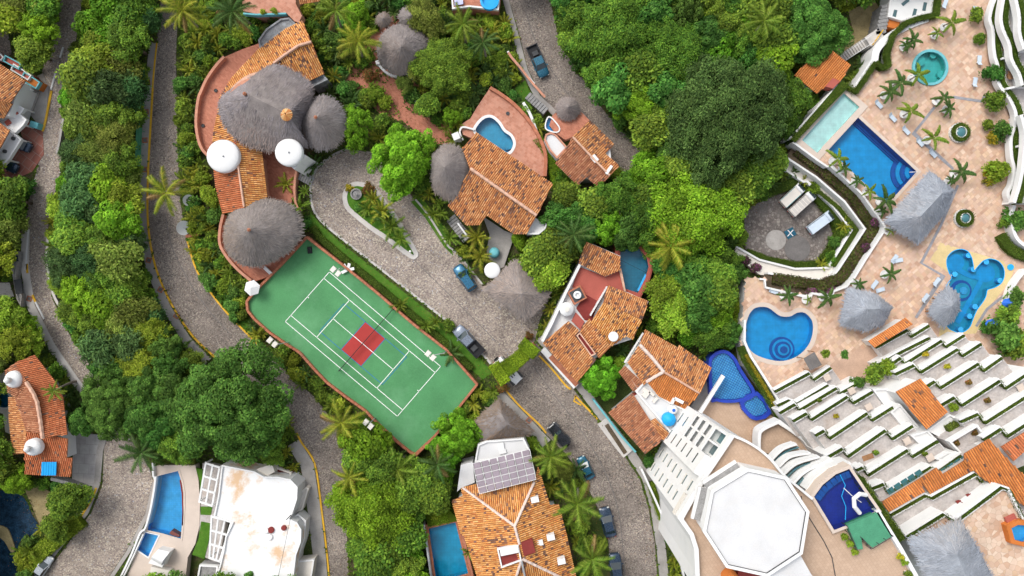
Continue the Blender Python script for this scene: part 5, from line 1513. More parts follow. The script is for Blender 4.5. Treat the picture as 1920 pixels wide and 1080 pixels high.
bv = MB(); a0, a1, b0_, b1 = W(283, 1048, 3.0), W(297, 1031, 3.0), W(303, 1060, 3.0), W(318, 1036, 3.0)
vv, ff = [], []
for k in range(9):
 s_ = k / 8; h_ = 0.8 * math.sin(math.pi * s_)
 vv += [a0.lerp(a1, s_) + Vector((0, 0, h_)), b0_.lerp(b1, s_) + Vector((0, 0, h_))]
for k in range(8): ff.append((2 * k, 2 * k + 1, 2 * k + 3, 2 * k + 2))
bv.add(vv, ff).build('vault', 'white', t, True)
MB().prism([(p.x, p.y) for p in WP([(283, 1062), (318, 1070), (322, 1085), (280, 1085)], 2.6)], 1.3, 2.6).build('annex', 'offwhite', t)
block([(283, 866), (372, 866), (420, 866), (480, 878), (520, 872), (585, 910), (575, 975), (578, 1010), (592, 1045), (590, 1085), (215, 1085), (255, 1025), (280, 950)])
blk7 = thing('garden_shed', 'dark grey and white shed roof at the bottom edge beside the white house', 'shed', (*W(395, 1070)[:2], 1.0))
flatroof(blk7, [(375, 1058), (410, 1060), (405, 1110), (366, 1110)], 2.8, 'stone_grey', par=0.25, parmat='white')

# ---------------------------------------------------------------- long tiled house with two white cupolas, left edge
v8 = thing('cupola_house', 'long curved red tile house with two white cupolas at the left', 'house', (*W(75, 780)[:2], 0))
walls(v8, [(15, 690), (65, 672), (100, 720), (125, 790), (130, 880), (55, 885), (25, 845), (22, 770)], 0, 4.4, 'white', 1.5)
tile_roof(v8, [(30, 681, 5.4), (66, 666, 4.6), (104, 716, 4.6), (118, 745, 4.6), (128, 815, 4.6), (82, 820, 6.2), (76, 770, 6.4), (68, 745, 6.4), (50, 715, 6.4)], (1, -0.25), 'red', 0.08, 0.36, 0.48, 26)
tile_roof(v8, [(9, 694, 4.8), (30, 681, 5.4), (52, 718, 6.3), (30, 745, 5.0), (15, 735, 4.6)], (-0.8, 0.3), 'brown', 0.08, 0.36, 0.48, 27)
tile_roof(v8, [(52, 718, 6.3), (68, 748, 6.3), (75, 775, 6.3), (80, 814, 6.2), (50, 808, 5.4), (30, 748, 5.2)], (-1, 0.1), 'brown', 0.1, 0.34, 0.48, 28)
tile_roof(v8, [(18, 744, 4.4), (30, 745, 5.0), (50, 808, 5.2), (48, 850, 5.0), (25, 852, 4.4), (17, 790, 4.4)], (-1, 0.1), 'worn', 0.05, 0.36, 0.48, 29)
tile_roof(v8, [(50, 809, 5.4), (128, 822, 4.6), (124, 860, 4.6), (46, 862, 4.8)], (0.2, 1), 'red', 0.1, 0.36, 0.48, 30)
tile_roof(v8, [(47, 860, 4.8), (136, 858, 4.6), (132, 894, 4.0), (47, 888, 4.0)], (0.05, 1), 'red', 0.1, 0.36, 0.48, 31)
ridge(v8, [(50, 716, 6.4), (64, 738, 6.45), (71, 755, 6.45), (76, 785, 6.4), (81, 822, 6.3)], 0.6, 'mortar')
dome(v8, 26.5, 711, 16, 5.9, 0.9, finial=0.42); dome(v8, 63.5, 838, 16, 5.9, 0.9, finial=0.42)
pan = thing('roof_panel', 'bright blue slatted roof panel on the lower end of the red tile house', 'roof panel', W(92, 878, 4.8))
A, B, C_, D_ = W(79, 866, 4.95), W(107, 866, 4.95), W(106, 891, 4.45), W(78, 891, 4.45)
for i in range(6):
 u0, u1 = i / 6 + 0.01, (i + 1) / 6 - 0.01
 q4 = [A.lerp(B, u0), A.lerp(B, u1), D_.lerp(C_, u1), D_.lerp(C_, u0)]
 MB().add([p + Vector((0, 0, 0.15)) for p in q4] + q4, [(3, 2, 1, 0), (0, 1, 5, 4), (1, 2, 6, 5), (2, 3, 7, 6), (3, 0, 4, 7)]).build('slat', 'sky_blue', pan)
p8, p8w = pool('swimming_pool', 'little blue curved pool at the left edge beside the red tile house', [(6, 722), (14, 738), (20, 748), (18, 760), (6, 764), (-10, 755), (-12, 735)], 1.4, 1.2, 'basin_cyan', coping='white', cop_w=0.25)
slab('pool_deck', [(-30, 700), (8, 700), (20, 740), (22, 815), (10, 810), (5, 775), (-30, 770)], 1.4, 'offwhite', [p8w])
slab('driveway', [(138, 812), (187, 815), (193, 850), (188, 890), (176, 912), (135, 905)], 0.10, 'slab_pave')
wl = thing('garden_wall', 'pale grey wall below the paved drive of the cupola house', 'wall', (*W(130, 905)[:2], 0))
MB().wall([(p.x, p.y) for p in WP([(95, 898), (125, 905), (160, 918)], 1.4)], 0.5, 0, 1.4).build('wall_body', 'stone_grey', wl)
block([(-5, 700), (66, 662), (108, 716), (132, 790), (140, 812), (190, 812), (196, 860), (180, 915), (95, 900), (45, 892), (20, 850), (-5, 770)])

# ---------------------------------------------------------------- houses cut by the upper left edge
v9 = thing('lane_house', 'orange tile house with pale blue terraces at the upper left edge', 'house', (*W(25, 190)[:2], 0))
walls(v9, [(-20, 120), (44, 152), (20, 220), (-20, 225)], 0, 4.2, 'white', 0.3)
tile_roof(v9, [(-30, 105, 4.6), (0, 120, 4.6), (46, 150, 4.6), (22, 196, 4.8), (-30, 180, 6.2)], (0.55, -0.6), 'worn', 0.14, 0.38, 0.5, 32)
tile_roof(v9, [(-30, 180, 6.2), (24, 194, 4.8), (6, 222, 4.4), (-30, 215, 4.8)], (0.3, 0.9), 'worn', 0.14, 0.38, 0.5, 33)
for k, (pl, z, m_) in enumerate((([(-20, 95), (0, 99), (10, 108), (5, 115), (-20, 108)], 3.2, 'red_floor'), ([(12, 104), (42, 120), (38, 132), (8, 116)], 3.2, 'red_floor'), ([(28, 120), (62, 142), (55, 152), (22, 132)], 2.8, 'red_floor'), ([(48, 135), (78, 155), (70, 168), (40, 150)], 2.6, 'tile_orange'))):
 flatroof(v9, pl, z * 0.6, m_, z0=0.0, par=0.35, parmat='teal_paint' if k % 2 else 'white', parw=0.18, name='terrace')
flatroof(v9, [(46, 152), (62, 168), (44, 184), (28, 186)], 1.6, 'stone_grey', par=0.3, parmat='white', parw=0.18, name='balcony')
flatroof(v9, [(62, 168), (75, 170), (60, 210), (40, 196), (44, 184)], 0.3, 'concrete', name='forecourt')
v10 = thing('garage_house', 'white flat garage with orange roof and red paved drive at the left edge', 'house', (*W(25, 250)[:2], 0))
flatroof(v10, [(28, 194), (48, 204), (40, 215), (52, 225), (45, 236), (30, 250), (5, 235), (-20, 235), (-20, 220), (6, 222)], 2.8, 'white', z0=2.4, par=0.25, parmat='white')
flatroof(v10, [(20, 243), (42, 262), (18, 300), (0, 318), (-30, 318), (-30, 290), (0, 280)], 2.8, 'white', z0=2.4, par=0.25, parmat='white')
tile_roof(v10, [(-30, 215, 4.6), (0, 230, 4.6), (18, 245, 4.6), (0, 278, 4.6), (-30, 290, 4.6)], (0.5, 0.5), 'worn', 0.12, 0.38, 0.5, 34)
for (x, y) in ((29, 212), (16, 230)):
 q = W(x, y, 2.8); MB().box((q.x, q.y, 2.8), (0.8, 0.7, 0.25), 0.6).build('skylight', 'red_floor', v10)
for (x, y) in ((26, 260), (10, 284)):
 q = W(x, y, 2.8); MB().lathe((q.x, q.y, 2.8), [(0.3, 0), (0.3, 0.25), (0.2, 0.3)], 12).build('vent', 'dark_grey', v10)
for (x, y) in ((44, 204), (42, 233), (38, 262), (14, 300), (-8, 300), (8, 240)):
 q = W(x, y, 2.5); MB().bar((q.x, q.y, 0), (q.x, q.y, 2.5), 0.25).build('pillar', 'white', v10)
slab('driveway', [(35, 234), (50, 226), (80, 246), (82, 290), (60, 322), (30, 335), (0, 330), (0, 318), (20, 300), (43, 262)], 0.08, 'driveway')
slab('forecourt', [(60, 168), (85, 172), (92, 175), (80, 232), (70, 232), (48, 204), (60, 195)], 0.06, 'concrete')
block([(-5, 90), (10, 98), (80, 155), (95, 172), (80, 290), (60, 325), (-5, 335)])
t = thing('storage_tank', 'teal box tank beside the red drive at the left', 'tank', W(64, 236, 0))
q = W(64, 234, 1.2); MB().box((q.x, q.y, 0), (1.4, 1.0, 1.2), -0.3).build('shell', 'teal_paint', t); MB().box((q.x, q.y, 1.2), (1.3, 0.9, 0.12), -0.3).build('lid', 'teal_paint', t)
t = thing('gate_shelter', 'grey and pale blue gate shelter beside the far left lane', 'gate', (*W(28, 530)[:2], 0))
flatroof(t, [(22, 470), (36, 472), (37, 480), (30, 520), (42, 555), (40, 575), (32, 560), (22, 500)], 1.0, 'stone_grey', par=0.15, parmat='concrete')
q = W(34, 537, 1.3); MB().box((q.x, q.y, 1.0), (1.1, 2.3, 0.3), 0.15).build('canopy', 'dark_grey', t)
q = W(28, 485, 1.3); MB().box((q.x, q.y, 1.0), (0.8, 0.9, 0.3), 0.1).build('hatch', 'paint_navy', t)
block([(20, 466), (40, 470), (38, 520), (48, 570), (38, 580), (20, 520)])
flat('path', [(-30, 530), (18, 530), (26, 556), (0, 566), (-30, 562)], 0.05, 'pale_concrete')

# ---------------------------------------------------------------- tile house in the upper right wood
v11 = thing('woodland_house', 'plain orange tile roof half under trees above the resort pool', 'house', (*W(1545, 130)[:2], 0))
walls(v11, [(1545, 92), (1588, 124), (1532, 170), (1496, 142)], 0, 4.0, 'white', 0.3)
tile_roof(v11, [(1546, 84, 5.2), (1596, 122, 5.0), (1572, 158, 4.2), (1560, 150, 4.4), (1532, 176, 3.9), (1489, 141, 4.2)], (-0.62, 0.78), 'new', 0.04, 0.38, 0.5, 35)
flatroof(v11, [(1561, 146), (1575, 152), (1562, 166), (1548, 162)], 4.6, 'red_floor', z0=3.0, name='dormer')
block([(1540, 80), (1600, 120), (1572, 165), (1532, 180), (1485, 142)])

# ================================================================ the sports court
CZ = 1.2
COURT = [(577, 447), (643, 498), (707, 550), (773, 607), (837, 657), (873, 697), (893, 720), (853, 770), (813, 817), (780, 850), (770, 845), (745, 825), (710, 792), (687, 768), (645, 738), (615, 715), (593, 692), (565, 660), (537, 642), (508, 622), (480, 597), (468, 582), (466, 566), (480, 548), (508, 520), (537, 490)]
ct = thing('tennis_court', 'green hard court with red centre patch and white lines', 'sports court', (*W(680, 645)[:2], 0))
cp = [(p.x, p.y) for p in WP(COURT, CZ)]
MB().prism(cp, 0, CZ).build('court_surface', 'court_green', ct)
block(offset(COURT, 9))
ca, cb, cc, cd = [W(x, y, CZ) for x, y in ((617.5, 510), (826, 687), (745, 780.5), (535, 603))]
def cuv(u, v, z=0.0): return ca.lerp(cb, u).lerp(cd.lerp(cc, u), v) + Vector((0, 0, z))
def cline(name, u0, v0, u1, v1, w, mat, z):
 a, b = cuv(u0, v0), cuv(u1, v1)
 d = (b - a).normalized(); n = Vector((-d.y, d.x, 0)) * w / 2
 a -= d * w / 2; b += d * w / 2
 MB().add([(q.x, q.y, CZ + z) for q in (a - n, b - n, b + n, a + n)], [(0, 1, 2, 3)]).build(name, mat, ct)
pu0, pu1, pv0, pv1 = 0.5 - 6.7 / 23.77, 0.5 + 6.7 / 23.77, 0.5 - 3.05 / 10.97, 0.5 + 3.05 / 10.97
ku0, ku1 = 0.5 - 2.13 / 23.77, 0.5 + 2.13 / 23.77
MB().add([cuv(u, v, 0.004) for u, v in ((ku0, pv0), (ku1, pv0), (ku1, pv1), (ku0, pv1))], [(3, 2, 1, 0)]).build('red_patch', 'court_red', ct)
for args in ((pu0, pv0, pu1, pv0), (pu0, pv1, pu1, pv1), (pu0, pv0, pu0, pv1), (pu1, pv0, pu1, pv1), (ku0, pv0, ku0, pv1), (ku1, pv0, ku1, pv1)):
 cline('blue_line', *args, 0.10, 'line_blue', 0.008)
for args in ((0, 0, 1, 0), (0, 1, 1, 1), (0, 0, 0, 1), (1, 0, 1, 1), (0, .125, 1, .125), (0, .875, 1, .875), (.231, .125, .231, .875), (.769, .125, .769, .875), (.231, .5, .769, .5), (0, .5, .012, .5), (.988, .5, 1, .5)):
 cline('white_line', *args, 0.10, 'line_white', 0.012)
nt_ = thing('tennis_net', 'dark net stretched across the green court', 'net', cuv(0.5, 0.5))
n0, n1 = cuv(0.5, -0.2), cuv(0.5, 1.03)
MB().bar(n0 + Vector((0, 0, 0.5)), n1 + Vector((0, 0, 0.5)), 0.03, 0.85).build('mesh', 'net', nt_)
MB().bar(n0 + Vector((0, 0, 0.95)), n1 + Vector((0, 0, 0.95)), 0.10, 0.08).build('tape', 'dark', nt_)
for q in (n0, n1): MB().tube([q, q + Vector((0, 0, 1.05))], 0.06).build('post', 'dark_grey', nt_)
MB().wall(offset(cp, 0.12), 0.32, 0, CZ + 0.5, True).build('boundary_wall', 'brick_coping', ct)
# brick coping stones along the scalloped wall
cs = offset(cp, 0.12)
k_ = 0
cst = MB().box((0, 0, 0), (0.62, 0.36, 0.10)); cst_me = make_mesh('coping_stone', cst.v, cst.f, 'brick_coping')
for i in range(len(cs)):
 a, b = Vector(cs[i]), Vector(cs[(i + 1) % len(cs)])
 m_ = max(1, int((b - a).length / 0.7)); an = math.atan2((b - a).y, (b - a).x)
 for j in range(m_):
  q = a.lerp(b, (j + 0.5) / m_)
  o = bpy.data.objects.new('coping_stone', cst_me); o.location = Vector((q.x, q.y, CZ + 0.5)) - WL[ct.name]
  o.rotation_euler.z = an; o.scale = ((b - a).length / m_ / 0.66, 1, 0.8 + 0.4 * random.random()); link(o, ct)
def floodlight(px, py, lx, ly, z, label):
 b = W(px, py, CZ); t = thing('floodlight', label, 'floodlight', (b.x, b.y, 0))
 h = W(lx, ly, z)
 MB().tube([(b.x, b.y, 0), (b.x, b.y, z - 0.2)], 0.07).build('mast', 'grey_metal', t)
 MB().tube([(b.x, b.y, z - 0.25), (h.x, h.y, z - 0.2)], 0.05).build('arm', 'grey_metal', t)
 d = cb - ca; d.z = 0; d.normalize()
 for s in (-1, 1):
  q = Vector((h.x, h.y, z - 0.15)) + d * 0.5 * s
  MB().box((q.x, q.y, q.z), (0.75, 0.95, 0.2), math.atan2(d.y, d.x), taper=0.85).build('lamp_head', 'offwhite', t)
floodlight(650, 505, 629, 509, 6.0, 'twin floodlight over the upper end of the court'); floodlight(838, 657, 807, 667, 6.0, 'twin floodlight over the right side of the court')
floodlight(541, 641, 510, 642, 6.0, 'twin floodlight outside the left wall of the court'); floodlight(704, 783, 690, 796, 6.0, 'twin floodlight outside the lower wall of the court')
t = thing('garden_chairs', 'white folded chairs leaning at the upper court wall', 'chairs', W(653, 508, CZ))
for k, a in enumerate((0.2, 1.3, 2.2, 3.6)):
 q = W(653, 506, CZ) + Vector((math.cos(a), math.sin(a), 0)) * 0.6
 MB().box((q.x, q.y, CZ + 0.4), (0.95, 0.45, 0.07), a).build('seat', 'white', t)
 for s in (-1, 1): MB().bar((q.x + 0.2 * s, q.y, CZ), (q.x + 0.15 * s, q.y, CZ + 0.42), 0.06).build('leg', 'white', t)
t = thing('sports_bag', 'black bag lying on the upper corner of the court', 'bag', W(581, 469, CZ))
q = W(581, 469, CZ); MB().box((q.x, q.y, CZ), (0.75, 1.1, 0.32), 0.1, taper=0.8).build('bag_body', 'dark', t)
MB().tube([(q.x - .2, q.y + .3, CZ + .3), (q.x, q.y + .3, CZ + .45), (q.x + .2, q.y + .3, CZ + .3)], 0.03).build('handle', 'dark_grey', t)
t = thing('patio_umbrella', 'white six-sided umbrella at the left corner of the court', 'umbrella', W(472, 541, CZ))
q = W(472, 540, CZ + 2.2); hx = [(1.3 * math.cos(k * math.pi / 3 + .3), 1.3 * math.sin(k * math.pi / 3 + .3)) for k in range(6)]
MB().add([(q.x + x, q.y + y, CZ + 2.0) for x, y in hx] + [(q.x, q.y, CZ + 2.6)], [(k, (k + 1) % 6, 6) for k in range(6)]).build('canopy', 'white', t)
MB().tube([(q.x, q.y, 0.0), (q.x, q.y, CZ + 2.6)], 0.04).build('pole', 'grey_metal', t)
t = thing('garden_bench', 'white curved bench beside the lower thatched dome', 'bench', W(502, 508, CZ))
q = W(502, 508, CZ + 0.5); MB().box((q.x, q.y, CZ + 0.38), (1.6, 0.5, 0.1), -0.75).build('seat', 'white', t); MB().box((q.x + .2, q.y + .2, CZ + 0.48), (1.6, 0.1, 0.45), -0.75).build('backrest', 'white', t)
for s in (-1, 1): MB().box((q.x + s * .5, q.y - s * .48, CZ), (0.12, 0.4, 0.4), -0.75).build('leg', 'white', t)
# pavilion end wall and thatched awning pole on the boundary are part of the villa

# ================================================================ the resort terrace
TZ = 3.6
TERR = [(1763, -40), (1757, 28), (1727, 33), (1700, 43), (1675, 65), (1664, 100), (1667, 124), (1655, 127), (1643, 117), (1605, 172), (1585, 157), (1487, 265), (1533, 299), (1551, 311), (1558, 309), (1582, 331), (1616, 362), (1644, 401), (1660, 424), (1658, 433), (1624, 484), (1602, 520), (1590, 536), (1564, 546), (1560, 555), (1524, 549), (1521, 557), (1492, 551), (1436, 538), (1434, 523), (1425, 523), (1400, 520), (1394, 570), (1390, 640), (1400, 690), (1440, 740), (1480, 760), (1600, 790), (1980, 790), (1980, -40)]
block(TERR, [(1380, 462), (1424, 487), (1491, 504), (1553, 502), (1600, 433), (1564, 389), (1513, 340), (1471, 300), (1480, 268), (1533, 299), (1660, 424), (1590, 540), (1434, 530), (1385, 480)])
block([(1655, -10), (1765, -10), (1763, 30), (1670, 60)])
pools_w = []
def rpool(*a, **k):
 t, P = pool(*a, **k); pools_w.append(P); return t, P
pm, pmw = rpool('swimming_pool', 'large rectangular blue pool on the stone resort terrace', [(1605, 217), (1719, 322), (1663, 384), (1549, 276)], TZ, 1.6, 'basin_deep', coping='cream_deck', cop_w=0.5, smooth_n=0, wall='basin_edge')
# dark tile line and corner steps under water
a, b, c, d = [W(x, y, TZ) for x, y in ((1605, 217), (1719, 322), (1663, 384), (1549, 276))]
for u0, u1, lv in ((0.955, 1.0, 0.35), (0.92, 0.945, 0.3)):
 f = lambda u, v: d.lerp(c, v).lerp(a.lerp(b, v), u)
 MB().prism([(p.x, p.y) for p in (f(u0, 0), f(u0, 1), f(u1, 1), f(u1, 0))], TZ - 1.6, TZ - 1.6 + lv).build('ledge', 'basin_edge', pm)
for k in range(5):
 r = 3.3 - k * 0.62
 ar = [b] + [b + Vector((math.cos(t_), math.sin(t_), 0)) * r for t_ in np.linspace(math.radians(138), math.radians(226), 12)]
 MB().prism([(p.x, p.y) for p in ar], TZ - 1.6, TZ - 1.4 + k * 0.22).build('step', 'basin_edge' if k % 2 == 0 else 'basin_deep', pm)
MB().tube([W(1705, 323, TZ + .6), W(1720, 322, TZ + .6)], 0.05).build('handrail', 'white', pm)
pp, ppw = rpool('wading_pool', 'pale mint wading pool in a wide stone border above the large blue pool', [(1582, 175), (1611, 201), (1532, 287), (1503, 263)], TZ, 0.5, 'basin_pale', 'clear_water', coping='cream_deck', cop_w=0.95, smooth_n=0, cop_h=0.12, drop=0.06)
pr, prw = rpool('round_pool', 'round green whirlpool with cyan rim on the terrace', ring(1743, 127, 29, 29, 28), TZ, 1.0, 'basin_green', coping='teal_paint', cop_w=0.4, smooth_n=0, cop_h=0.25)
for (x, y, r) in ((1727, 112, 0.9), (1768, 138, 0.6), (1733, 150, 0.6), (1753, 102, 0.5)):
 q = W(x, y, TZ); MB().lathe((q.x, q.y, TZ - 1.0), [(r, 0), (r, 0.6)], 16).build('seat', 'basin_green', pr)
HEART = [(1421, 576), (1440, 577), (1462, 592), (1481, 593), (1496, 586), (1511, 588), (1524, 607), (1519, 641), (1496, 667), (1462, 677), (1421, 667), (1402, 649), (1397, 622), (1402, 596), (1410, 582)]
ph, phw = rpool('heart_shaped_pool', 'heart shaped blue pool at the lower left of the resort terrace', HEART, TZ, 1.4, 'basin_deep', coping='cream_deck', cop_w=0.7)
for k in range(5):
 q = W(1472, 660, TZ); r = 2.0 - 0.36 * k
 MB().lathe((q.x, q.y + 0.3, TZ - 1.4), [(r, 0), (r, 0.2 + 0.2 * k)], 22).build('step', 'basin_edge' if k % 2 == 0 else 'basin_deep', ph)
KIDS_P = [(1801, 468), (1814, 472), (1821, 483), (1824, 496), (1826, 508), (1835, 499), (1844, 490), (1857, 486), (1872, 491), (1881, 503), (1882, 518), (1876, 531), (1863, 539), (1851, 543), (1848, 555), (1842, 566), (1831, 581), (1824, 597), (1818, 612), (1807, 621), (1794, 622), (1777, 612), (1770, 585), (1770, 555), (1777, 533), (1785, 521), (1780, 511), (1776, 497), (1777, 483), (1787, 472)]
pk, pkw = rpool('lagoon_pool', 'winding blue lagoon pool with sandy border beside a thatched hut', KIDS_P, TZ, 0.9, 'basin_cyan', coping='sky_blue', cop_w=0.12, cop_h=0.03)
def uw(t, pts, z0, z1, mat, name, n=4):
 MB().prism([(p.x, p.y) for p in WP(sm(pts, True, n), TZ)], z0, z1).build(name, mat, t)
uw(pk, ring(1798, 492, 17, 16, 12), TZ - 0.9, TZ - 0.85, 'basin_deep', 'deep_floor'); uw(pk, ring(1855, 512, 18, 17, 12), TZ - 0.9, TZ - 0.85, 'basin_deep', 'deep_floor')
_l, _r = grow_line(sm([(1800, 503), (1815, 512), (1832, 519), (1846, 524), (1838, 542), (1826, 562), (1814, 584), (1802, 606)], False, 4), 9)
MB().prism([(p.x, p.y) for p in WP(_l + _r[::-1], TZ)], TZ - 0.9, TZ - 0.83).build('deep_floor', 'basin_deep', pk)
for r_, z_, m_ in ((20, 0.14, 'basin_edge'), (14.5, 0.3, 'basin_cyan'), (7, 0.5, 'basin_sky')):
 uw(pk, ring(1808 + (20 - r_) * 0.2, 545, r_, r_, 14), TZ - 0.9, TZ - 0.9 + z_, m_, 'step', 3)
for (x, y) in ((1817, 479), (1826, 505), (1850, 491), (1791, 514), (1876, 526), (1829, 575), (1819, 593), (1802, 618)):
 q = W(x, y, TZ); MB().lathe((q.x, q.y, TZ - 0.9), [(0.42, 0), (0.42, 0.84)], 14).build('stool', 'basin_sky', pk)
t = thing('stepping_disc', 'small round blue disc set in the sand beside the lagoon pool', 'disc', W(1895, 501, TZ)); MB().lathe(W(1895, 501, TZ + .1), [(0.5, -0.1), (0.5, 0.03)], 18).build('disc_top', 'sky_blue', t)

tb = [(p.x, p.y) for p in WP(TERR, TZ)]
plain('terrace_bed', (0.50, 0.34, 0.25), 0.9, 0.1, 0.6, 6)
terrace = MB().prism(tb, -0.05, TZ, pools_w).build('terrace', 'white')
terrace['kind'] = 'structure'
MB().sheet(tb, TZ + 0.004, pools_w).build('joint_bed', 'terrace_bed', terrace)

# stone slabs of the terrace: rows of uneven slabs
SL = [(0.56, 0.39, 0.28), (0.58, 0.41, 0.30), (0.54, 0.36, 0.255), (0.60, 0.45, 0.34), (0.50, 0.315, 0.22), (0.57, 0.40, 0.305), (0.58, 0.41, 0.28), (0.55, 0.38, 0.29)]
NO_SLAB = [[(1763, 455), (1903, 496), (1898, 516), (1880, 545), (1850, 580), (1830, 625), (1760, 630), (1770, 560), (1785, 516), (1744, 487)]]
def slab_field(parent, polys_px, z, holes_w, ang, size, cols, n_parts, seed, name='paving_slab', px_center=None):
 """uneven stone slabs in rows; the n_parts that show largest are parts of their own"""
 R = random.Random(seed)
 Pw = [[(p.x, p.y) for p in WP(pl, z)] for pl in polys_px[0]]
 Nw = [[(p.x, p.y) for p in WP(pl, z)] for pl in polys_px[1]] + [offset(h, 0.55) for h in holes_w]
 xs = [p[0] for pl in Pw for p in pl]; ys = [p[1] for pl in Pw for p in pl]
 cx, cy = (min(xs) + max(xs)) / 2, (min(ys) + max(ys)) / 2
 L = math.hypot(max(xs) - min(xs), max(ys) - min(ys)) / 2
 ca_, sa_ = math.cos(ang), math.sin(ang)
 out = []
 v = -L
 while v < L:
  h = R.choice(size) ; u = -L + R.random()
  while u < L:
   w = R.choice(size) * R.choice((1, 1, 1.4))
   x = cx + (u + w / 2) * ca_ - (v + h / 2) * sa_; y = cy + (u + w / 2) * sa_ + (v + h / 2) * ca_
   if abs(x) < 90 and abs(y) < 52 and any(inside(x, y, pl) for pl in Pw) and not any(inside(x, y, pl) for pl in Nw):
    out.append((w * h, x, y, w - 0.045, h - 0.045, z + 0.012 + 0.012 * R.random(), R.choice(cols), 0.86 + 0.26 * R.random()))
   u += w
  v += h
 out.sort(key=lambda s: -s[0])
 meshes = []
 for c_ in cols:
  m2 = MB(); m2.box((0, 0, -0.02), (1, 1, 0.02)); meshes.append(make_mesh(name, m2.v, [f for f in m2.f if f != (0, 3, 2, 1)], 'attr', [c_] * 5))
 for k, (ar, x, y, w, h, z2, c_, g_) in enumerate(out[:n_parts]):
  o = bpy.data.objects.new(name, meshes[cols.index(c_)]); o.location = Vector((x, y, z2)) - WL[parent.name]
  o.rotation_euler.z = ang; o.scale = (w, h, 1); link(o, parent)
 mb = MB()
 for (ar, x, y, w, h, z2, c_, g_) in out[n_parts:]:
  mb.box((x, y, z2 - 0.02), (w, h, 0.02), ang, tuple(g_ * q for q in c_))
 if mb.f:
  o = mb.build('paving_slabs', 'attr', parent); o['kind'] = 'stuff'
slab_field(terrace, ([[(x, y) for x, y in TERR]], NO_SLAB + [[(1400, 690), (1450, 735), (1560, 680), (1700, 610), (1760, 625), (1980, 720), (1980, 800), (1400, 800)]]), TZ, pools_w, 0.72, (0.42, 0.5, 0.6, 0.75), SL, 290, 5)
o = MB().sheet([(p.x, p.y) for p in WP(NO_SLAB[0], TZ)], TZ + 0.02, [pkw]).build('sand', 'sand', terrace)
for ln in ([(1787, 182), (1840, 190), (1845, 180)], [(1752, 201), (1713, 250), (1787, 317)], [(1796, 347), (1764, 422), (1727, 493), (1768, 517), (1717, 596)], [(1890, 548), (1850, 580), (1830, 612)]):
 MB().wall([(p.x, p.y) for p in WP(ln, TZ)], M(5, TZ), TZ, TZ + 0.05).build('stone_band', 'stone_band', terrace)

# tiers of white retaining walls around the service yard
W3 = [(1487, 266), (1533, 300), (1551, 312), (1558, 310), (1582, 332), (1616, 363), (1644, 402), (1660, 425), (1658, 433), (1624, 485), (1602, 521), (1588, 537), (1564, 546), (1560, 556), (1524, 550), (1520, 558), (1492, 552), (1436, 539), (1434, 524), (1425, 523)]
W2 = [(1473, 294), (1531, 332), (1584, 378), (1622, 429), (1573, 504), (1556, 526), (1500, 522), (1440, 512)]
W1 = [(1471, 317), (1507, 341), (1513, 340), (1564, 389), (1597, 431), (1553, 502), (1491, 504), (1424, 487), (1380, 462)]
def tier(lo, hi, z, mat):
 o = MB().prism([(p.x, p.y) for p in WP(lo + hi[::-1], z)], 0, z).build('planter_tier', mat); o['kind'] = 'structure'
tier(W1, [(1485, 300)] + [(x + 4, y + 2) for x, y in W2[1:5]] + [(1560, 530), (1490, 526), (1425, 515), (1378, 480)], 1.1, 'offwhite')
tier(W2, [(1492, 268)] + [(x + 3, y) for x, y in W3[1:12]] + [(1560, 560), (1524, 555), (1436, 544), (1425, 530)], 2.3, 'soil')
for ln, z, lab in ((W1, 1.5, 'lowest white retaining wall around the truck yard'), (W2, 2.75, 'middle white retaining wall around the truck yard'), (W3, 4.2, 'upper white terrace wall above the planted tiers')):
 tag(MB().wall([(p.x, p.y) for p in WP(ln, z)], 0.3, 0, z).build('retaining_wall', 'white'), lab, 'wall')

# resort huts
GT = (0.30, 0.325, 0.37)
palapa('long grey hipped palm hut beside the large blue pool', [(1743, 321), (1789, 356), (1773, 398), (1721, 457), (1690, 437), (1660, 416), (1700, 370)], TZ + 5.2, TZ + 2.4, [(1766, 363), (1727, 405)], GT, 31, 'thatch_base_pale', smooth_outline=False, name='palm_hut', ground=TZ)
palapa('grey six-sided palm hut between the heart pool and the terrace', [(1590, 540), (1642, 551), (1674, 576), (1656, 609), (1620, 621), (1575, 607)], TZ + 4.6, TZ + 2.4, [(1625, 580), (1650, 579)], GT, 32, 'thatch_base_pale', smooth_outline=False, name='palm_hut', ground=TZ)
palapa('grey palm hut overhanging the lagoon pool', [(1777, 536), (1798, 551), (1800, 581), (1788, 600), (1770, 615), (1742, 588), (1744, 577), (1759, 553)], TZ + 4.6, TZ + 2.4, [(1786, 573)], GT, 33, 'thatch_base_pale', smooth_outline=False, name='palm_hut', ground=TZ)
for (pl, lab) in (([(1768, 361), (1727, 405)], 0), ([(1626, 580), (1655, 579)], 0)):
 pass
# loungers
def make_lounger():
 t = thing('sun_lounger', 'pale blue sun lounger on the stone terrace', 'sun lounger', (0, 0, 0), 'pale loungers on the resort terrace')
 MB().box((0, 0, 0.28), (1.15, 0.62, 0.07)).build('seat', 'lounger_blue', t)
 MB().add([(-0.575, -0.31, 0.30), (-0.575, 0.31, 0.30), (-1.0, 0.31, 0.62), (-1.0, -0.31, 0.62), (-0.575, -0.31, 0.36), (-0.575, 0.31, 0.36), (-1.0, 0.31, 0.68), (-1.0, -0.31, 0.68)], [(0, 1, 2, 3), (7, 6, 5, 4), (0, 4, 5, 1), (1, 5, 6, 2), (2, 6, 7, 3), (3, 7, 4, 0)]).build('backrest', 'lounger_blue', t)
 for x in (-0.5, 0.5):
  for y in (-0.27, 0.27): MB().box((x, y, 0), (0.07, 0.07, 0.3)).build('leg', 'white', t)
 return t
proto = make_lounger()
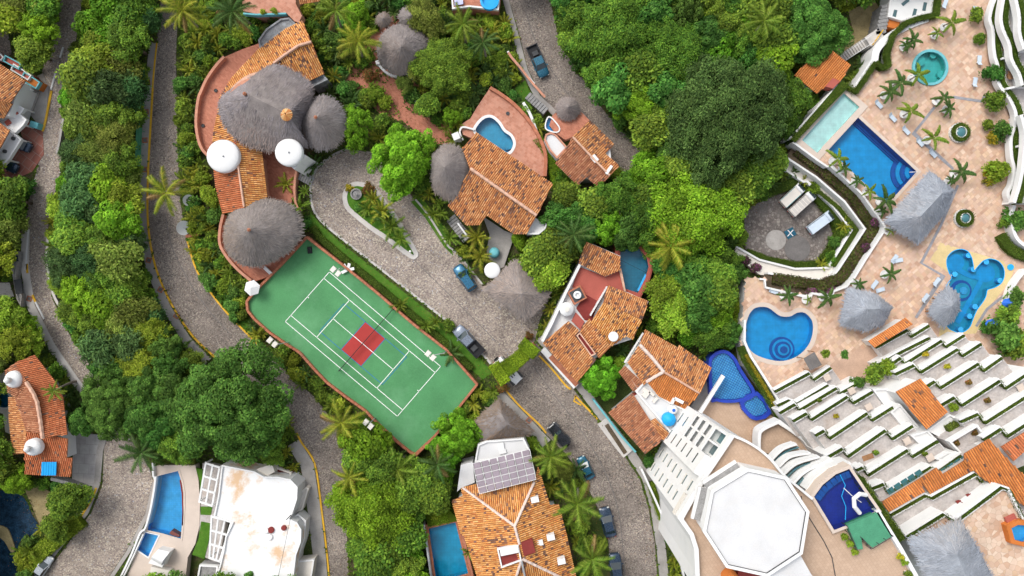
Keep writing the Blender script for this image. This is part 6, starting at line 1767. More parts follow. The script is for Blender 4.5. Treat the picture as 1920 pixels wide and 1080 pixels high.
LL = [(1647, 198, -0.8, 'nearest the pale wading pool'), (1673, 223, -0.8, 'second in the row along the blue pool'), (1698, 247, -0.8, 'third in the row along the blue pool'), (1724, 269, -0.8, 'fourth in the row along the blue pool'), (1748, 290, -0.8, 'last in the row along the blue pool'), (1834, 112, 1.5, 'right of the round whirlpool, upper'), (1826, 153, 1.4, 'right of the round whirlpool, lower'), (1770, 7, 1.2, 'at the top edge of the terrace'), (1639, 532, 0.9, 'above the six-sided hut'), (1650, 543, 0.3, 'touching the corner of the six-sided hut'), (1676, 484, 0.9, 'in the upper pair left of the lagoon'), (1684, 488, 0.2, 'right one of the upper pair left of the lagoon'), (1755, 527, 0.9, 'just above the lagoon hut'), (1734, 557, 0.9, 'just left of the lagoon hut'), (1451, 547, -0.3, 'above the heart pool'), (1825, 20, 1.4, 'beside the curved balconies at the top')]
for i, (x, y, a, lab) in enumerate(LL):
 o = proto if i == 0 else copy_tree(proto)
 p = W(x, y, TZ + 0.03); o.location = p; o.rotation_euler.z = a
 o['label'] = 'pale blue sun lounger ' + lab
# round hedged skylights
for (x, y, r, lab) in ((1801, 248, 17, 'upper'), (1809, 409, 16, 'lower')):
 c = W(x, y, TZ + 0.6); t = thing('skylight', 'round glass skylight in a clipped hedge ring, %s of the two' % lab, 'skylight', (c.x, c.y, TZ))
 R_ = M(r, TZ)
 MB().lathe((c.x, c.y, TZ), [(R_ * 1.1, 0), (R_ * 1.1, 0.45), (R_ * 0.95, 0.5)], 28, closed_top=False).build('planter_rim', 'white', t)
 MB().lathe((c.x, c.y, TZ), [(R_ * 0.62, 0.3), (R_ * 0.62, 0.85), (R_ * 0.55, 0.9), (R_ * 0.52, 0.55), (0, 0.5)], 24, closed_top=False).build('glass_frame', 'white', t)
 MB().lathe((c.x, c.y, TZ), [(R_ * 0.54, 0.7), (R_ * 0.4, 0.85), (0.02, 0.95)], 20).build('pane', 'teal_glass', t, True)
 hedge([(c.x + R_ * 0.8 * math.cos(k * math.pi / 10), c.y + R_ * 0.8 * math.sin(k * math.pi / 10)) for k in range(20)], 0.65, TZ + 0.2, 0.65, 'clipped ring hedge round the %s round skylight' % lab, name='ring_hedge', closed=True)
# hedge and white wall along the upper left of the terrace
HA = [(1763, -20), (1757, 28), (1727, 33), (1700, 43), (1675, 65), (1664, 100), (1667, 124), (1655, 127), (1643, 117), (1605, 172), (1585, 157), (1487, 264)]
hedge([(p.x, p.y) for p in WP(HA[:6] + HA[6:9], TZ + .8)], 0.85, TZ, 0.9, 'clipped curved hedge round the upper end of the terrace', dens=130)
hedge([(p.x, p.y) for p in WP(HA[8:], TZ + .8)], 0.85, TZ, 0.9, 'clipped straight hedge behind the pale wading pool', dens=130)
tag(MB().wall([(p.x, p.y) for p in WP([(x - 6, y - 4) for x, y in HA[7:]], TZ + 0.5)], 0.3, 0, TZ + 0.5).build('retaining_wall', 'white'), 'white parapet outside the straight terrace hedge', 'wall')
tag(MB().wall([(p.x, p.y) for p in WP(sm([(1740, 34), (1705, 47), (1668, 68), (1645, 92), (1640, 115)], False, 4), TZ + 0.3)], 1.1, 0, TZ + 0.3).build('retaining_wall', 'white'), 'curved white wall outside the upper terrace hedge', 'wall')
# annex, stairs
v12 = thing('annex_building', 'white flat annex with dark window strips at the top right', 'building', (*W(1705, 10)[:2], 0))
flatroof(v12, [(1672, -40), (1752, -40), (1748, 24), (1722, 30), (1690, 40), (1664, 32)], 3.0, 'white', par=0.2, parmat='white')
for (x, y, a) in ((1734, 12, 0.2), (1715, 24, 0.25), (1698, 4, 0.9), (1678, 26, 0.25)):
 q = W(x, y, 3.1); MB().box((q.x, q.y, 3.0), (0.5, 1.3, 0.1), -a).build('skylight', 'window_glass', v12)  # facade windows, laid flat on the annex roof instead
q = W(1675, 44, 2.6); flatroof(v12, [(1664, 36), (1688, 42), (1682, 54), (1662, 50)], 2.6, 'tile_orange')
sw = thing('outdoor_stair', 'pale outdoor stair climbing to the terrace beside the woodland roof', 'stairs', (*W(1600, 95)[:2], 0))
for k in range(13):
 q = W(1580 + k * 4.4, 108 - k * 2.9, 0.3 + 0.2 * k); MB().box((q.x, q.y, 0), (0.36, 1.4, 0.3 + 0.2 * k), 0.58).build('step', 'pale_concrete', sw)
q = W(1640, 70, 2.9); MB().box((q.x, q.y, 0), (2.6, 1.8, 2.9), 0.6).build('landing', 'pale_concrete', sw)
for k in range(8):
 q = W(1652 + k * 1.5, 60 - k * 7, 2.9); MB().box((q.x, q.y, 0), (1.6, 0.5, 2.9 + .0 * k), 0.2).build('step', 'stone_grey', sw)
MB().bar(W(1578, 104, 1.2), W(1634, 66, 3.6), 0.08).build('handrail', 'white', sw); MB().bar(W(1586, 113, 1.2), W(1640, 78, 3.6), 0.08).build('handrail', 'white', sw)
MB().bar(W(1636, 84, 3.3), W(1656, 56, 3.3), 0.14).build('yellow_rail', 'yellow_paint', sw)
block([(1572, 115), (1640, 60), (1655, -5), (1690, -5), (1690, 50), (1650, 95), (1590, 120)])

# ================================================================ stepped apartment block
def level(parent, front, z, back=95, d=(0.58, 0.81), floor='pale_floor', hedge_lab=None, par=0.6, seed=0, z0=0.0, pal='hedge'):
 """one storey of the stepped block: body, front parapet, inner rim, planter hedge between them, stone floor"""
 F = [(x, y) for x, y in front]
 poly = F + [(F[-1][0] + d[0] * back, F[-1][1] + d[1] * back), (F[0][0] + d[0] * back, F[0][1] + d[1] * back)]
 P = [(p.x, p.y) for p in WP(poly, z)]
 body = MB().prism(P, z0, z).build('storey', 'white', parent)
 MB().sheet(offset(P, -0.02), z + 0.008).build('terrace_floor', floor, body)
 fl = [(p.x, p.y) for p in WP(F, z + par)]
 def shift(dist):
  out = []
  for i, p in enumerate(fl):
   a, b = Vector(fl[max(i - 1, 0)]), Vector(fl[min(i + 1, len(fl) - 1)])
   out.append((p[0] + 0, p[1] - 0))
  dv = Vector((d[0], -d[1])) * dist
  return [(p[0] + dv.x, p[1] + dv.y) for p in fl]
 MB().wall(fl, 0.24, z - 0.4, z + par).build('parapet', 'white', body)
 MB().wall(shift(0.70), 0.15, z, z + par * 0.9).build('planter_rim', 'white', body)
 hedge(shift(0.42), 0.34, z, par + 0.04, hedge_lab, dens=120, name='planter_hedge', seed=seed, pal=pal, cat='hedge', group=None)
 return body
ap = thing('stepped_apartments', 'white stepped apartment block with hedged terraces, wing beside the heart pool', 'apartment block', (*W(1600, 800)[:2], 0))
LV = [([(1451, 731), (1516, 696), (1524, 707), (1556, 686)], 5.0, 50), ([(1456, 757), (1478, 747), (1493, 753), (1551, 719)], 6.2, 40), ([(1460, 771), (1489, 754), (1497, 764), (1567, 724), (1573, 733), (1615, 711)], 7.4, 60),
  ([(1485, 786), (1511, 771), (1519, 782), (1587, 740), (1598, 751), (1634, 731)], 9.4, 70), ([(1527, 813), (1544, 803), (1553, 817), (1624, 771), (1633, 783), (1672, 760)], 11.4, 75), ([(1547, 855), (1578, 837), (1587, 851), (1658, 803), (1671, 818), (1709, 795)], 13.4, 80),
  ([(1604, 878), (1617, 872), (1625, 886), (1700, 840), (1708, 851), (1756, 823)], 15.4, 80), ([(1634, 912), (1656, 903), (1664, 919), (1744, 872), (1752, 882), (1800, 850)], 17.4, 90)]
nth = ['first', 'second', 'third', 'fourth', 'fifth', 'sixth', 'seventh', 'eighth']
for i, (f, z, bk) in enumerate(LV):
 level(ap, f, z, bk, hedge_lab='planter hedge on the %s terrace up from the heart pool' % nth[i], seed=i * 7)
ap2 = thing('stepped_apartments', 'white stepped apartment block with hedged terraces, wing below the lagoon pool', 'apartment block', (*W(1780, 720)[:2], 0))
RV = [([(1640, 648), (1700, 615), (1707, 626), (1740, 607)], 5.0, 55), ([(1642, 682), (1689, 656), (1741, 630)], 6.2, 50), ([(1657, 688), (1687, 667), (1695, 677), (1764, 635), (1772, 645), (1806, 625)], 7.4, 60),
  ([(1677, 698), (1712, 681), (1724, 693), (1794, 651), (1803, 662), (1838, 641)], 9.4, 70), ([(1733, 722), (1751, 711), (1761, 722), (1833, 678), (1842, 690), (1877, 667)], 11.4, 75), ([(1761, 757), (1788, 741), (1801, 755), (1873, 710), (1883, 723), (1935, 690)], 13.4, 80),
  ([(1799, 787), (1833, 772), (1844, 788), (1935, 732)], 15.4, 80), ([(1842, 821), (1875, 800), (1886, 813), (1940, 780)], 17.4, 80)]
for i, (f, z, bk) in enumerate(RV):
 level(ap2, f, z, bk, hedge_lab='planter hedge on the %s terrace up from the lagoon pool' % nth[i], seed=i * 7 + 3)
for pl, z in (([(1634, 729), (1662, 728), (1686, 757), (1668, 774)], 9.6), ([(1668, 772), (1686, 757), (1722, 800), (1706, 818)], 11.8), ([(1706, 816), (1738, 806), (1775, 846), (1752, 862)], 14.0), ([(1752, 860), (1776, 846), (1812, 858), (1795, 875)], 16.0)):
 flatroof(ap, pl, z, 'white', name='stair_core', par=0.25)
flatroof(ap2, [(1773, 826), (1826, 794), (1846, 825), (1796, 850)], 15.8, 'pale_floor', name='corner_terrace', par=0.8)
flatroof(ap2, [(1736, 806), (1778, 776), (1804, 786), (1826, 794), (1773, 826)], 13.6, 'white', name='corner_terrace', par=0.3)
hedge([(p.x, p.y) for p in WP([(1778, 806), (1822, 784)], 14.4)], 1.0, 13.6, 0.9, 'feathery planting beside the small orange roof', pal='olive', dens=80)
tile_roof(ap, [(1680, 735, 13.2), (1726, 710, 13.2), (1777, 773, 15.0), (1737, 805, 15.0)], (-0.55, -0.75), 'new', 0.10, 0.40, 0.55, 36)
flatroof(ap, [(1684, 738), (1724, 714), (1774, 774), (1738, 800)], 12.9, 'white', name='attic')
for k, pl in enumerate(([(1654, 941), (1722, 899), (1744, 924), (1733, 922), (1667, 960)], [(1722, 899), (1756, 877), (1768, 889), (1808, 864), (1828, 880), (1744, 926)], [(1808, 851), (1854, 823), (1894, 866), (1935, 905), (1935, 960), (1895, 930), (1842, 897), (1808, 866)])):
 tile_roof(ap, [(x, y, 20.0 - (0.0 if k == 2 else 0.3)) for x, y in pl] if k else [(1654, 941, 19.4), (1722, 899, 19.4), (1735, 922, 20.0), (1667, 960, 20.0)], (-0.5, -0.8), 'new', 0.03, 0.40, 0.55, 37 + k)
tile_roof(ap2, [(1877, 838, 19.0), (1935, 802, 19.0), (1935, 835, 19.8), (1900, 865, 19.8)], (-0.5, -0.8), 'red', 0.03, 0.42, 0.7, 41)
flatroof(ap, [(1656, 943), (1722, 903), (1756, 880), (1768, 890), (1808, 866), (1850, 840), (1935, 900), (1990, 1000), (1700, 1010)], 18.9, 'pale_floor', name='storey')
for k in range(9):      # glass balcony roofs below the tiles
 x0, y0 = (1668, 921) if k < 5 else (1768, 884)
 kk = k if k < 5 else k - 5
 MB().bar(W(x0 + kk * 13 - 3, y0 + 3 - kk * 8, 18.0), W(x0 + kk * 13 + 8, y0 + 3 - kk * 8 - 7, 18.0), 0.9, 0.06).build('glass_panel', 'teal_glass', ap)
fin = [(1696, 1004), (1767, 960), (1775, 965), (1789, 973), (1875, 910), (1890, 915), (1925, 985), (1945, 1000)]
level(ap, fin, 21.6, 160, hedge_lab='planter hedge on the topmost terrace above the last thatched hut', seed=70, floor='peach_stone')
level(ap, [(1668, 962), (1733, 925), (1744, 930), (1828, 884), (1840, 900)], 19.1, 40, hedge_lab='planter hedge along the long orange tile roof', seed=77)
palapa('large grey palm hut on the topmost terrace at the bottom edge', [(1706, 1012), (1760, 990), (1800, 975), (1835, 1030), (1875, 1110), (1750, 1110)], 26.2, 24.0, [(1795, 1040), (1815, 1090)], GT, 34, 'thatch_base_pale', smooth_outline=False, name='palm_hut', ground=21.6)
tub, tubw = pool('hot_tub', 'blue hot tub in a terracotta surround on the topmost terrace', [(1896, 990), (1908, 984), (1925, 985), (1930, 1005), (1918, 1016), (1902, 1012)], 22.5, 0.6, 'basin_sky', coping='tile_orange', cop_w=0.55, smooth_n=0)
MB().prism(offset(tubw, 0.6), 21.5, 22.45, [tubw]).build('surround', 'tile_orange', tub)
for k in range(3):
 MB().bar(W(1884 + k * 2.0, 973 + k * 4.5, 22.0), W(1902 + k * 2.0, 965 + k * 4.5, 22.0), 0.35, 0.25 + 0.1 * k).build('step', 'red_floor', tub)
# furniture and pots on the terraces
def pot_plant(px, py, z, rpx, key, label, pot='brown_pot', name='potted_plant', r=0.32):
 p = W(px, py, z + 0.4); t = thing(name, label, 'potted plant', (p.x, p.y, z))
 MB().lathe((0, 0, 0), [(r * 0.7, 0), (r, 0.45), (r * 1.08, 0.5), (r * 0.85, 0.5), (r * 0.8, 0.42), (0, 0.42)], 14, closed_top=False)
 mb = MB().lathe((p.x, p.y, z), [(r * 0.7, 0), (r, 0.45), (r * 1.08, 0.5), (r * 0.85, 0.5), (r * 0.8, 0.42), (0.0, 0.42)], 14, closed_top=False); mb.build('pot', pot, t)
 R, hb, hz, cm, tm = PROTO[key][0]
 s = M(rpx, z) / R
 c = bpy.data.objects.new('foliage', cm); c.location = (0, 0, 0.4); c.scale = (s, s, s); link(c, t)
 return t
for (x, y, z, r, k, lab) in ((1535, 750, 7.4, 5, 'shrub', 'small pot plant on the third terrace of the heart pool wing'), (1567, 780, 9.4, 5, 'shrub_yellow', 'yellow pot plant on the fourth terrace of the heart pool wing'), (1641, 848, 13.4, 6, 'shrub', 'pot plant beside a brown mat on the sixth terrace'), (1732, 850, 15.4, 6, 'shrub', 'pot plant on the seventh terrace of the heart pool wing'), (1734, 664, 7.4, 6, 'shrub_yellow', 'yellow pot plant on the third terrace of the lagoon wing'), (1775, 687, 9.4, 6, 'shrub_yellow', 'yellow and red pot plant on the fourth terrace of the lagoon wing'), (1815, 717, 11.4, 6, 'shrub_rust', 'rust pot plant on the fifth terrace of the lagoon wing'), (1850, 751, 13.4, 6, 'shrub_rust', 'green and rust pot plant on the sixth terrace of the lagoon wing'), (1785, 763, 13.4, 10, 'shrub_lime', 'bright green bush in a pot beside the small orange roof'), (1826, 812, 15.4, 6, 'shrub_rust', 'rust pot plant on the seventh terrace of the lagoon wing'), (1792, 831, 15.4, 6, 'shrub_rust', 'rust pot plant beside the white stair core')):
 pot_plant(x, y, z, r, k, lab)
for (x, y, z, a, lab) in ((1551, 708, 5.0, 0.5, 'on the lowest terrace of the heart pool wing'), (1597, 733, 7.4, 0.5, 'on the third terrace of the heart pool wing'), (1629, 763, 9.4, 0.5, 'on the fourth terrace of the heart pool wing'), (1701, 827, 13.4, 0.5, 'on the sixth terrace of the heart pool wing'), (1744, 858, 15.4, 0.5, 'on the seventh terrace near the stair core'), (1914, 727, 13.4, 0.5, 'at the right edge on the lagoon wing')):
 p = W(x, y, z + 0.7); t = thing('patio_table', 'square cream patio table ' + lab, 'table', (p.x, p.y, z))
 MB().box((p.x, p.y, z + 0.68), (1.0, 1.0, 0.06), a).build('table_top', 'cream_deck', t); 
 for k in range(4): MB().box((p.x + 0.4 * math.cos(a + k * 1.571 + .785), p.y + 0.4 * math.sin(a + k * 1.571 + .785), z), (0.06, 0.06, 0.68), a).build('leg', 'white', t)
for (x, y, z, lab) in ((1627, 857, 13.4, 'brown mat lying on the sixth terrace of the heart pool wing'),):
 p = W(x, y, z); tag(MB().box((p.x, p.y, z + 0.02), (1.6, 0.75, 0.05), 0.35).build('floor_mat', 'wood', base=(p.x, p.y, z)), lab, 'mat')
for (x, y, lab) in ((1814, 929, 'upper'), (1795, 941, 'lower')):
 p = W(x, y, 19.1); t = thing('garden_chair', 'small red-brown chair on the terrace below the long orange roof, %s one' % lab, 'chair', (p.x, p.y, 19.1))
 MB().box((p.x, p.y, 19.45), (0.6, 0.6, 0.08), 0.4).build('seat', 'maroon', t); MB().box((p.x + .25, p.y - .1, 19.5), (0.1, 0.6, 0.5), 0.4).build('backrest', 'maroon', t); MB().box((p.x, p.y, 19.0), (0.45, 0.45, 0.45), 0.4).build('leg', 'maroon', t)

# orange awning roof in front of the lagoon wing, small brown roof beside the heart pool
pv = thing('bar_pavilion', 'long low orange tile roof at the foot of the lagoon wing', 'pavilion', (*W(1670, 625)[:2], TZ))
tile_roof(pv, [(1628, 640, 6.6), (1698, 596, 6.6), (1712, 608, 7.4), (1640, 652, 7.4)], (-0.5, -0.8), 'new', 0.03, 0.38, 0.6, 42)
MB().prism([(p.x, p.y) for p in WP([(1632, 640), (1698, 600), (1710, 608), (1642, 650)], 6.4)], TZ, 6.4).build('wall', 'white', pv)
hut = thing('wooden_kiosk', 'small weathered plank roof below the heart pool', 'kiosk', (*W(1523, 678)[:2], TZ))
A, B, C_, D_ = W(1506, 672, 6.0), W(1527, 660, 6.0), W(1541, 684, 6.2), W(1519, 695, 6.2)
for k in range(7):
 u0, u1 = k / 7 + 0.006, (k + 1) / 7 - 0.006
 q4 = [A.lerp(B, u0), A.lerp(B, u1), D_.lerp(C_, u1), D_.lerp(C_, u0)]
 MB().add([p + Vector((0, 0, 0.06 + 0.02 * (k % 2))) for p in q4] + q4, [(3, 2, 1, 0), (0, 1, 5, 4), (1, 2, 6, 5), (2, 3, 7, 6), (3, 0, 4, 7)]).build('plank', 'concrete_dark', hut)
for p in (A, B, C_, D_): MB().bar((p.x, p.y, TZ), (p.x, p.y, p.z), 0.12).build('post', 'wood', hut)

# ================================================================ curved balconies, upper right
cb_ = thing('curved_apartments', 'white apartment block with wavy hedged balconies at the right edge', 'apartment block', (*W(1900, 150)[:2], 0))
def wavy(line, z, lab, seed, back=None):
 l2 = sm(line, False, 5)
 P = [(p.x, p.y) for p in WP(l2 + [(2000, line[-1][1]), (2000, line[0][1])], z)]
 b = MB().prism(P, 0, z).build('storey', 'white', cb_)
 MB().sheet(offset(P, -0.02), z + 0.008).build('balcony_floor', 'pale_floor', b)
 f = [(p.x, p.y) for p in WP(l2, z + 0.6)]
 MB().wall(f, 0.5, z - 0.4, z + 0.6).build('parapet', 'white', b)
 MB().wall([(x + 1.25, y) for x, y in f], 0.14, z, z + 0.5).build('planter_rim', 'white', b)
 hedge([(x + 0.72, y) for x, y in f], 0.75, z, 0.75, lab, dens=95, name='planter_hedge', seed=seed)
wavy([(1869, -10), (1860, 14), (1856, 36), (1862, 56), (1863, 84), (1866, 107), (1871, 124), (1871, 150), (1881, 169), (1894, 186), (1905, 213), (1903, 235), (1896, 260), (1897, 293), (1902, 318), (1899, 344), (1890, 362), (1897, 382)], 4.6, 'long wavy planter hedge on the lowest curved balcony', 91)
wavy([(1883, -10), (1877, 29), (1880, 53), (1893, 84), (1897, 111), (1911, 138), (1917, 160)], 6.4, 'wavy planter hedge on the second curved balcony, upper part', 92)
wavy([(1915, 215), (1923, 250), (1920, 300), (1913, 342), (1902, 380)], 6.4, 'wavy planter hedge on the second curved balcony, lower part', 93)
wavy([(1903, -10), (1911, 29), (1912, 62), (1921, 92)], 8.2, 'wavy planter hedge on the third curved balcony', 94)
for (x, y, z) in ((1890, 42, 4.6), (1880, 112, 4.6), (1888, 168, 4.6), (1908, 275, 4.6)):
 p = W(x, y, z); MB().box((p.x, p.y, z), (1.8, 0.3, 1.2), 0.2).build('divider', 'white', cb_)
for (x, y, lab) in ((1878, 90, 'upper'), (1889, 143, 'lower')):
 p = W(x, y, 4.6); t = thing('balcony_table', 'brown table set on the lowest curved balcony, %s one' % lab, 'table', (p.x, p.y, 4.6)); MB().box((p.x, p.y, 5.2), (0.7, 1.3, 0.07), 0.1).build('table_top', 'wood', t); MB().box((p.x, p.y, 4.6), (0.3, 0.6, 0.62), 0.1).build('leg', 'wood', t)
tag(MB().wall([(p.x, p.y) for p in WP(sm([(1903, 385), (1897, 408), (1903, 438), (1915, 455), (1940, 470)], False, 5), 5.2)], 0.5, TZ, 5.2).build('garden_wall', 'white'), 'curved white garden wall below the wavy balconies', 'wall')
tag(MB().wall([(p.x, p.y) for p in WP(sm([(1925, 505), (1905, 530), (1893, 560), (1885, 600), (1880, 620)], False, 4), 5.0)], 0.4, TZ, 5.0).build('garden_wall', 'white'), 'white curved wall right of the lagoon pool', 'wall')
hedge([(p.x, p.y) for p in WP(sm([(1880, 440), (1893, 462), (1912, 475), (1935, 482)], False, 3), TZ + 1)], 1.6, TZ, 0.9, 'olive hedge below the curved garden wall', dens=90)
for i, (x, y) in enumerate(((1893, 568), (1862, 607))):
 p = W(x, y, TZ + 2); t = thing('parasol', 'blue parasol right of the lagoon pool, %s one' % ('upper' if i == 0 else 'lower'), 'parasol', (p.x, p.y, TZ))
 hx = [(1.1 * math.cos(k * math.pi / 4), 0.75 * math.sin(k * math.pi / 4)) for k in range(8)]
 MB().add([(p.x + a_, p.y + b_2, TZ + 1.8) for a_, b_2 in hx] + [(p.x, p.y, TZ + 2.3)], [(k, (k + 1) % 8, 8) for k in range(8)]).build('canopy', 'blue_paint', t); MB().tube([(p.x, p.y, TZ), (p.x, p.y, TZ + 2.3)], 0.04).build('pole', 'white', t)

# ================================================================ the white tower
tw = thing('apartment_tower', 'tall white apartment tower with octagonal white roof', 'apartment tower', (*W(1380, 900)[:2], 0))
DZ = 23.0
DECK = [(1276, 972), (1319, 899), (1374, 817), (1400, 828), (1427, 845), (1450, 866), (1469, 890), (1500, 915), (1524, 934), (1545, 905), (1568, 887), (1596, 875), (1622, 915), (1650, 960), (1690, 1030), (1735, 1110), (1306, 1110), (1308, 1080), (1306, 1030), (1297, 1002)]
PN = [(1526, 931), (1542, 909), (1567, 889), (1592, 879), (1618, 918), (1645, 957), (1590, 984), (1564, 994)]
pn, pnw = pool('roof_pool', 'deep navy roof pool with curved edge on the white tower', PN, DZ + 0.5, 1.3, 'basin_navy', coping='cream_deck', cop_w=0.35, smooth_n=0)
MB().prism(offset(pnw, 0.4), DZ - 1.4, DZ + 0.46, [pnw]).build('pool_wall', 'cream_deck', pn)
arc_ = [W(x, y, DZ + 0.5) for x, y in ((1528, 931), (1544, 910), (1568, 892), (1591, 883))]
for k in range(8):
 pts = []
 u0, u1 = k / 8 * 3, (k + 0.92) / 8 * 3
 f = lambda u: arc_[min(2, int(u))].lerp(arc_[min(2, int(u)) + 1], u - min(2, int(u)))
 MB().bar(f(u0) + Vector((0.5, -0.5, -0.6)), f(u1) + Vector((0.5, -0.5, -0.6)), 0.9, 0.2).build('ledge', 'basin_edge', pn)
MB().tube([W(1612, 962, DZ + .7), W(1602, 950, DZ + 1.1), W(1601, 935, DZ + 1.1), W(1612, 926, DZ + 1.1), W(1624, 928, DZ + .7)], 0.28, 8).build('slide', 'white', pn)
MB().tube([W(1582, 915, DZ + .45), W(1598, 930, DZ + .5), W(1615, 942, DZ + .55)], 0.05, 5).build('pole', 'white', pn)
MB().tube([W(1575, 890, DZ + .4), W(1585, 910, DZ + .4), W(1578, 930, DZ + .4), W(1586, 950, DZ + .4), W(1585, 975, DZ + .4)], 0.05, 5).build('hose', 'sky_blue', pn)
MB().prism([(p.x, p.y) for p in WP(DECK[:9] + [(1560, 962), (1610, 985)] + DECK[14:], DZ)], 0, DZ - 1.5).build('tower_body', 'white', tw)
MB().prism([(p.x, p.y) for p in WP([(1524, 934)] + DECK[9:14] + [(1610, 985), (1560, 965)], DZ - 1.5)], DZ - 2.2, DZ - 1.5, bottom=True).build('pool_slab', 'white', tw)
DK2 = DECK[:9] + [(1544, 965), (1562, 996), (1590, 988), (1648, 962)] + DECK[14:]
dk = [(p.x, p.y) for p in WP(DK2, DZ)]
MB().prism(dk, DZ - 1.51, DZ).build('roof_slab', 'white', tw)
MB().sheet(offset(dk, -0.05), DZ + 0.008).build('roof_deck', 'tan_tile', tw)
MB().wall([(p.x, p.y) for p in WP([(1308, 1110), (1308, 1080), (1306, 1030), (1297, 1002), (1276, 972), (1319, 899), (1374, 817)], DZ + .9)], 0.55, DZ - .3, DZ + .9).build('parapet', 'white', tw)
MB().wall([(p.x, p.y) for p in WP(sm([(1374, 817), (1400, 828), (1427, 845), (1450, 866), (1469, 890), (1500, 916), (1524, 936)], False, 3), DZ + .8)], 0.3, DZ - .3, DZ + .8).build('parapet', 'white', tw)
MB().wall([(p.x, p.y) for p in WP([(1646, 958), (1690, 1030), (1735, 1110)], DZ + .9)], 0.5, DZ - .3, DZ + .9).build('parapet', 'white', tw)
OCT = [(1402, 884), (1470, 899), (1510, 960), (1498, 1034), (1437, 1074), (1365, 1058), (1324, 995), (1338, 923)]
oc = [(p.x, p.y) for p in WP(OCT, DZ + 3.6)]
MB().prism(offset(oc, 0.25), DZ, DZ + 3.4).build('penthouse', 'white', tw)
rf = MB().prism(oc, DZ + 3.3, DZ + 3.6).build('octagon_roof', 'white_roof', tw)
MB().prism(offset(oc, 0.42), DZ + 3.1, DZ + 3.8, [offset(oc, 0.02)]).build('roof_edge', 'white', rf)
MB().wall(offset(oc, 0.0), 0.06, DZ + 3.6, DZ + 3.75, True).build('gutter', 'dark_grey', rf)
# planter ledges on two sides of the penthouse
for a_, b_2 in (((1322, 912), (1384, 872)), ((1306, 974), (1320, 914))):
 p, q = W(*a_, DZ + 1.6), W(*b_2, DZ + 1.6)
 MB().bar(p, q, 1.5, 0.4).build('ledge', 'white', tw); MB().bar(p + Vector((0, 0, .24)), q + Vector((0, 0, .24)), 0.8, 0.08).build('gravel_bed', 'stone_grey', tw)
flatroof(tw, [(1437, 1076), (1498, 1036), (1520, 1075), (1545, 1110), (1450, 1110)], DZ + 2.8, 'white_roof', z0=DZ, name='annex_roof')
flatroof(tw, [(1385, 1064), (1437, 1076), (1450, 1110), (1380, 1110)], DZ + 1.0, 'maroon', z0=DZ, name='annex_roof')
p = W(1362, 1072, DZ + 1.2); MB().tube([p, W(1376, 1090, DZ + 1.2)], 0.9, 12).build('tank', 'tile_orange', tw)
MB().tube([W(1502, 930, DZ + .06), W(1505, 950, DZ + .06), W(1520, 975, DZ + .06), W(1545, 1015, DZ + .06), W(1560, 1045, DZ + .06), W(1568, 1090, DZ + .06)], 0.06, 5).build('cable', 'dark_grey', tw)
# street facade: strip windows, deep loggias near the upper corner
def facade(a_px, b_px, z_top):
 a = W(*a_px, z_top); b = W(*b_px, z_top); d = (b - a); d.z = 0
 n = Vector((d.y, -d.x, 0)).normalized()
 if (Vector((0, 0, 0)) - a).dot(n) < 0: n = -n
 return a, d, n
def fbox(a, d, n, u0, u1, z0, z1, out, depth, mat, name, par):
 p, q = a + d * u0, a + d * u1
 P = [p + n * (out - depth), q + n * (out - depth), q + n * out, p + n * out]
 return MB().prism([(v.x, v.y) for v in P], z0, z1, bottom=True).build(name, mat, par)
for (A_, B_) in (((1276, 972), (1319, 899)),):
 a, d, n = facade(A_, B_, DZ)
 for k in range(7):
  z = 2.2 + k * 2.95
  for (u0, u1) in ((0.12, 0.36), (0.55, 0.8)):
   w_ = fbox(a, d, n, u0, u1, z, z + 0.45, 0.02, 0.3, 'window_glass', 'window', tw)
   fbox(a, d, n, u0 - 0.02, u1 + 0.02, z - 0.14, z - 0.02, 0.14, 0.4, 'offwhite', 'sill', w_)
 fbox(a, d, n, -0.02, 0.5, 21.2, 22.2, 0.7, 0.9, 'offwhite', 'planter', tw)
a, d, n = facade((1319, 899), (1374, 817), DZ)
fbox(a, d, n, 0.0, 1.0, 0, 9.6, 1.4, 1.45, 'white', 'lower_front', tw)
fbox(a, d, n, 0.0, 0.42, 9.6, DZ - 0.4, 1.4, 1.45, 'white', 'upper_front', tw)
for k in range(4):
 fbox(a, d, n, 0.12, 0.34, 11.0 + k * 2.95, 11.45 + k * 2.95, 1.42, 0.3, 'window_glass', 'window', tw)
for k in range(3):
 for (u0, u1) in ((0.1, 0.34), (0.56, 0.8)): fbox(a, d, n, u0, u1, 2.2 + k * 2.95, 2.65 + k * 2.95, 1.42, 0.3, 'window_glass', 'window', tw)
for k in range(3, 7):
 z = 1.0 + k * 3.05
 fbox(a, d, n, 0.42, 0.95, z, z + 1.0, 1.5, 0.2, 'white', 'balcony_front', tw)
 fl_ = fbox(a, d, n, 0.42, 0.95, z - 0.2, z, 1.5, 1.6, 'white', 'balcony_slab', tw)
 for u in (0.68, 0.95): fbox(a, d, n, u - 0.02, u + 0.02, z - 0.2, z + 2.8, 1.45, 1.5, 'white', 'divider', tw)
 for u in (0.46, 0.73): fbox(a, d, n, u, u + 0.2, z, z + 2.1, 0.02, 0.2, 'teal_glass' if (k + int(u * 10)) % 2 else 'window_glass', 'window', tw)
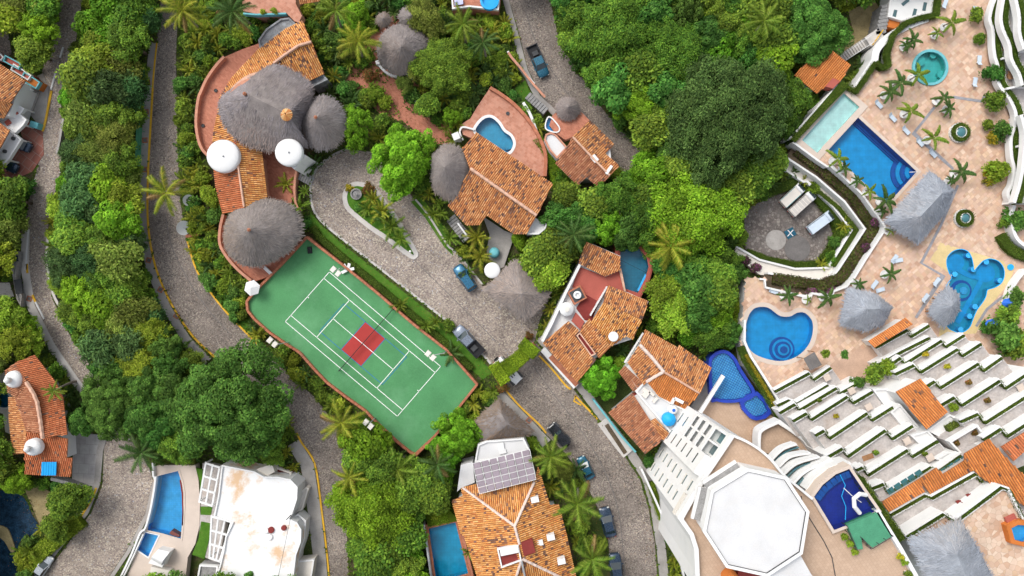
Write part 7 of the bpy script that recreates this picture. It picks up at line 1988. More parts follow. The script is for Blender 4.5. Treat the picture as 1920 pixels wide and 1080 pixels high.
# round balconies on the pool side
for k, (arc, z) in enumerate((([(1448, 862), (1468, 843), (1494, 833)], 11.4), ([(1461, 876), (1483, 857), (1520, 850)], 14.2), ([(1468, 892), (1494, 870), (1537, 857)], 16.8), ([(1487, 908), (1512, 884), (1560, 861)], 19.2))):
 l2 = sm(arc, False, 6)
 P = [(p_.x, p_.y) for p_ in WP(l2 + [(l2[-1][0] + 25, l2[-1][1] + 40), (l2[0][0] + 45, l2[0][1] + 25)], z)]
 b = MB().prism(P, z - 2.2, z).build('round_balcony', 'white', tw)
 MB().wall([(p_.x, p_.y) for p_ in WP(l2, z + .9)], 0.28, z - .2, z + .9).build('balustrade', 'white', b)
 MB().sheet(offset(P, -0.1), z + 0.008).build('balcony_floor', 'tan_tile', b)
 MB().wall([(x + 0.35, y - 0.45) for x, y in [(p_.x, p_.y) for p_ in WP(l2, z + .7)]], 0.1, z, z + .7).build('glass_rail', 'teal_glass', b)
MB().prism([(p_.x, p_.y) for p_ in WP(sm([(1512, 918), (1528, 895), (1560, 874), (1594, 866)], False, 5) + [(1600, 878), (1568, 890), (1545, 908), (1526, 932)], DZ - 1.1)], DZ - 4, DZ - 1.1).build('curved_edge', 'white', tw)
# deck below: walled court
cw = thing('walled_court', 'white walled tan courtyard below the round tower balconies', 'courtyard', (*W(1465, 825)[:2], 0))
cpts = sm([(1424, 845), (1424, 820), (1430, 806), (1461, 791)], False, 4) + [(1482, 806), (1507, 824), (1530, 856), (1500, 870)]
flatroof(cw, cpts, 6.0, 'tan_tile', name='court_floor')
MB().wall([(p.x, p.y) for p in WP(cpts[:-1], 7.4)], 0.45, 5.0, 7.4).build('court_wall', 'white', cw)
# tan pool deck with the mosaic pool
MOS = [(1330, 682), (1336, 667), (1346, 660), (1358, 658), (1370, 664), (1380, 676), (1388, 692), (1402, 714), (1414, 734), (1408, 746), (1394, 750), (1376, 753), (1358, 753), (1342, 750), (1333, 744)]
mo, mow = pool('mosaic_pool', 'checkered blue mosaic pool shaped like a teardrop below the deck villa', offset(MOS, -4), 3.0, 0.5, 'basin_check', 'clear_water', coping=None, smooth_n=3, wall='basin_check_navy')
MB().prism(offset(mow, 0.5), 0, 3.12, [mow]).build('mosaic_rim', 'basin_check_navy', mo)
JZ = [(1395, 756), (1418, 742), (1440, 771), (1418, 781), (1405, 773)]
jz, jzw = pool('hot_tub', 'small checkered blue tub joined to the mosaic pool', JZ, 3.0, 0.5, 'basin_check', 'clear_water', coping=None, smooth_n=2, wall='basin_check_navy')
MB().prism(offset(jzw, 0.6), 0, 3.10, [jzw]).build('mosaic_rim', 'basin_check_navy', jz)
slab('pool_deck', [(1333, 735), (1400, 740), (1440, 770), (1464, 798), (1470, 815), (1440, 840), (1420, 850), (1374, 830), (1325, 800), (1300, 790)], 2.4, 'tan_tile')
tag(MB().bar(W(1356, 704, 4.6), W(1302, 790, 4.6), 0.55, 0.5).build('white_beam', 'white', base=W(1330, 745, 4.4)), 'long white beam wall between the deck villa and the mosaic pool', 'wall')
o = MB().wall([(p.x, p.y) for p in WP([(1345, 702), (1290, 786)], 2.0)], 1.5, 0, 2.0).build('side_yard', 'concrete'); o['kind'] = 'structure'
block([(1290, 790), (1310, 760), (1340, 700), (1326, 680), (1340, 655), (1372, 655), (1395, 640), (1445, 740), (1500, 810), (1600, 870), (1640, 720), (1700, 640), (1980, 640), (1980, 1090), (1290, 1090), (1260, 1000), (1200, 885)])
# green mat deck on the tower roof
gm = thing('green_deck', 'green carpeted platform with dark railing beside the navy roof pool', 'platform', (*W(1630, 1000)[:2], DZ))
gp = [(1589, 985), (1647, 960), (1673, 1005), (1636, 1027), (1615, 1008), (1618, 1030), (1608, 1030)]
MB().prism([(p.x, p.y) for p in WP(gp, DZ + .9)], DZ, DZ + .9).build('platform_body', 'green_mat', gm)
for e0, e1 in (((1636, 1029), (1675, 1005)), ((1589, 987), (1608, 1032)), ((1618, 1010), (1634, 1030))):
 a, b = W(*e0, DZ + 1.6), W(*e1, DZ + 1.6)
 MB().bar(a, b, 0.06).build('rail', 'dark_grey', gm)
 for k in range(4):
  q = a.lerp(b, k / 3); MB().bar((q.x, q.y, DZ), (q.x, q.y, DZ + 1.6), 0.06).build('post', 'dark_grey', gm)
for (x, y, k, lab) in ((1582, 1005, 'shrub_lime', 'upper pot plant in the row left of the green platform'), (1592, 1018, 'shrub_lime', 'middle pot plant in the row left of the green platform'), (1601, 1033, 'shrub_lime', 'lower pot plant in the row left of the green platform'), (1688, 1042, 'shrub_yellow', 'yellow pot plant at the tower parapet'), (1694, 1052, 'shrub_lime', 'bright pot plant below the yellow one at the tower parapet'), (1701, 1075, 'shrub', 'green pot plant at the bottom of the tower parapet')):
 pot_plant(x, y, DZ, 8, k, lab, 'white_pot')
# street-side base wall of the tower
tag(MB().wall([(p.x, p.y) for p in WP([(1203, 880), (1228, 935), (1250, 985), (1275, 1050), (1290, 1110)], 1.8)], 0.3, 0, 1.8).build('garden_wall', 'white'), 'white planter wall along the street below the tower', 'wall')
hedge([(p.x, p.y) for p in WP([(1391, 650), (1400, 675), (1418, 705), (1440, 740), (1465, 785)], 4.4)], 1.3, TZ, 0.8, 'flowering hedge strip between the heart pool and the mosaic pool', pal='hedge', dens=100)
hedge([(p.x, p.y) for p in WP([(1400, 665), (1420, 700), (1445, 742), (1462, 775)], 4.9)], 0.5, TZ + 0.7, 0.3, 'yellow flower row along the wall beside the heart pool', pal='yellow', dens=110, name='flower_row', cat='flowers')
tag(MB().wall([(p.x, p.y) for p in WP([(1397, 600), (1396, 640), (1408, 668), (1430, 702), (1455, 742), (1475, 778), (1500, 812)], 4.7)], 0.35, 0, 4.7).build('garden_wall', 'white'), 'white wall between the flowering hedge and the heart pool deck', 'wall')
hedge([(p.x, p.y) for p in WP([(1470, 790), (1498, 810), (1520, 840), (1540, 862)], 5.2)], 1.6, 3.0, 2.2, 'thick dark hedge between the walled court and the apartments', dens=90)
hedge([(p.x, p.y) for p in WP([(1615, 900), (1640, 940), (1665, 975), (1694, 1015)], DZ)], 1.2, DZ - 3, 3.0, 'long hedge climbing between the tower roof and the orange tile roof', dens=80)

# ================================================================ vehicles
def loft(mb, st, col=None):
 """closed body from stations (x, half width, z bottom, z top): eight-sided sections with soft shoulders"""
 V, F = [], []
 for x, w, zb, zt in st:
  s = min(0.12, w * 0.3)
  V += [(x, -w + s, zb), (x, w - s, zb), (x, w, zb + s), (x, w, zt - s * 0.9), (x, w - s * 1.4, zt), (x, -w + s * 1.4, zt), (x, -w, zt - s * 0.9), (x, -w, zb + s)]
 n = 8
 for i in range(len(st) - 1):
  for k in range(n):
   F.append((i * n + k, (i + 1) * n + k, (i + 1) * n + (k + 1) % n, i * n + (k + 1) % n))
 F += [tuple(range(n)), tuple((len(st) - 1) * n + k for k in range(n))[::-1]]
 mb.add(V, F, col); return mb

def cabin(mb, x0, x1, w0, z0, x2, x3, w1, z1):
 """greenhouse: base x0..x1 at z0, roof x2..x3 at z1"""
 V = [(x0, -w0, z0), (x1, -w0, z0), (x1, w0, z0), (x0, w0, z0), (x2, -w1, z1), (x3, -w1, z1), (x3, w1, z1), (x2, w1, z1)]
 return mb.add(V, [(4, 5, 6, 7), (0, 1, 5, 4), (1, 2, 6, 5), (2, 3, 7, 6), (3, 0, 4, 7)])

def wheel(parent, x, y, r=0.34, w=0.22):
 s = 1 if y > 0 else -1
 prof = [(r * 0.6, -w / 2), (r * 0.95, -w / 2), (r, -w / 4), (r, w / 4), (r * 0.95, w / 2), (r * 0.6, w / 2)]
 def lat(pr, n=16):
  mb = MB(); V = []
  for rr, yy in pr:
   for k in range(n):
    t = 2 * math.pi * k / n; V.append((x + rr * math.cos(t), y + yy, r + rr * math.sin(t)))
  F = [(i * n + k, i * n + (k + 1) % n, (i + 1) * n + (k + 1) % n, (i + 1) * n + k) for i in range(len(pr) - 1) for k in range(n)]
  F += [tuple(range(n)), tuple((len(pr) - 1) * n + k for k in range(n))]
  return mb.add(V, F)
 t = lat(prof).build('wheel', 'rubber', parent, True)
 lat([(r * 0.58, s * w / 2), (r * 0.5, s * (w / 2 + 0.02)), (0.05, s * (w / 2 + 0.03))]).build('rim', 'chrome', t)

def vehicle(kind, rear, front, pnt, label, name, group=None, z=0.04, top=None):
 a, b = W(*rear, z), W(*front, z)
 c = (a + b) / 2; ang = math.atan2((b - a).y, (b - a).x)
 t = thing(name, label, 'car' if kind in ('sedan', 'suv', 'jeep') else 'pickup truck' if kind == 'pickup' else 'truck', (0, 0, 0), group)
 wb, tr, L = 1.35, 0.80, 4.5
 if kind in ('sedan', 'suv'):
  h = 0 if kind == 'sedan' else 0.22
  loft(MB(), [(-2.25, .66, .34, .72 + h), (-2.12, .84, .26, .88 + h), (-1.4, .91, .22, .95 + h), (0, .92, .22, .93 + h), (1.0, .91, .22, .90 + h), (1.85, .86, .24, .80 + h), (2.18, .74, .30, .68 + h), (2.28, .56, .36, .56 + h)]).build('body', pnt, t, True)
  x2 = -1.05 if kind == 'sedan' else -1.75
  gl = cabin(MB(), -1.75 if kind == 'sedan' else -2.05, 1.05, .83, .88 + h, x2, 0.2, .64, 1.40 + h * 1.5).build('windows', 'car_glass', t)
  MB().prism([(x2 - .03, -.62), (0.2, -.66), (0.24, 0), (0.2, .66), (x2 - .03, .62)], 1.40 + h * 1.5, 1.45 + h * 1.5).build('roof', top or pnt, t)
  for s in (-1, 1):
   MB().bar((x2, s * .63, 1.41 + h * 1.5), (-1.78 if kind == 'sedan' else -2.05, s * .82, .9 + h), .09, .05).build('pillar', pnt, t)
   MB().bar((0.2, s * .64, 1.41 + h * 1.5), (1.05, s * .82, .9 + h), .08, .05).build('pillar', pnt, t)
   MB().box((0.8, s * 1.0, .92 + h), (.16, .22, .14)).build('mirror', pnt, t)
 elif kind == 'pickup':
  L, wb = 5.2, 1.6
  loft(MB(), [(-.55, .93, .35, 1.02), (0.2, .95, .32, 1.04), (1.3, .94, .32, 1.02), (2.1, .90, .34, .95), (2.5, .80, .38, .84), (2.62, .62, .42, .7)]).build('body', pnt, t, True)
  bed = MB(); bed.box((-1.6, 0, .35), (2.1, 1.86, .3))
  for s in (-1, 1): bed.box((-1.6, s * .88, .65), (2.1, .12, .4))
  bed.box((-2.6, 0, .65), (.1, 1.86, .4)); bed.box((-.6, 0, .65), (.1, 1.86, .42))
  bd = bed.build('bed', top or pnt, t)
  MB().box((-1.6, 0, .66), (1.95, 1.6, .02)).build('bed_floor', 'dark', bd)
  MB().box((-1.3, .1, .68), (.7, .9, .3)).build('cargo', 'dark_grey', bd)
  cabin(MB(), -.5, 1.45, .86, 1.0, -.38, .75, .68, 1.62).build('windows', 'car_glass', t)
  MB().prism([(-.42, -.68), (.75, -.70), (.80, 0), (.75, .70), (-.42, .68)], 1.62, 1.67).build('roof', pnt, t)
  for s in (-1, 1):
   MB().bar((.75, s * .68, 1.62), (1.45, s * .85, 1.02), .08, .05).build('pillar', pnt, t); MB().bar((-.4, s * .67, 1.62), (-.5, s * .86, 1.02), .1, .05).build('pillar', pnt, t)
   MB().box((1.15, s * 1.05, 1.05), (.16, .24, .16)).build('mirror', pnt, t)
 elif kind == 'jeep':
  L, wb = 4.3, 1.3
  loft(MB(), [(-2.05, .80, .45, 1.05), (-1.9, .84, .42, 1.1), (0.3, .84, .42, 1.1), (1.7, .66, .45, 1.06), (1.85, .60, .5, 1.0)]).build('body', pnt, t)
  cabin(MB(), -2.0, .45, .80, 1.08, -1.95, .12, .70, 1.78).build('windows', 'car_glass', t)
  MB().box((-.92, 0, 1.78), (2.15, 1.5, .07)).build('roof', top or pnt, t)
  for x in (-1.3, 1.3):
   for s in (-1, 1): MB().box((x, s * .86, .78), (.95, .34, .08)).build('fender', 'dark_grey', t)
  for s in (-1, 1):
   MB().bar((.12, s * .7, 1.8), (.45, s * .78, 1.1), .09, .06).build('pillar', pnt, t); MB().bar((-.7, s * .7, 1.8), (-.7, s * .8, 1.1), .09, .06).build('pillar', pnt, t); MB().bar((-1.95, s * .7, 1.8), (-2.0, s * .8, 1.1), .09, .06).build('pillar', pnt, t)
   MB().box((.8, s * .2, 1.06), (.34, .14, .08)).build('bonnet_vent', 'dark', t)
  MB().box((-2.2, 0, .75), (.22, .7, .7)).build('spare_wheel', 'rubber', t)
 else:                      # box truck or van with a load bed
  L, wb = 5.6, 1.7
  loft(MB(), [(1.35, .92, .45, 1.5), (1.5, .88, .42, 1.75), (2.2, .88, .42, 1.7), (2.6, .90, .45, 1.2), (2.78, .82, .5, .95)]).build('cab', 'paint_white' if kind != 'van' else pnt, t, True)
  cabin(MB(), 1.9, 2.62, .80, 1.25, 1.9, 2.2, .72, 1.78).build('windows', 'car_glass', t)
  MB().box((-.75, 0, .5), (4.0, 1.6, .25)).build('chassis', 'dark_grey', t)
  bx = MB().box((-.75, 0, .75), (4.05, 1.7, 0.9)).build('cargo_box', pnt, t)
  for k in range(6 if kind == 'truck2' else 0): MB().box((-2.45 + k * .68, 0, 1.65), (.12, 1.6, .03)).build('rib', 'offwhite', bx)
  for s in (-1, 1): MB().box((-.75, s * .84, 1.65), (4.05, .05, .05)).build('edge_trim', 'teal_paint' if kind == 'truck' else 'dark_grey', bx)
 for x in (-wb, wb):
  for y in (-tr, tr): wheel(t, x, y, 0.34 if kind in ('sedan',) else 0.40)
 fx = {'sedan': 2.18, 'suv': 2.18, 'pickup': 2.52, 'jeep': 1.84}.get(kind, 2.72)
 rx = {'sedan': -2.2, 'suv': -2.2, 'pickup': -2.66, 'jeep': -2.06}.get(kind, -2.8)
 for s in (-1, 1):
  MB().box((fx - .02, s * .58, .62), (.16, .3, .14)).build('headlight', 'lamp_clear', t)
  MB().box((rx, s * .62, .66), (.08, .22, .16)).build('taillight', 'lamp_red', t)
 MB().box((fx + .04, 0, .36), (.14, 1.3, .16)).build('bumper', 'dark_grey', t)
 block(ring((rear[0] + front[0]) / 2, (rear[1] + front[1]) / 2, 32, 32, 10))
 sc = (b - a).length / L
 t.location = (c.x, c.y, z); t.rotation_euler.z = ang; t.scale = (sc, max(0.9, min(1.1, sc)), max(0.9, min(1.1, sc)))
 return t
vehicle('pickup', (996, 90), (1021, 146), 'paint_teal', 'dark teal pickup truck parked on the upper cobbled road', 'pickup_truck', top='paint_black')
vehicle('suv', (888, 543), (857, 499), 'paint_blue', 'teal blue car parked in the plaza under a small palm', 'parked_car')
vehicle('pickup', (902, 663), (856, 614), 'paint_steel', 'grey-blue pickup with black load bed on the plaza', 'pickup_truck', top='paint_black')
vehicle('jeep', (931, 672), (976, 717), 'paint_white', 'white off-road car passing under the green gate arch', 'off_road_car')
vehicle('jeep', (1063, 831), (1030, 793), 'paint_black', 'black off-road car parked below the gate on the street', 'off_road_car')
vehicle('sedan', (1108, 896), (1087, 855), 'paint_teal', 'teal car half hidden under palms on the street', 'parked_car')
vehicle('sedan', (1145, 1004), (1131, 949), 'paint_navy', 'dark blue sedan parked beside the solar panel house', 'parked_car')
vehicle('suv', (1157, 1090), (1150, 1034), 'paint_navy', 'dark blue car cut by the bottom edge of the street', 'parked_car')
vehicle('sedan', (72, 1080), (99, 1040), 'paint_silver', 'silver sedan at the lower left road edge', 'parked_car')
vehicle('suv', (36, 265), (62, 281), 'paint_navy', 'white-roofed navy car, upper one in the red drive at the left', 'parked_car', z=0.1, top='paint_white')
vehicle('suv', (10, 303), (37, 320), 'paint_navy', 'white-roofed navy car, lower one in the red drive at the left', 'parked_car', z=0.1, top='paint_white')
vehicle('truck', (1462, 385), (1500, 350), 'offwhite', 'small truck with plain white cargo box, outermost in the yard', 'box_truck')
vehicle('truck2', (1478, 402), (1521, 363), 'pale_concrete', 'small truck with ribbed silver bed, middle of the three in the yard', 'box_truck')
vehicle('van', (1512, 434), (1555, 402), 'lounger_blue', 'grey-blue box van parked alone in the yard', 'cargo_van')
# round concrete pads and teal hatch in the yard
for (x, y, r, m_, lab) in ((1495, 466, 24, 'concrete_dark', 'larger'), (1455, 450, 19, 'concrete', 'smaller')):
 p = W(x, y, 0.08); o = MB().lathe((p.x, p.y, 0.03), [(M(r), 0), (M(r), 0.06 if r > 20 else 0.045), (M(r) * .98, 0.07 if r > 20 else 0.055)], 40).build('round_pad', m_, base=(p.x, p.y, 0.03)); tag(o, 'round concrete pad on the yard floor, %s of the two' % lab, 'concrete pad')
p = W(1482, 437, 0.2); t = thing('hatch_cover', 'dark teal square hatch with white cross in the yard', 'hatch', (p.x, p.y, 0.03))
MB().box((p.x, p.y, 0.03), (1.6, 1.4, 0.15), 0.5).build('cover', 'paint_teal', t)
MB().box((p.x, p.y, 0.18), (1.4, 0.12, 0.03), 0.85).build('stripe', 'white', t); MB().box((p.x, p.y, 0.19), (1.3, 0.12, 0.03), 2.3).build('stripe', 'white', t)
# big dishes and bins along the left road
for (x, y, rx_, lab) in ((343, 427, 0.9, 'large white satellite dish standing at the edge of the left road'), (352, 375, 0.7, 'smaller white satellite dish above the large one on the left road')):
 p = W(x, y, 1.6); t = thing('satellite_dish', lab, 'satellite dish', (p.x, p.y, 0))
 V, F = [], []; n = 20; ax = Vector((0.75, -0.2, 0.63)).normalized(); u = ax.cross(Vector((0, 0, 1))).normalized(); v = ax.cross(u)
 for j in range(5):
  rr = rx_ * 1.3 * j / 4
  for k in range(n):
   th = 2 * math.pi * k / n; V.append(p + (u * math.cos(th) + v * math.sin(th)) * max(rr, 0.01) + ax * (0.25 * (j / 4) ** 2))
 for j in range(4):
  for k in range(n): F.append((j * n + k, j * n + (k + 1) % n, (j + 1) * n + (k + 1) % n, (j + 1) * n + k))
 make_obj('reflector', V, F, 'white', t, smooth=True)
 MB().tube([(p.x, p.y, -0.1), (p.x, p.y, 1.6)], 0.07).build('mast', 'grey_metal', t); MB().tube([p, p + ax * 0.9], 0.03).build('feed_arm', 'grey_metal', t)
wl = thing('garden_wall', 'short terracotta wall below the large white dish', 'wall', (*W(360, 440)[:2], 0)); MB().wall([(p.x, p.y) for p in WP([(348, 443), (374, 438)], 0.9)], 0.45, 0, 0.9).build('wall_body', 'brick_coping', wl)
for i, (x, y, wh) in enumerate(((163, 931, 'uppermost'), (157, 941, 'lowest'), (166, 938, 'rightmost'))):
 p = W(x, y, 0.5); t = thing('rubbish_bin', wh + ' of three dark blue rubbish bins at the lower left kerb', 'bin', (p.x, p.y, 0.12), 'rubbish bins at the lower left kerb'); MB().lathe((p.x, p.y, 0.12), [(0.28, 0), (0.34, 0.8), (0.36, 0.84), (0.1, 0.95)], 12).build('bin_body', 'pool_band', t)
fe = thing('mesh_fence', 'green mesh fence along the wooded side of the left pavement', 'fence', (*W(263, 220)[:2], 0))
fl_ = [(266, 150), (263, 200), (260, 260), (258, 310)]
for k in range(8):
 u = k / 7 * 3; i = min(2, int(u)); x = fl_[i][0] + (fl_[i + 1][0] - fl_[i][0]) * (u - i); y = fl_[i][1] + (fl_[i + 1][1] - fl_[i][1]) * (u - i)
 p = W(x, y, 1.8); MB().tube([(p.x, p.y, 0), (p.x, p.y, 1.9)], 0.05).build('post', 'green_mat', fe)
for z in (0.4, 1.1, 1.8): MB().wall([(p.x, p.y) for p in WP(fl_, z)], 0.05, z, z + 0.06).build('rail', 'green_mat', fe)
MB().wall([(p.x, p.y) for p in WP(fl_, 1.0)], 0.02, 0.1, 1.85).build('mesh_panel', 'green_mat', fe)
wl = thing('lane_wall', 'low grey wall along the inner side of the far left lane', 'wall', (*W(95, 500)[:2], 0)); MB().wall([(p.x, p.y) for p in WP(sm([(89, 440), (88, 480), (92, 520), (103, 560), (120, 585)], False, 4), 1.0)], 0.35, 0, 1.0).build('wall_body', 'concrete', wl); MB().wall([(p.x, p.y) for p in WP(sm([(89, 440), (88, 480), (92, 520), (103, 560), (120, 585)], False, 4), 1.1)], 0.42, 1.0, 1.08).build('coping', 'pale_concrete', wl)
wl = thing('lane_wall', 'upper grey wall stub beside the red drive lane', 'wall', (*W(115, 250)[:2], 0)); MB().wall([(p.x, p.y) for p in WP([(118, 222), (112, 260), (106, 288)], 1.0)], 0.35, 0, 1.0).build('wall_body', 'concrete', wl)

# ================================================================ named trees
T = tree
T('huge_dark', 1365, 218, 122, 'huge dark green tree filling the middle of the right wood', variant=0)
T('big_dark', 430, 765, 120, 'huge dark green tree over the hidden bend of the left road', rz=2.0)
T('big_lime', 1300, 405, 92, 'large yellow-green tree below the huge dark one in the right wood')
T('big_bright', 752, 300, 64, 'bright green ball-headed tree hanging over the turning loop')
T('big_bright', 1205, 192, 52, 'bright green round tree at the bend of the upper road', rz=1.1)
T('big_bright', 1125, 706, 42, 'small bright round tree between the courtyard villa and the deck villa', rz=2.7)
T('big_bright', 858, 815, 46, 'glossy green tree below the right corner of the court', rz=4.0)
T('bright', 666, 236, 40, 'bright green tree between the thatched domes and the garden')
T('bright', 975, 450, 19, 'small bright round tree in the villa courtyard, left one', rz=0.5); T('bright', 996, 464, 15, 'small bright round tree in the villa courtyard, right one')
T('big_dark', 1520, 45, 78, 'dark grey-green tree overhanging the woodland roof', rz=0.7, squash=0.9)
T('huge_mid', 1150, 55, 82, 'broad leafy tree at the top of the right wood', rz=1.0); T('huge_mid', 1270, 95, 72, 'leafy tree left of the huge dark one at the top', rz=2.2)
T('huge_mid', 828, 122, 60, 'olive leafy tree shading the round garden thatch', rz=3.0)
for (x, y, r, lab) in ((1150, 392, 28, 'lowest'), (1182, 345, 30, 'second lowest'), (1212, 300, 30, 'second highest'), (1238, 258, 26, 'highest')):
 T('bamboo', x, y, r, 'feathery bright bamboo plume left of the huge dark tree, %s of four' % lab, 'bamboo', 'bamboo plumes', name='bamboo_clump', rz=0.9, stretch=1.35)
for (x, y, r, lab) in ((1290, 560, 34, 'upper'), (1345, 590, 38, 'middle'), (1300, 615, 32, 'lower')):
 T('bamboo', x, y, r, 'feathery green bamboo left of the heart pool, %s of three' % lab, 'bamboo', 'bamboo beside the heart pool', name='bamboo_clump', rz=0.7, stretch=1.25)
T('olive', 797, 30, 38, 'grey-green tree half covering the dark thatch at the top', variant=1)
T('olive', 775, 120, 30, 'open olive tree leaning over the round garden thatch', variant=0)
T('big_lime', 700, 960, 78, 'large leafy tree in the thicket left of the teal rectangular pool', rz=2.4)
T('big_dark', 205, 760, 62, 'dark tree beside the cupola house drive', rz=3.3)
for (x, y, r, h, n, tone, lab) in (
 (343, 20, 46, 8, 16, 'yellow', 'coconut palm with pale fronds at the top edge above the curved terrace'), (436, 22, 46, 8, 18, 'dark', 'deep green coconut palm at the top edge beside the pink roof terrace'),
 (672, 78, 40, 7, 15, 'yellow', 'yellowing coconut palm in the middle of the garden'), (312, 362, 46, 7, 13, 'yellow', 'sparse coconut palm leaning over the left road'),
 (1258, 462, 48, 8, 18, 'yellow', 'full coconut palm right of the half-round pool'), (1075, 440, 42, 7, 14, 'dark', 'dark coconut palm below the gabled pool villa'),
 (1432, 40, 40, 9, 15, 'green', 'coconut palm in the right wood at the top edge'), (640, 792, 46, 6, 14, 'yellow', 'yellow coconut palm at the lower left wall of the court'),
 (655, 895, 34, 6, 12, 'yellow', 'small coconut palm at the right edge of the lower road'), (1032, 856, 42, 7, 15, 'green', 'topmost of the three palms beside the solar panel house'),
 (1082, 944, 50, 8, 15, 'green', 'middle one of the three palms beside the solar panel house'), (1110, 1048, 44, 7, 15, 'green', 'lowest of the three palms beside the solar panel house'),
 (868, 45, 36, 7, 14, 'green', 'coconut palm beside the top road behind the garden wall'), (266, 848, 42, 5, 14, 'dark', 'coconut palm leaning over the lower left road'),
 (101, 733, 20, 6, 13, 'green', 'small fan palm rising over the red tile house'), (905, 80, 34, 6, 14, 'dark', 'dark palm in the garden beside the top road wall'),
 (745, 880, 40, 6, 11, 'green', 'ragged palm below the lower tip of the court'), (820, 870, 36, 6, 12, 'dark', 'dark palm under the glossy tree below the court'),
 (630, 20, 34, 7, 13, 'green', 'palm at the top edge right of the tile fan roof')):
 palm(x, y, r, lab, tone, h, n)
for (x, y, r, tone, lab) in ((562, 388, 26, 'green', 'small palm beside the lower thatched dome'), (588, 310, 24, 'dark', 'small palm beside the right white dome'), (535, 345, 20, 'yellow', 'small palm in the brick patio of the palapa villa'),
        (813, 403, 24, 'green', 'small palm beside the right lane of the turning loop, upper one'), (844, 445, 24, 'green', 'small palm beside the right lane of the turning loop, lower one'), (878, 511, 18, 'green', 'small palm over the teal blue car'),
        (750, 572, 20, 'green', 'small palm on the lawn strip, nearest the court net'), (800, 610, 22, 'green', 'small palm on the lawn strip, second from the gate'), (818, 603, 18, 'green', 'small palm beside the second one on the lawn strip'), (847, 662, 24, 'dark', 'small palm on the lawn strip nearest the gate'),
        (715, 395, 30, 'yellow', 'clump palm in the middle of the planted island'), (735, 425, 28, 'green', 'clump palm at the narrow end of the planted island'), (700, 375, 22, 'yellow', 'clump palm nearest the fountain on the island'),
        (895, 445, 30, 'yellow', 'tall clump palm in the villa courtyard, upper'), (900, 480, 30, 'yellow', 'tall clump palm in the villa courtyard, lower'), (1050, 495, 28, 'dark', 'banana-like palm left of the courtyard villa'), (1045, 520, 24, 'dark', 'lower banana-like palm left of the courtyard villa'),
        (1080, 880, 24, 'dark', 'clump palm between the teal street car and the house palms'), (690, 392, 22, 'green', 'clump palm on the island below the fountain'), (722, 408, 24, 'dark', 'darkest clump palm on the planted island'), (752, 448, 22, 'green', 'clump palm nearest the lower tip of the island'), (887, 190, 18, 'dark', 'small dark palm at the corner of the pink pool terrace')):
 areca(x, y, r, lab, tone)
# potted palms of the resort terrace
def pot_palm(px, py, rpx, label, tone='green', n=6, h=2.5, pot='white_pot', z=TZ, cx=0, cy=0):
 g = random.Random(int(px * 7 + py))
 p = W(px, py, z + h)
 t = thing('potted_palm', label, 'potted palm', (p.x, p.y, z), None, g.random() * 6.28)
 MB().lathe((p.x, p.y, z), [(0.42, 0), (0.62, 0.55), (0.66, 0.62), (0.54, 0.62), (0.5, 0.52), (0, 0.5)], 18, closed_top=False).build('pot', pot, t)
 tr = bpy.data.objects.new('trunk', palm_trunk(int(px), h - 0.4, 0.25, 0.09)); tr.location = (0, 0, 0.4); link(tr, t)
 s = M(rpx, z) / 1.85
 for k in range(n):
  f = bpy.data.objects.new('frond', FROND['pot_' + tone][k % 3]); f.location = (0, 0, h)
  f.rotation_euler = (0, math.radians(g.uniform(-25, 10)), k * 6.283 / n + g.uniform(-.25, .25)); sc = s * (0.85 + .3 * g.random()); f.scale = (sc, sc * 1.1, sc); link(f, t)
 return t
PPS = [(1785, 42, 24, 'green', 'at the top of the terrace above the whirlpool'), (1713, 75, 19, 'dark', 'upper left of the whirlpool'), (1700, 85, 13, 'green', 'shorter of the pair upper left of the whirlpool'), (1722, 140, 22, 'yellow', 'touching the left rim of the whirlpool'), (1690, 155, 22, 'dark', 'in the pair below left of the whirlpool, right one'), (1670, 172, 20, 'green', 'in the pair below left of the whirlpool, left one'), (1708, 208, 22, 'green', 'beside the loungers, alone'), (1770, 183, 18, 'green', 'below the whirlpool at the stone band'), (1780, 203, 15, 'dark', 'just under the one at the stone band'), (1752, 258, 22, 'dark', 'left of the upper round skylight'), (1803, 322, 24, 'green', 'above the long hipped hut'), (1784, 338, 11, 'yellow', 'small, touching the top of the long hipped hut'), (1572, 298, 22, 'green', 'at the left corner of the large blue pool'), (1583, 315, 15, 'dark', 'second along the lower left pool edge'), (1608, 338, 14, 'green', 'third along the lower left pool edge'), (1630, 358, 15, 'green', 'fourth along the lower left pool edge'), (1662, 375, 24, 'green', 'at the bottom corner of the large blue pool'), (1655, 395, 12, 'dark', 'small, below the pool corner palm'), (1670, 432, 11, 'yellow', 'at the lower left of the long hipped hut'), (1671, 514, 17, 'dark', 'alone left of the lagoon'), (1478, 554, 17, 'dark', 'above the heart pool, left one'), (1515, 562, 9, 'green', 'tiny, above the heart pool'), (1553, 558, 22, 'green', 'left of the six-sided hut'), (1610, 532, 14, 'green', 'above the six-sided hut'), (1758, 62, 13, 'dark', 'small, left of the topmost palm')]
for i, (x, y, r, tone, lab) in enumerate(PPS): pot_palm(x, y, r * 1.08, 'potted palm ' + lab, 'dark' if i % 3 else 'green', 5 + i % 3, 2.5 if r > 16 else 1.4)
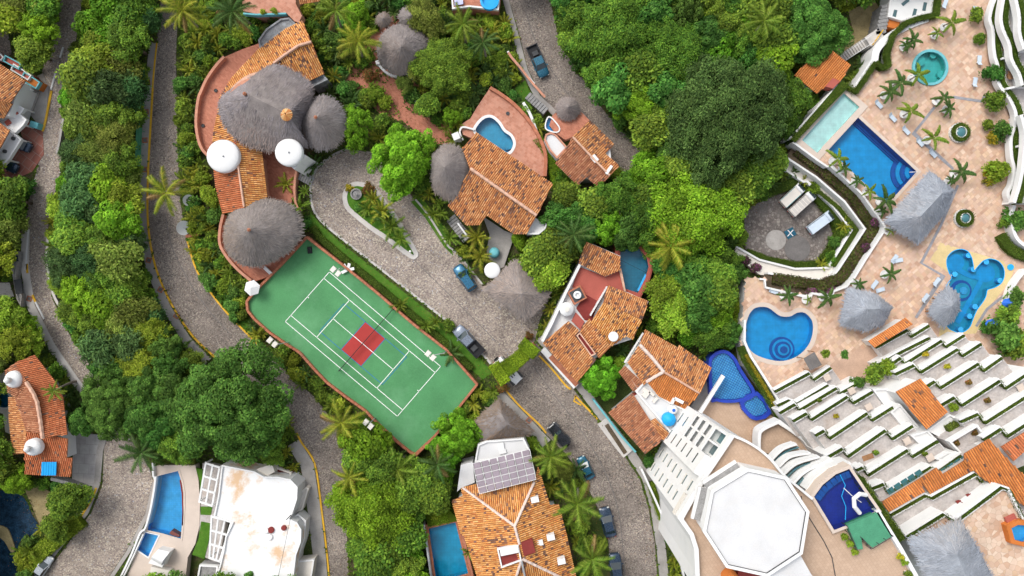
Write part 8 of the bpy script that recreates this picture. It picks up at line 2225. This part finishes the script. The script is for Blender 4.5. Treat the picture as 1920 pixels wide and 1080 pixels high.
for (x, y, r, k, lab) in ((1830, 28, 16, 'shrub', 'dusty round shrub against the lowest curved balcony'), (1838, 72, 12, 'shrub', 'small green shrub at the foot of the curved balconies'), (1862, 140, 20, 'shrub_dark', 'dark trailing shrub below the curved balconies'), (1866, 190, 22, 'shrub', 'bright shrub at the bend of the curved balconies'), (1852, 234, 12, 'shrub', 'round green shrub right of the upper skylight'), (1878, 245, 20, 'shrub_dark', 'dark leafy shrub right of the upper skylight'), (1862, 258, 12, 'shrub_yellow', 'yellow flowering shrub right of the upper skylight'), (1870, 320, 24, 'shrub_lime', 'lime bushy shrub below the upper skylight'), (1856, 335, 14, 'shrub_yellow', 'yellow-green shrub left of the lime one'), (1905, 410, 24, 'shrub_dark', 'dark shrub inside the curved garden wall'), (1888, 415, 14, 'shrub', 'olive shrub outside the curved garden wall'), (1890, 590, 26, 'shrub', 'bushy shrub beside the blue parasols'), (1905, 560, 22, 'shrub_dark', 'dark shrub at the right edge above the parasols'), (1880, 630, 34, 'shrub_dark', 'large dark shrub between the lagoon wing and the right edge'), (1905, 645, 30, 'shrub', 'leafy shrub at the right edge beside the lagoon wing'), (1850, 615, 14, 'shrub_dark', 'small dark shrub at the top of the lagoon wing'), (1548, 663, 9, 'shrub', 'round shrub at the foot of the heart pool wing'), (1583, 664, 9, 'shrub_dark', 'round shrub at the left end of the orange pavilion'), (1640, 700, 20, 'shrub', 'leafy shrub between the two apartment wings, left'), (1665, 690, 18, 'shrub_lime', 'bright shrub between the two apartment wings, middle'), (1690, 700, 14, 'shrub', 'small shrub between the two apartment wings, right'), (1610, 715, 14, 'shrub_dark', 'grey-green shrub at the end of the heart pool wing')):
 tree(k, x, y, r, lab, 'shrub', ground=TZ if x > 1860 or y < 660 else 7.0)
for (x, y, r, lab) in ((493, 22, 6, 'left'), (514, 20, 7, 'right')):
 tree('shrub_lime', x, y, r, 'round clipped bush on the pink roof terrace, %s one' % lab, 'bush', ground=3.6, name='clipped_bush')

# hedges
hedge([(p.x, p.y) for p in WP([(586, 425), (600, 447), (640, 481), (705, 534), (770, 589), (838, 646), (884, 692)], 0.8)], 1.0, 0.02, 0.8, 'long low hedge between the court wall and the lawn strip')
hedge([(p.x, p.y) for p in WP([(1024, 240), (1010, 215)] if False else [(1006, 258), (1020, 275), (1034, 300), (1042, 330), (1048, 350)], 1.6)], 1.5, 0, 1.6, 'yellow-green hedge between the pink pool terrace and the corner villa', pal='arch')
hedge([(p.x, p.y) for p in WP([(968, 487), (1000, 512), (1035, 548)], 3.9)], 0.5, 0.0, 3.4, 'creeper hedge along the back of the plaza gatehouse', pal='lime', dens=60)
hedge([(p.x, p.y) for p in WP([(1440, 360), (1500, 338), (1530, 362), (1560, 400), (1580, 432), (1560, 470), (1545, 490)], 0.8)], 1.8, 0.02, 0.8, 'dark hedge lining the truck yard under the lowest wall', dens=90)
hedge([(p.x, p.y) for p in WP([(1535, 495), (1490, 497), (1440, 487), (1400, 472)], 0.5)], 1.2, 0.02, 0.5, 'low hedge along the lower side of the truck yard', dens=90)
hedge([(p.x, p.y) for p in WP([(1520, 347), (1573, 390), (1606, 431), (1565, 500)], 1.6)], 0.7, 1.1, 0.6, 'planting strip on the lowest tier above the yard', dens=70)
hedge([(p.x, p.y) for p in WP([(1495, 280), (1550, 322), (1600, 366), (1642, 428), (1600, 490), (1580, 520), (1540, 535), (1450, 522)], 2.9)], 1.7, 2.3, 0.55, 'olive and purple ground planting on the middle tier', pal='bed', dens=80, leaf=0.3, name='flower_bed', cat='flower bed')
for (x, y, r, lab) in ((1640, 418, 13, 'at the corner above the long hipped hut'), (1622, 466, 13, 'below the corner of the terrace wall'), (1558, 548, 12, 'left of the six-sided hut'), (1520, 545, 12, 'above the heart pool')):
 tree('shrub_purple', x, y, r, 'purple bougainvillea on the middle tier ' + lab, 'shrub', ground=2.3)
hedge([(p.x, p.y) for p in WP([(880, 860), (868, 925), (845, 960)] if False else [(792, 930), (812, 945), (840, 968), (800, 975)], 1.8)], 2.4, 0.02, 1.8, 'tall bright hedge above the teal rectangular pool', pal='arch', dens=90)
hedge([(p.x, p.y) for p in WP([(290, 862), (325, 858), (365, 862)], 1.6)], 1.9, 0.02, 1.6, 'yellow-green shrub hedge above the fan pool deck', pal='olive', dens=90)
hedge([(p.x, p.y) for p in WP([(1220, 905), (1238, 960), (1262, 1020), (1278, 1070)], 1.0)], 1.2, 0.02, 0.9, 'uneven hedge along the street wall below the tower', pal='lime', dens=90)
hedge([(p.x, p.y) for p in WP([(150, 975), (110, 1005), (70, 1040), (45, 1075)], 1.0)], 2.6, 0.02, 1.2, 'loose green hedge between the dark water and the lower left road', pal='lime', dens=70, leaf=0.24)
# the planted arch over the gate
ga = thing('gate_arch', 'thick lime-green hedge arch spanning the street gate', 'gate arch', (*W(965, 682)[:2], 0))
for (x, y) in ((932, 706), (1000, 648)):
 p = W(x, y, 2); MB().box((p.x, p.y, 0), (0.6, 0.6, 3.2), 0.7).build('pillar', 'brick_coping', ga)
p, q = W(932, 706, 3.1), W(1000, 648, 3.1); MB().bar(p, q, 0.4, 0.3).build('beam', 'wood', ga)
l_ = [W(x, y, 4.0) for x, y in ((928, 706), (946, 694), (965, 680), (985, 662), (999, 645))]
for i, (w_, h_) in enumerate(((3.3, 2.0), (2.3, 1.5), (2.1, 1.4), (2.9, 1.8))):
 hedge([(l_[i].x, l_[i].y), (l_[i + 1].x, l_[i + 1].y)], w_, 3.0, h_, None, pal='arch', name='foliage', dens=150, leaf=0.2, parent=ga)
for (x, y, r, k, lab) in ((940, 725, 12, 'shrub_rust', 'orange flowering shrub below the gate arch'), (992, 632, 9, 'shrub_rust', 'orange flowering shrub above the gate arch'), (655, 352, 8, 'shrub_yellow', 'yellow shrub beside the fountain'), (690, 355, 12, 'shrub_rust', 'rusty shrub right of the fountain'), (672, 388, 10, 'shrub_dark', 'dark green round shrub below the fountain'), (682, 398, 8, 'shrub_dark', 'small dark round shrub below the fountain'), (1398, 490, 14, 'shrub_purple', 'purple bougainvillea at the lower left tip of the yard'), (1415, 500, 14, 'shrub_purple', 'purple bougainvillea below the yard wall'), (695, 140, 14, 'shrub_rust', 'orange shrub on the garden path'), (702, 175, 20, 'shrub_lime', 'lime shrub beside the garden path'), (720, 190, 16, 'shrub_lime', 'lime shrub above the bright ball-headed tree')):
 tree(k, x, y, r, lab, 'shrub')
st_ = thing('garden_pond', 'narrow stone rill with blue glass in the terracotta garden', 'pond', (*W(785, 190)[:2], 0))
A, B = W(764, 175, 0.3), W(810, 215, 0.3)
MB().bar(A, B, 1.2, 0.3).build('rim', 'stone_grey', st_); MB().bar(A + Vector((.1, -.1, .17)), B + Vector((-.1, .1, .17)), 0.75, 0.04).build('water_surface', 'lounger_blue', st_)
wl = thing('garden_wall', 'low curved white wall below the round garden thatch', 'wall', (*W(740, 140)[:2], 0)); MB().wall([(p.x, p.y) for p in WP(sm([(708, 118), (720, 132), (738, 142), (772, 143)], False, 4), 0.9)], 0.35, 0, 0.9).build('wall_body', 'white', wl)
for (x, y) in ((708, 117), (772, 143)):
 p = W(x, y, 1.1); MB().box((p.x, p.y, 0), (0.6, 0.6, 1.2), 0.3).build('pier', 'white', wl)

# ================================================================ filling the green with individual plants
GX0, GY0, GS = -72, -72, 4
gw, gh = (1992 + 72) // GS, (1152 + 72) // GS
XX, YY = np.meshgrid(GX0 + GS * (np.arange(gw) + .5), GY0 + GS * (np.arange(gh) + .5))
free = np.ones((gh, gw), bool)
for pl in BLOCK:
 free &= ~inside_np(XX, YY, pl)
free &= ~((XX > 1400) & (YY > 520)); free &= ~(XX > 1760)
dist = np.zeros((gh, gw)); cur = free.copy()
for it in range(14):
 dist[cur] = (it + 1) * GS
 e = cur.copy()
 e[1:] &= cur[:-1]; e[:-1] &= cur[1:]; e[:, 1:] &= cur[:, :-1]; e[:, :-1] &= cur[:, 1:]
 if it % 2:
  e[1:, 1:] &= cur[:-1, :-1]; e[:-1, :-1] &= cur[1:, 1:]; e[1:, :-1] &= cur[:-1, 1:]; e[:-1, 1:] &= cur[1:, :-1]
 cur = e
cover = np.zeros((gh, gw), bool)
for (x, y, r) in TREES: cover |= (XX - x) ** 2 + (YY - y) ** 2 < (r * 0.92) ** 2
CLEAR = [[(650, 135), (700, 100), (710, 60), (735, 40), (745, 60), (708, 118), (760, 165), (835, 262), (800, 265), (715, 212)], [(1200, 560), (1245, 540), (1260, 610), (1215, 610)]]
LMK = [('the mesh fence', 262, 230), ('the red drive', 60, 290), ('the far left lane', 70, 470), ('the gate shelter', 28, 525), ('the upper orange left house', 20, 160), ('the cupola house', 75, 780), ('the silver sedan', 86, 1060), ('the dark water', 30, 980), ('the slab drive', 165, 860), ('the curved brick terrace', 375, 220), ('the left white dome', 419, 293), ('the lower thatched dome', 493, 438),
 ('the large white dish', 343, 427), ('the pink roof terrace', 510, 8), ('the tile fan roof', 550, 90), ('the smaller thatched dome', 605, 231), ('the round garden thatch', 757, 93), ('the tiny thatched parasol', 719, 37), ('the kidney pool', 925, 250), ('the gabled pool villa', 940, 340), ('the stone rill', 787, 195), ('the bright ball-headed tree', 752, 300), ('the fountain', 668, 364), ('the teal car', 872, 520),
 ('the gate arch', 965, 682), ('the plaza gatehouse', 970, 545), ('the teal pickup', 1008, 116), ('the corner villa', 1095, 285), ('the small round shelter', 1065, 204), ('the bright bend tree', 1205, 192), ('the huge dark tree', 1365, 218), ('the large yellow-green tree', 1300, 405), ('the half-round pool', 1190, 500), ('the courtyard villa', 1100, 590), ('the deck villa', 1240, 700), ('the mosaic pool', 1360, 705),
 ('the heart pool', 1460, 625), ('the truck yard', 1480, 430), ('the pale wading pool', 1557, 230), ('the woodland roof', 1543, 130), ('the outdoor stair', 1610, 90), ('the blue water tank', 1255, 787), ('the street wall of the tower', 1235, 960), ('the solar panels', 945, 884), ('the teal rectangular pool', 840, 1030), ('the glossy court tree', 858, 815), ('the brown gatehouse', 940, 790), ('the court net', 680, 645),
 ('the court lower tip', 777, 850), ('the yellow palm', 640, 792), ('the huge tree over the road', 430, 765), ('the fan pool', 315, 945), ('the white rusty roof', 480, 980), ('the lower road kerb', 600, 950), ('the top road', 1000, 40), ('the fan palm', 101, 733), ('the leaning road palm', 312, 362), ('the pale top palm', 343, 20), ('the first curve cover', 279, 488), ('the lowest curve cover', 331, 592), ('the top wood palm', 1432, 40), ('the full coconut palm', 1258, 462)]
USED = set()
def spot(x, y, head):
 """a phrase that tells one plant from its neighbours by the landmarks next to it"""
 near = sorted(LMK, key=lambda l: (l[1] - x) ** 2 + (l[2] - y) ** 2)[:6]
 def dr(l):
  dx, dy = x - l[1], y - l[2]
  v = 'above' if dy < 0 else 'below'; h = 'left of' if dx < 0 else 'right of'
  return v if abs(dy) > 2.2 * abs(dx) else h if abs(dx) > 2.2 * abs(dy) else v + ' and ' + h
 d0 = math.hypot(x - near[0][1], y - near[0][2])
 opts = ['%s %s %s' % (head, dr(near[0]), near[0][0])]
 opts += ['%s between %s and %s' % (head, near[0][0], near[i][0]) for i in (1, 2)] + ['%s %s %s' % (head, dr(near[i]), near[i][0]) for i in (1, 2)] + ['%s between %s and %s' % (head, near[1][0], near[i][0]) for i in (2, 3, 4)] + ['%s %s %s' % (head, dr(near[i]), near[i][0]) for i in (3, 4, 5)]
 for o in opts:
  if o not in USED and len(o.split()) <= 16: USED.add(o); return o
 return None
def sized(r, adj): return ('large ' if r > 42 else 'small ' if r < (24 if 'tree' in adj else 13) else '') + adj
def zone(x, y):
 if x < 135 and y < 140: return 'in the wood at the upper left corner'
 if x < 95 and y < 900: return 'left of the far left lane'
 if x < 110: return 'beside the dark water at the lower left'
 if x < 300 and y < 690: return 'in the wooded strip between the two left roads'
 if x < 640 and y > 640: return 'in the wood below the curve of the left road'
 if x < 640: return 'in the garden belt around the palapa villa'
 if x < 905 and y > 740: return 'in the thicket below the court'
 if x < 960 and y < 310: return 'in the garden between the palapa villa and the top road'
 if x < 925: return 'along the edge of the plaza'
 if x < 1330 and y > 740: return 'along the lower street'
 if y < 420: return 'in the wood right of the upper road'
 return 'between the courtyard villa and the resort'
ADJ = {'mid': 'mid green leafy tree', 'olive': 'olive green loose tree', 'dark': 'dark green dense tree', 'bright': 'bright green dense tree', 'blue': 'grey-green feathery tree', 'lime': 'yellow-green airy tree',
  'shrub': 'mid green shrub', 'shrub_dark': 'dark green shrub', 'shrub_lime': 'yellow-green shrub'}
MIX = {'in the wooded strip between the two left roads': ['mid', 'mid', 'lime', 'olive', 'blue', 'bright'], 'in the wood right of the upper road': ['mid', 'mid', 'bright', 'dark', 'mid'], 'in the thicket below the court': ['bright', 'mid', 'bright', 'mid'],
  'in the wood below the curve of the left road': ['dark', 'mid', 'dark'], 'between the courtyard villa and the resort': ['mid', 'bright', 'dark', 'lime'], 'in the garden between the palapa villa and the top road': ['olive', 'mid', 'bright', 'olive']}
R_ = random.Random(5)
cells_ = [(i, j) for i in range(gh) for j in range(gw) if free[i, j]]
R_.shuffle(cells_)
counts = {'tree': 0, 'shrub': 0, 'areca': 0}
for rmin, rmax, need in ((38, 50, 0.78), (28, 38, 0.76), (19, 26, 0.72), (11, 16, 0.62)):
 for (i, j) in cells_:
  if cover[i, j]: continue
  r = R_.uniform(rmin, rmax)
  if dist[i, j] < r * need: continue
  x, y = XX[i, j] + R_.uniform(-2, 2), YY[i, j] + R_.uniform(-2, 2)
  if any(inside(x, y, c) for c in CLEAR): continue
  zn = zone(x, y)
  if r > 27 and zn.startswith(('in the garden', 'along the edge', 'along the lower')): continue
  if r > 18:
   if counts['tree'] >= 285: continue
   k = R_.choice(MIX.get(zn, ['mid', 'bright', 'olive', 'lime', 'mid']))
   if zn.startswith('in the garden belt') and r < 38:
    if counts['areca'] < 280:
     areca(x, y, r * 0.95, spot(x, y, 'leafy clump palm') or 'leafy clump palm ' + zn, R_.choice(['green', 'green', 'dark', 'yellow']), 'clump palms ' + zn); counts['areca'] += 1
     cover |= (XX - x) ** 2 + (YY - y) ** 2 < (r * 0.75) ** 2
    continue
   tree(k, x, y, r, spot(x, y, sized(r, ADJ[k])) or sized(r, ADJ[k]) + ' ' + zn, 'tree', k + ' trees ' + zn, variant=R_.randrange(3)); counts['tree'] += 1
   cover |= (XX - x) ** 2 + (YY - y) ** 2 < (r * 0.80) ** 2
  else:
   if R_.random() < 0.3 and counts['areca'] < 280 and not zn.startswith('in the wooded'):
    areca(x, y, r * 1.35, spot(x, y, 'small clump palm') or 'small clump palm ' + zn, R_.choice(['green', 'dark', 'yellow']), 'clump palms ' + zn); counts['areca'] += 1
   elif counts['shrub'] < 285:
    k = R_.choice(['shrub', 'shrub', 'shrub_dark', 'shrub_lime'])
    tree(k, x, y, r * 1.15, spot(x, y, sized(r, ADJ[k])) or sized(r, ADJ[k]) + ' ' + zn, 'shrub', k + 's ' + zn, variant=R_.randrange(3)); counts['shrub'] += 1
   else:
    continue
   cover |= (XX - x) ** 2 + (YY - y) ** 2 < (r * 0.95) ** 2
print('planted', counts)
# low ground cover nobody could count
gc = np.random.default_rng(3)
idx = np.argwhere(free & (dist > 3))
sel = idx[gc.integers(0, len(idx), 70000)]
gx = GX0 + GS * (sel[:, 1] + gc.random(len(sel))); gy = GY0 + GS * (sel[:, 0] + gc.random(len(sel)))
gz = 0.08 + 0.45 * gc.random(len(sel))
kk = (CAM_H - gz) / (CAM_H * PPM)
C = np.stack([(gx - 960) * kk, (540 - gy) * kk, gz], 1)
D = np.array([0, 0, 1.0]) + gc.normal(size=C.shape) * 0.5
nz = 0.75 + 0.35 * np.sin(C[:, 0] * 0.7) * np.cos(C[:, 1] * 0.6)
lm = leaf_mesh('ground_cover', C, D, 0.42, pick('mid', len(C), gc, nz), 'hedge_leaf', 0.55, gc)
o = bpy.data.objects.new('ground_cover', lm); link(o); tag(o, 'low leafy ground cover between the trees', 'ground cover', kind='stuff')
near = free.copy()
for _ in range(4):
 e = near.copy(); e[1:] |= near[:-1]; e[:-1] |= near[1:]; e[:, 1:] |= near[:, :-1]; e[:, :-1] |= near[:, 1:]; near = e
idx = np.argwhere(near & ~free)
sel = idx[gc.integers(0, len(idx), 9000)]
gx = GX0 + GS * (sel[:, 1] + gc.random(len(sel))); gy = GY0 + GS * (sel[:, 0] + gc.random(len(sel)))
C = np.stack([(gx - 960) / PPM, (540 - gy) / PPM, np.full(len(sel), 0.07)], 1)
lm = leaf_mesh('fallen_leaves', C, np.array([0, 0, 1.0]) + gc.normal(size=C.shape) * 0.2, 0.17, pick('rust', len(C), gc), 'hedge_leaf', 0.5, gc)
o = bpy.data.objects.new('fallen_leaves', lm); link(o); tag(o, 'scattered fallen leaves along the road edges', 'fallen leaves', kind='stuff')
print('objects', len(bpy.data.objects))
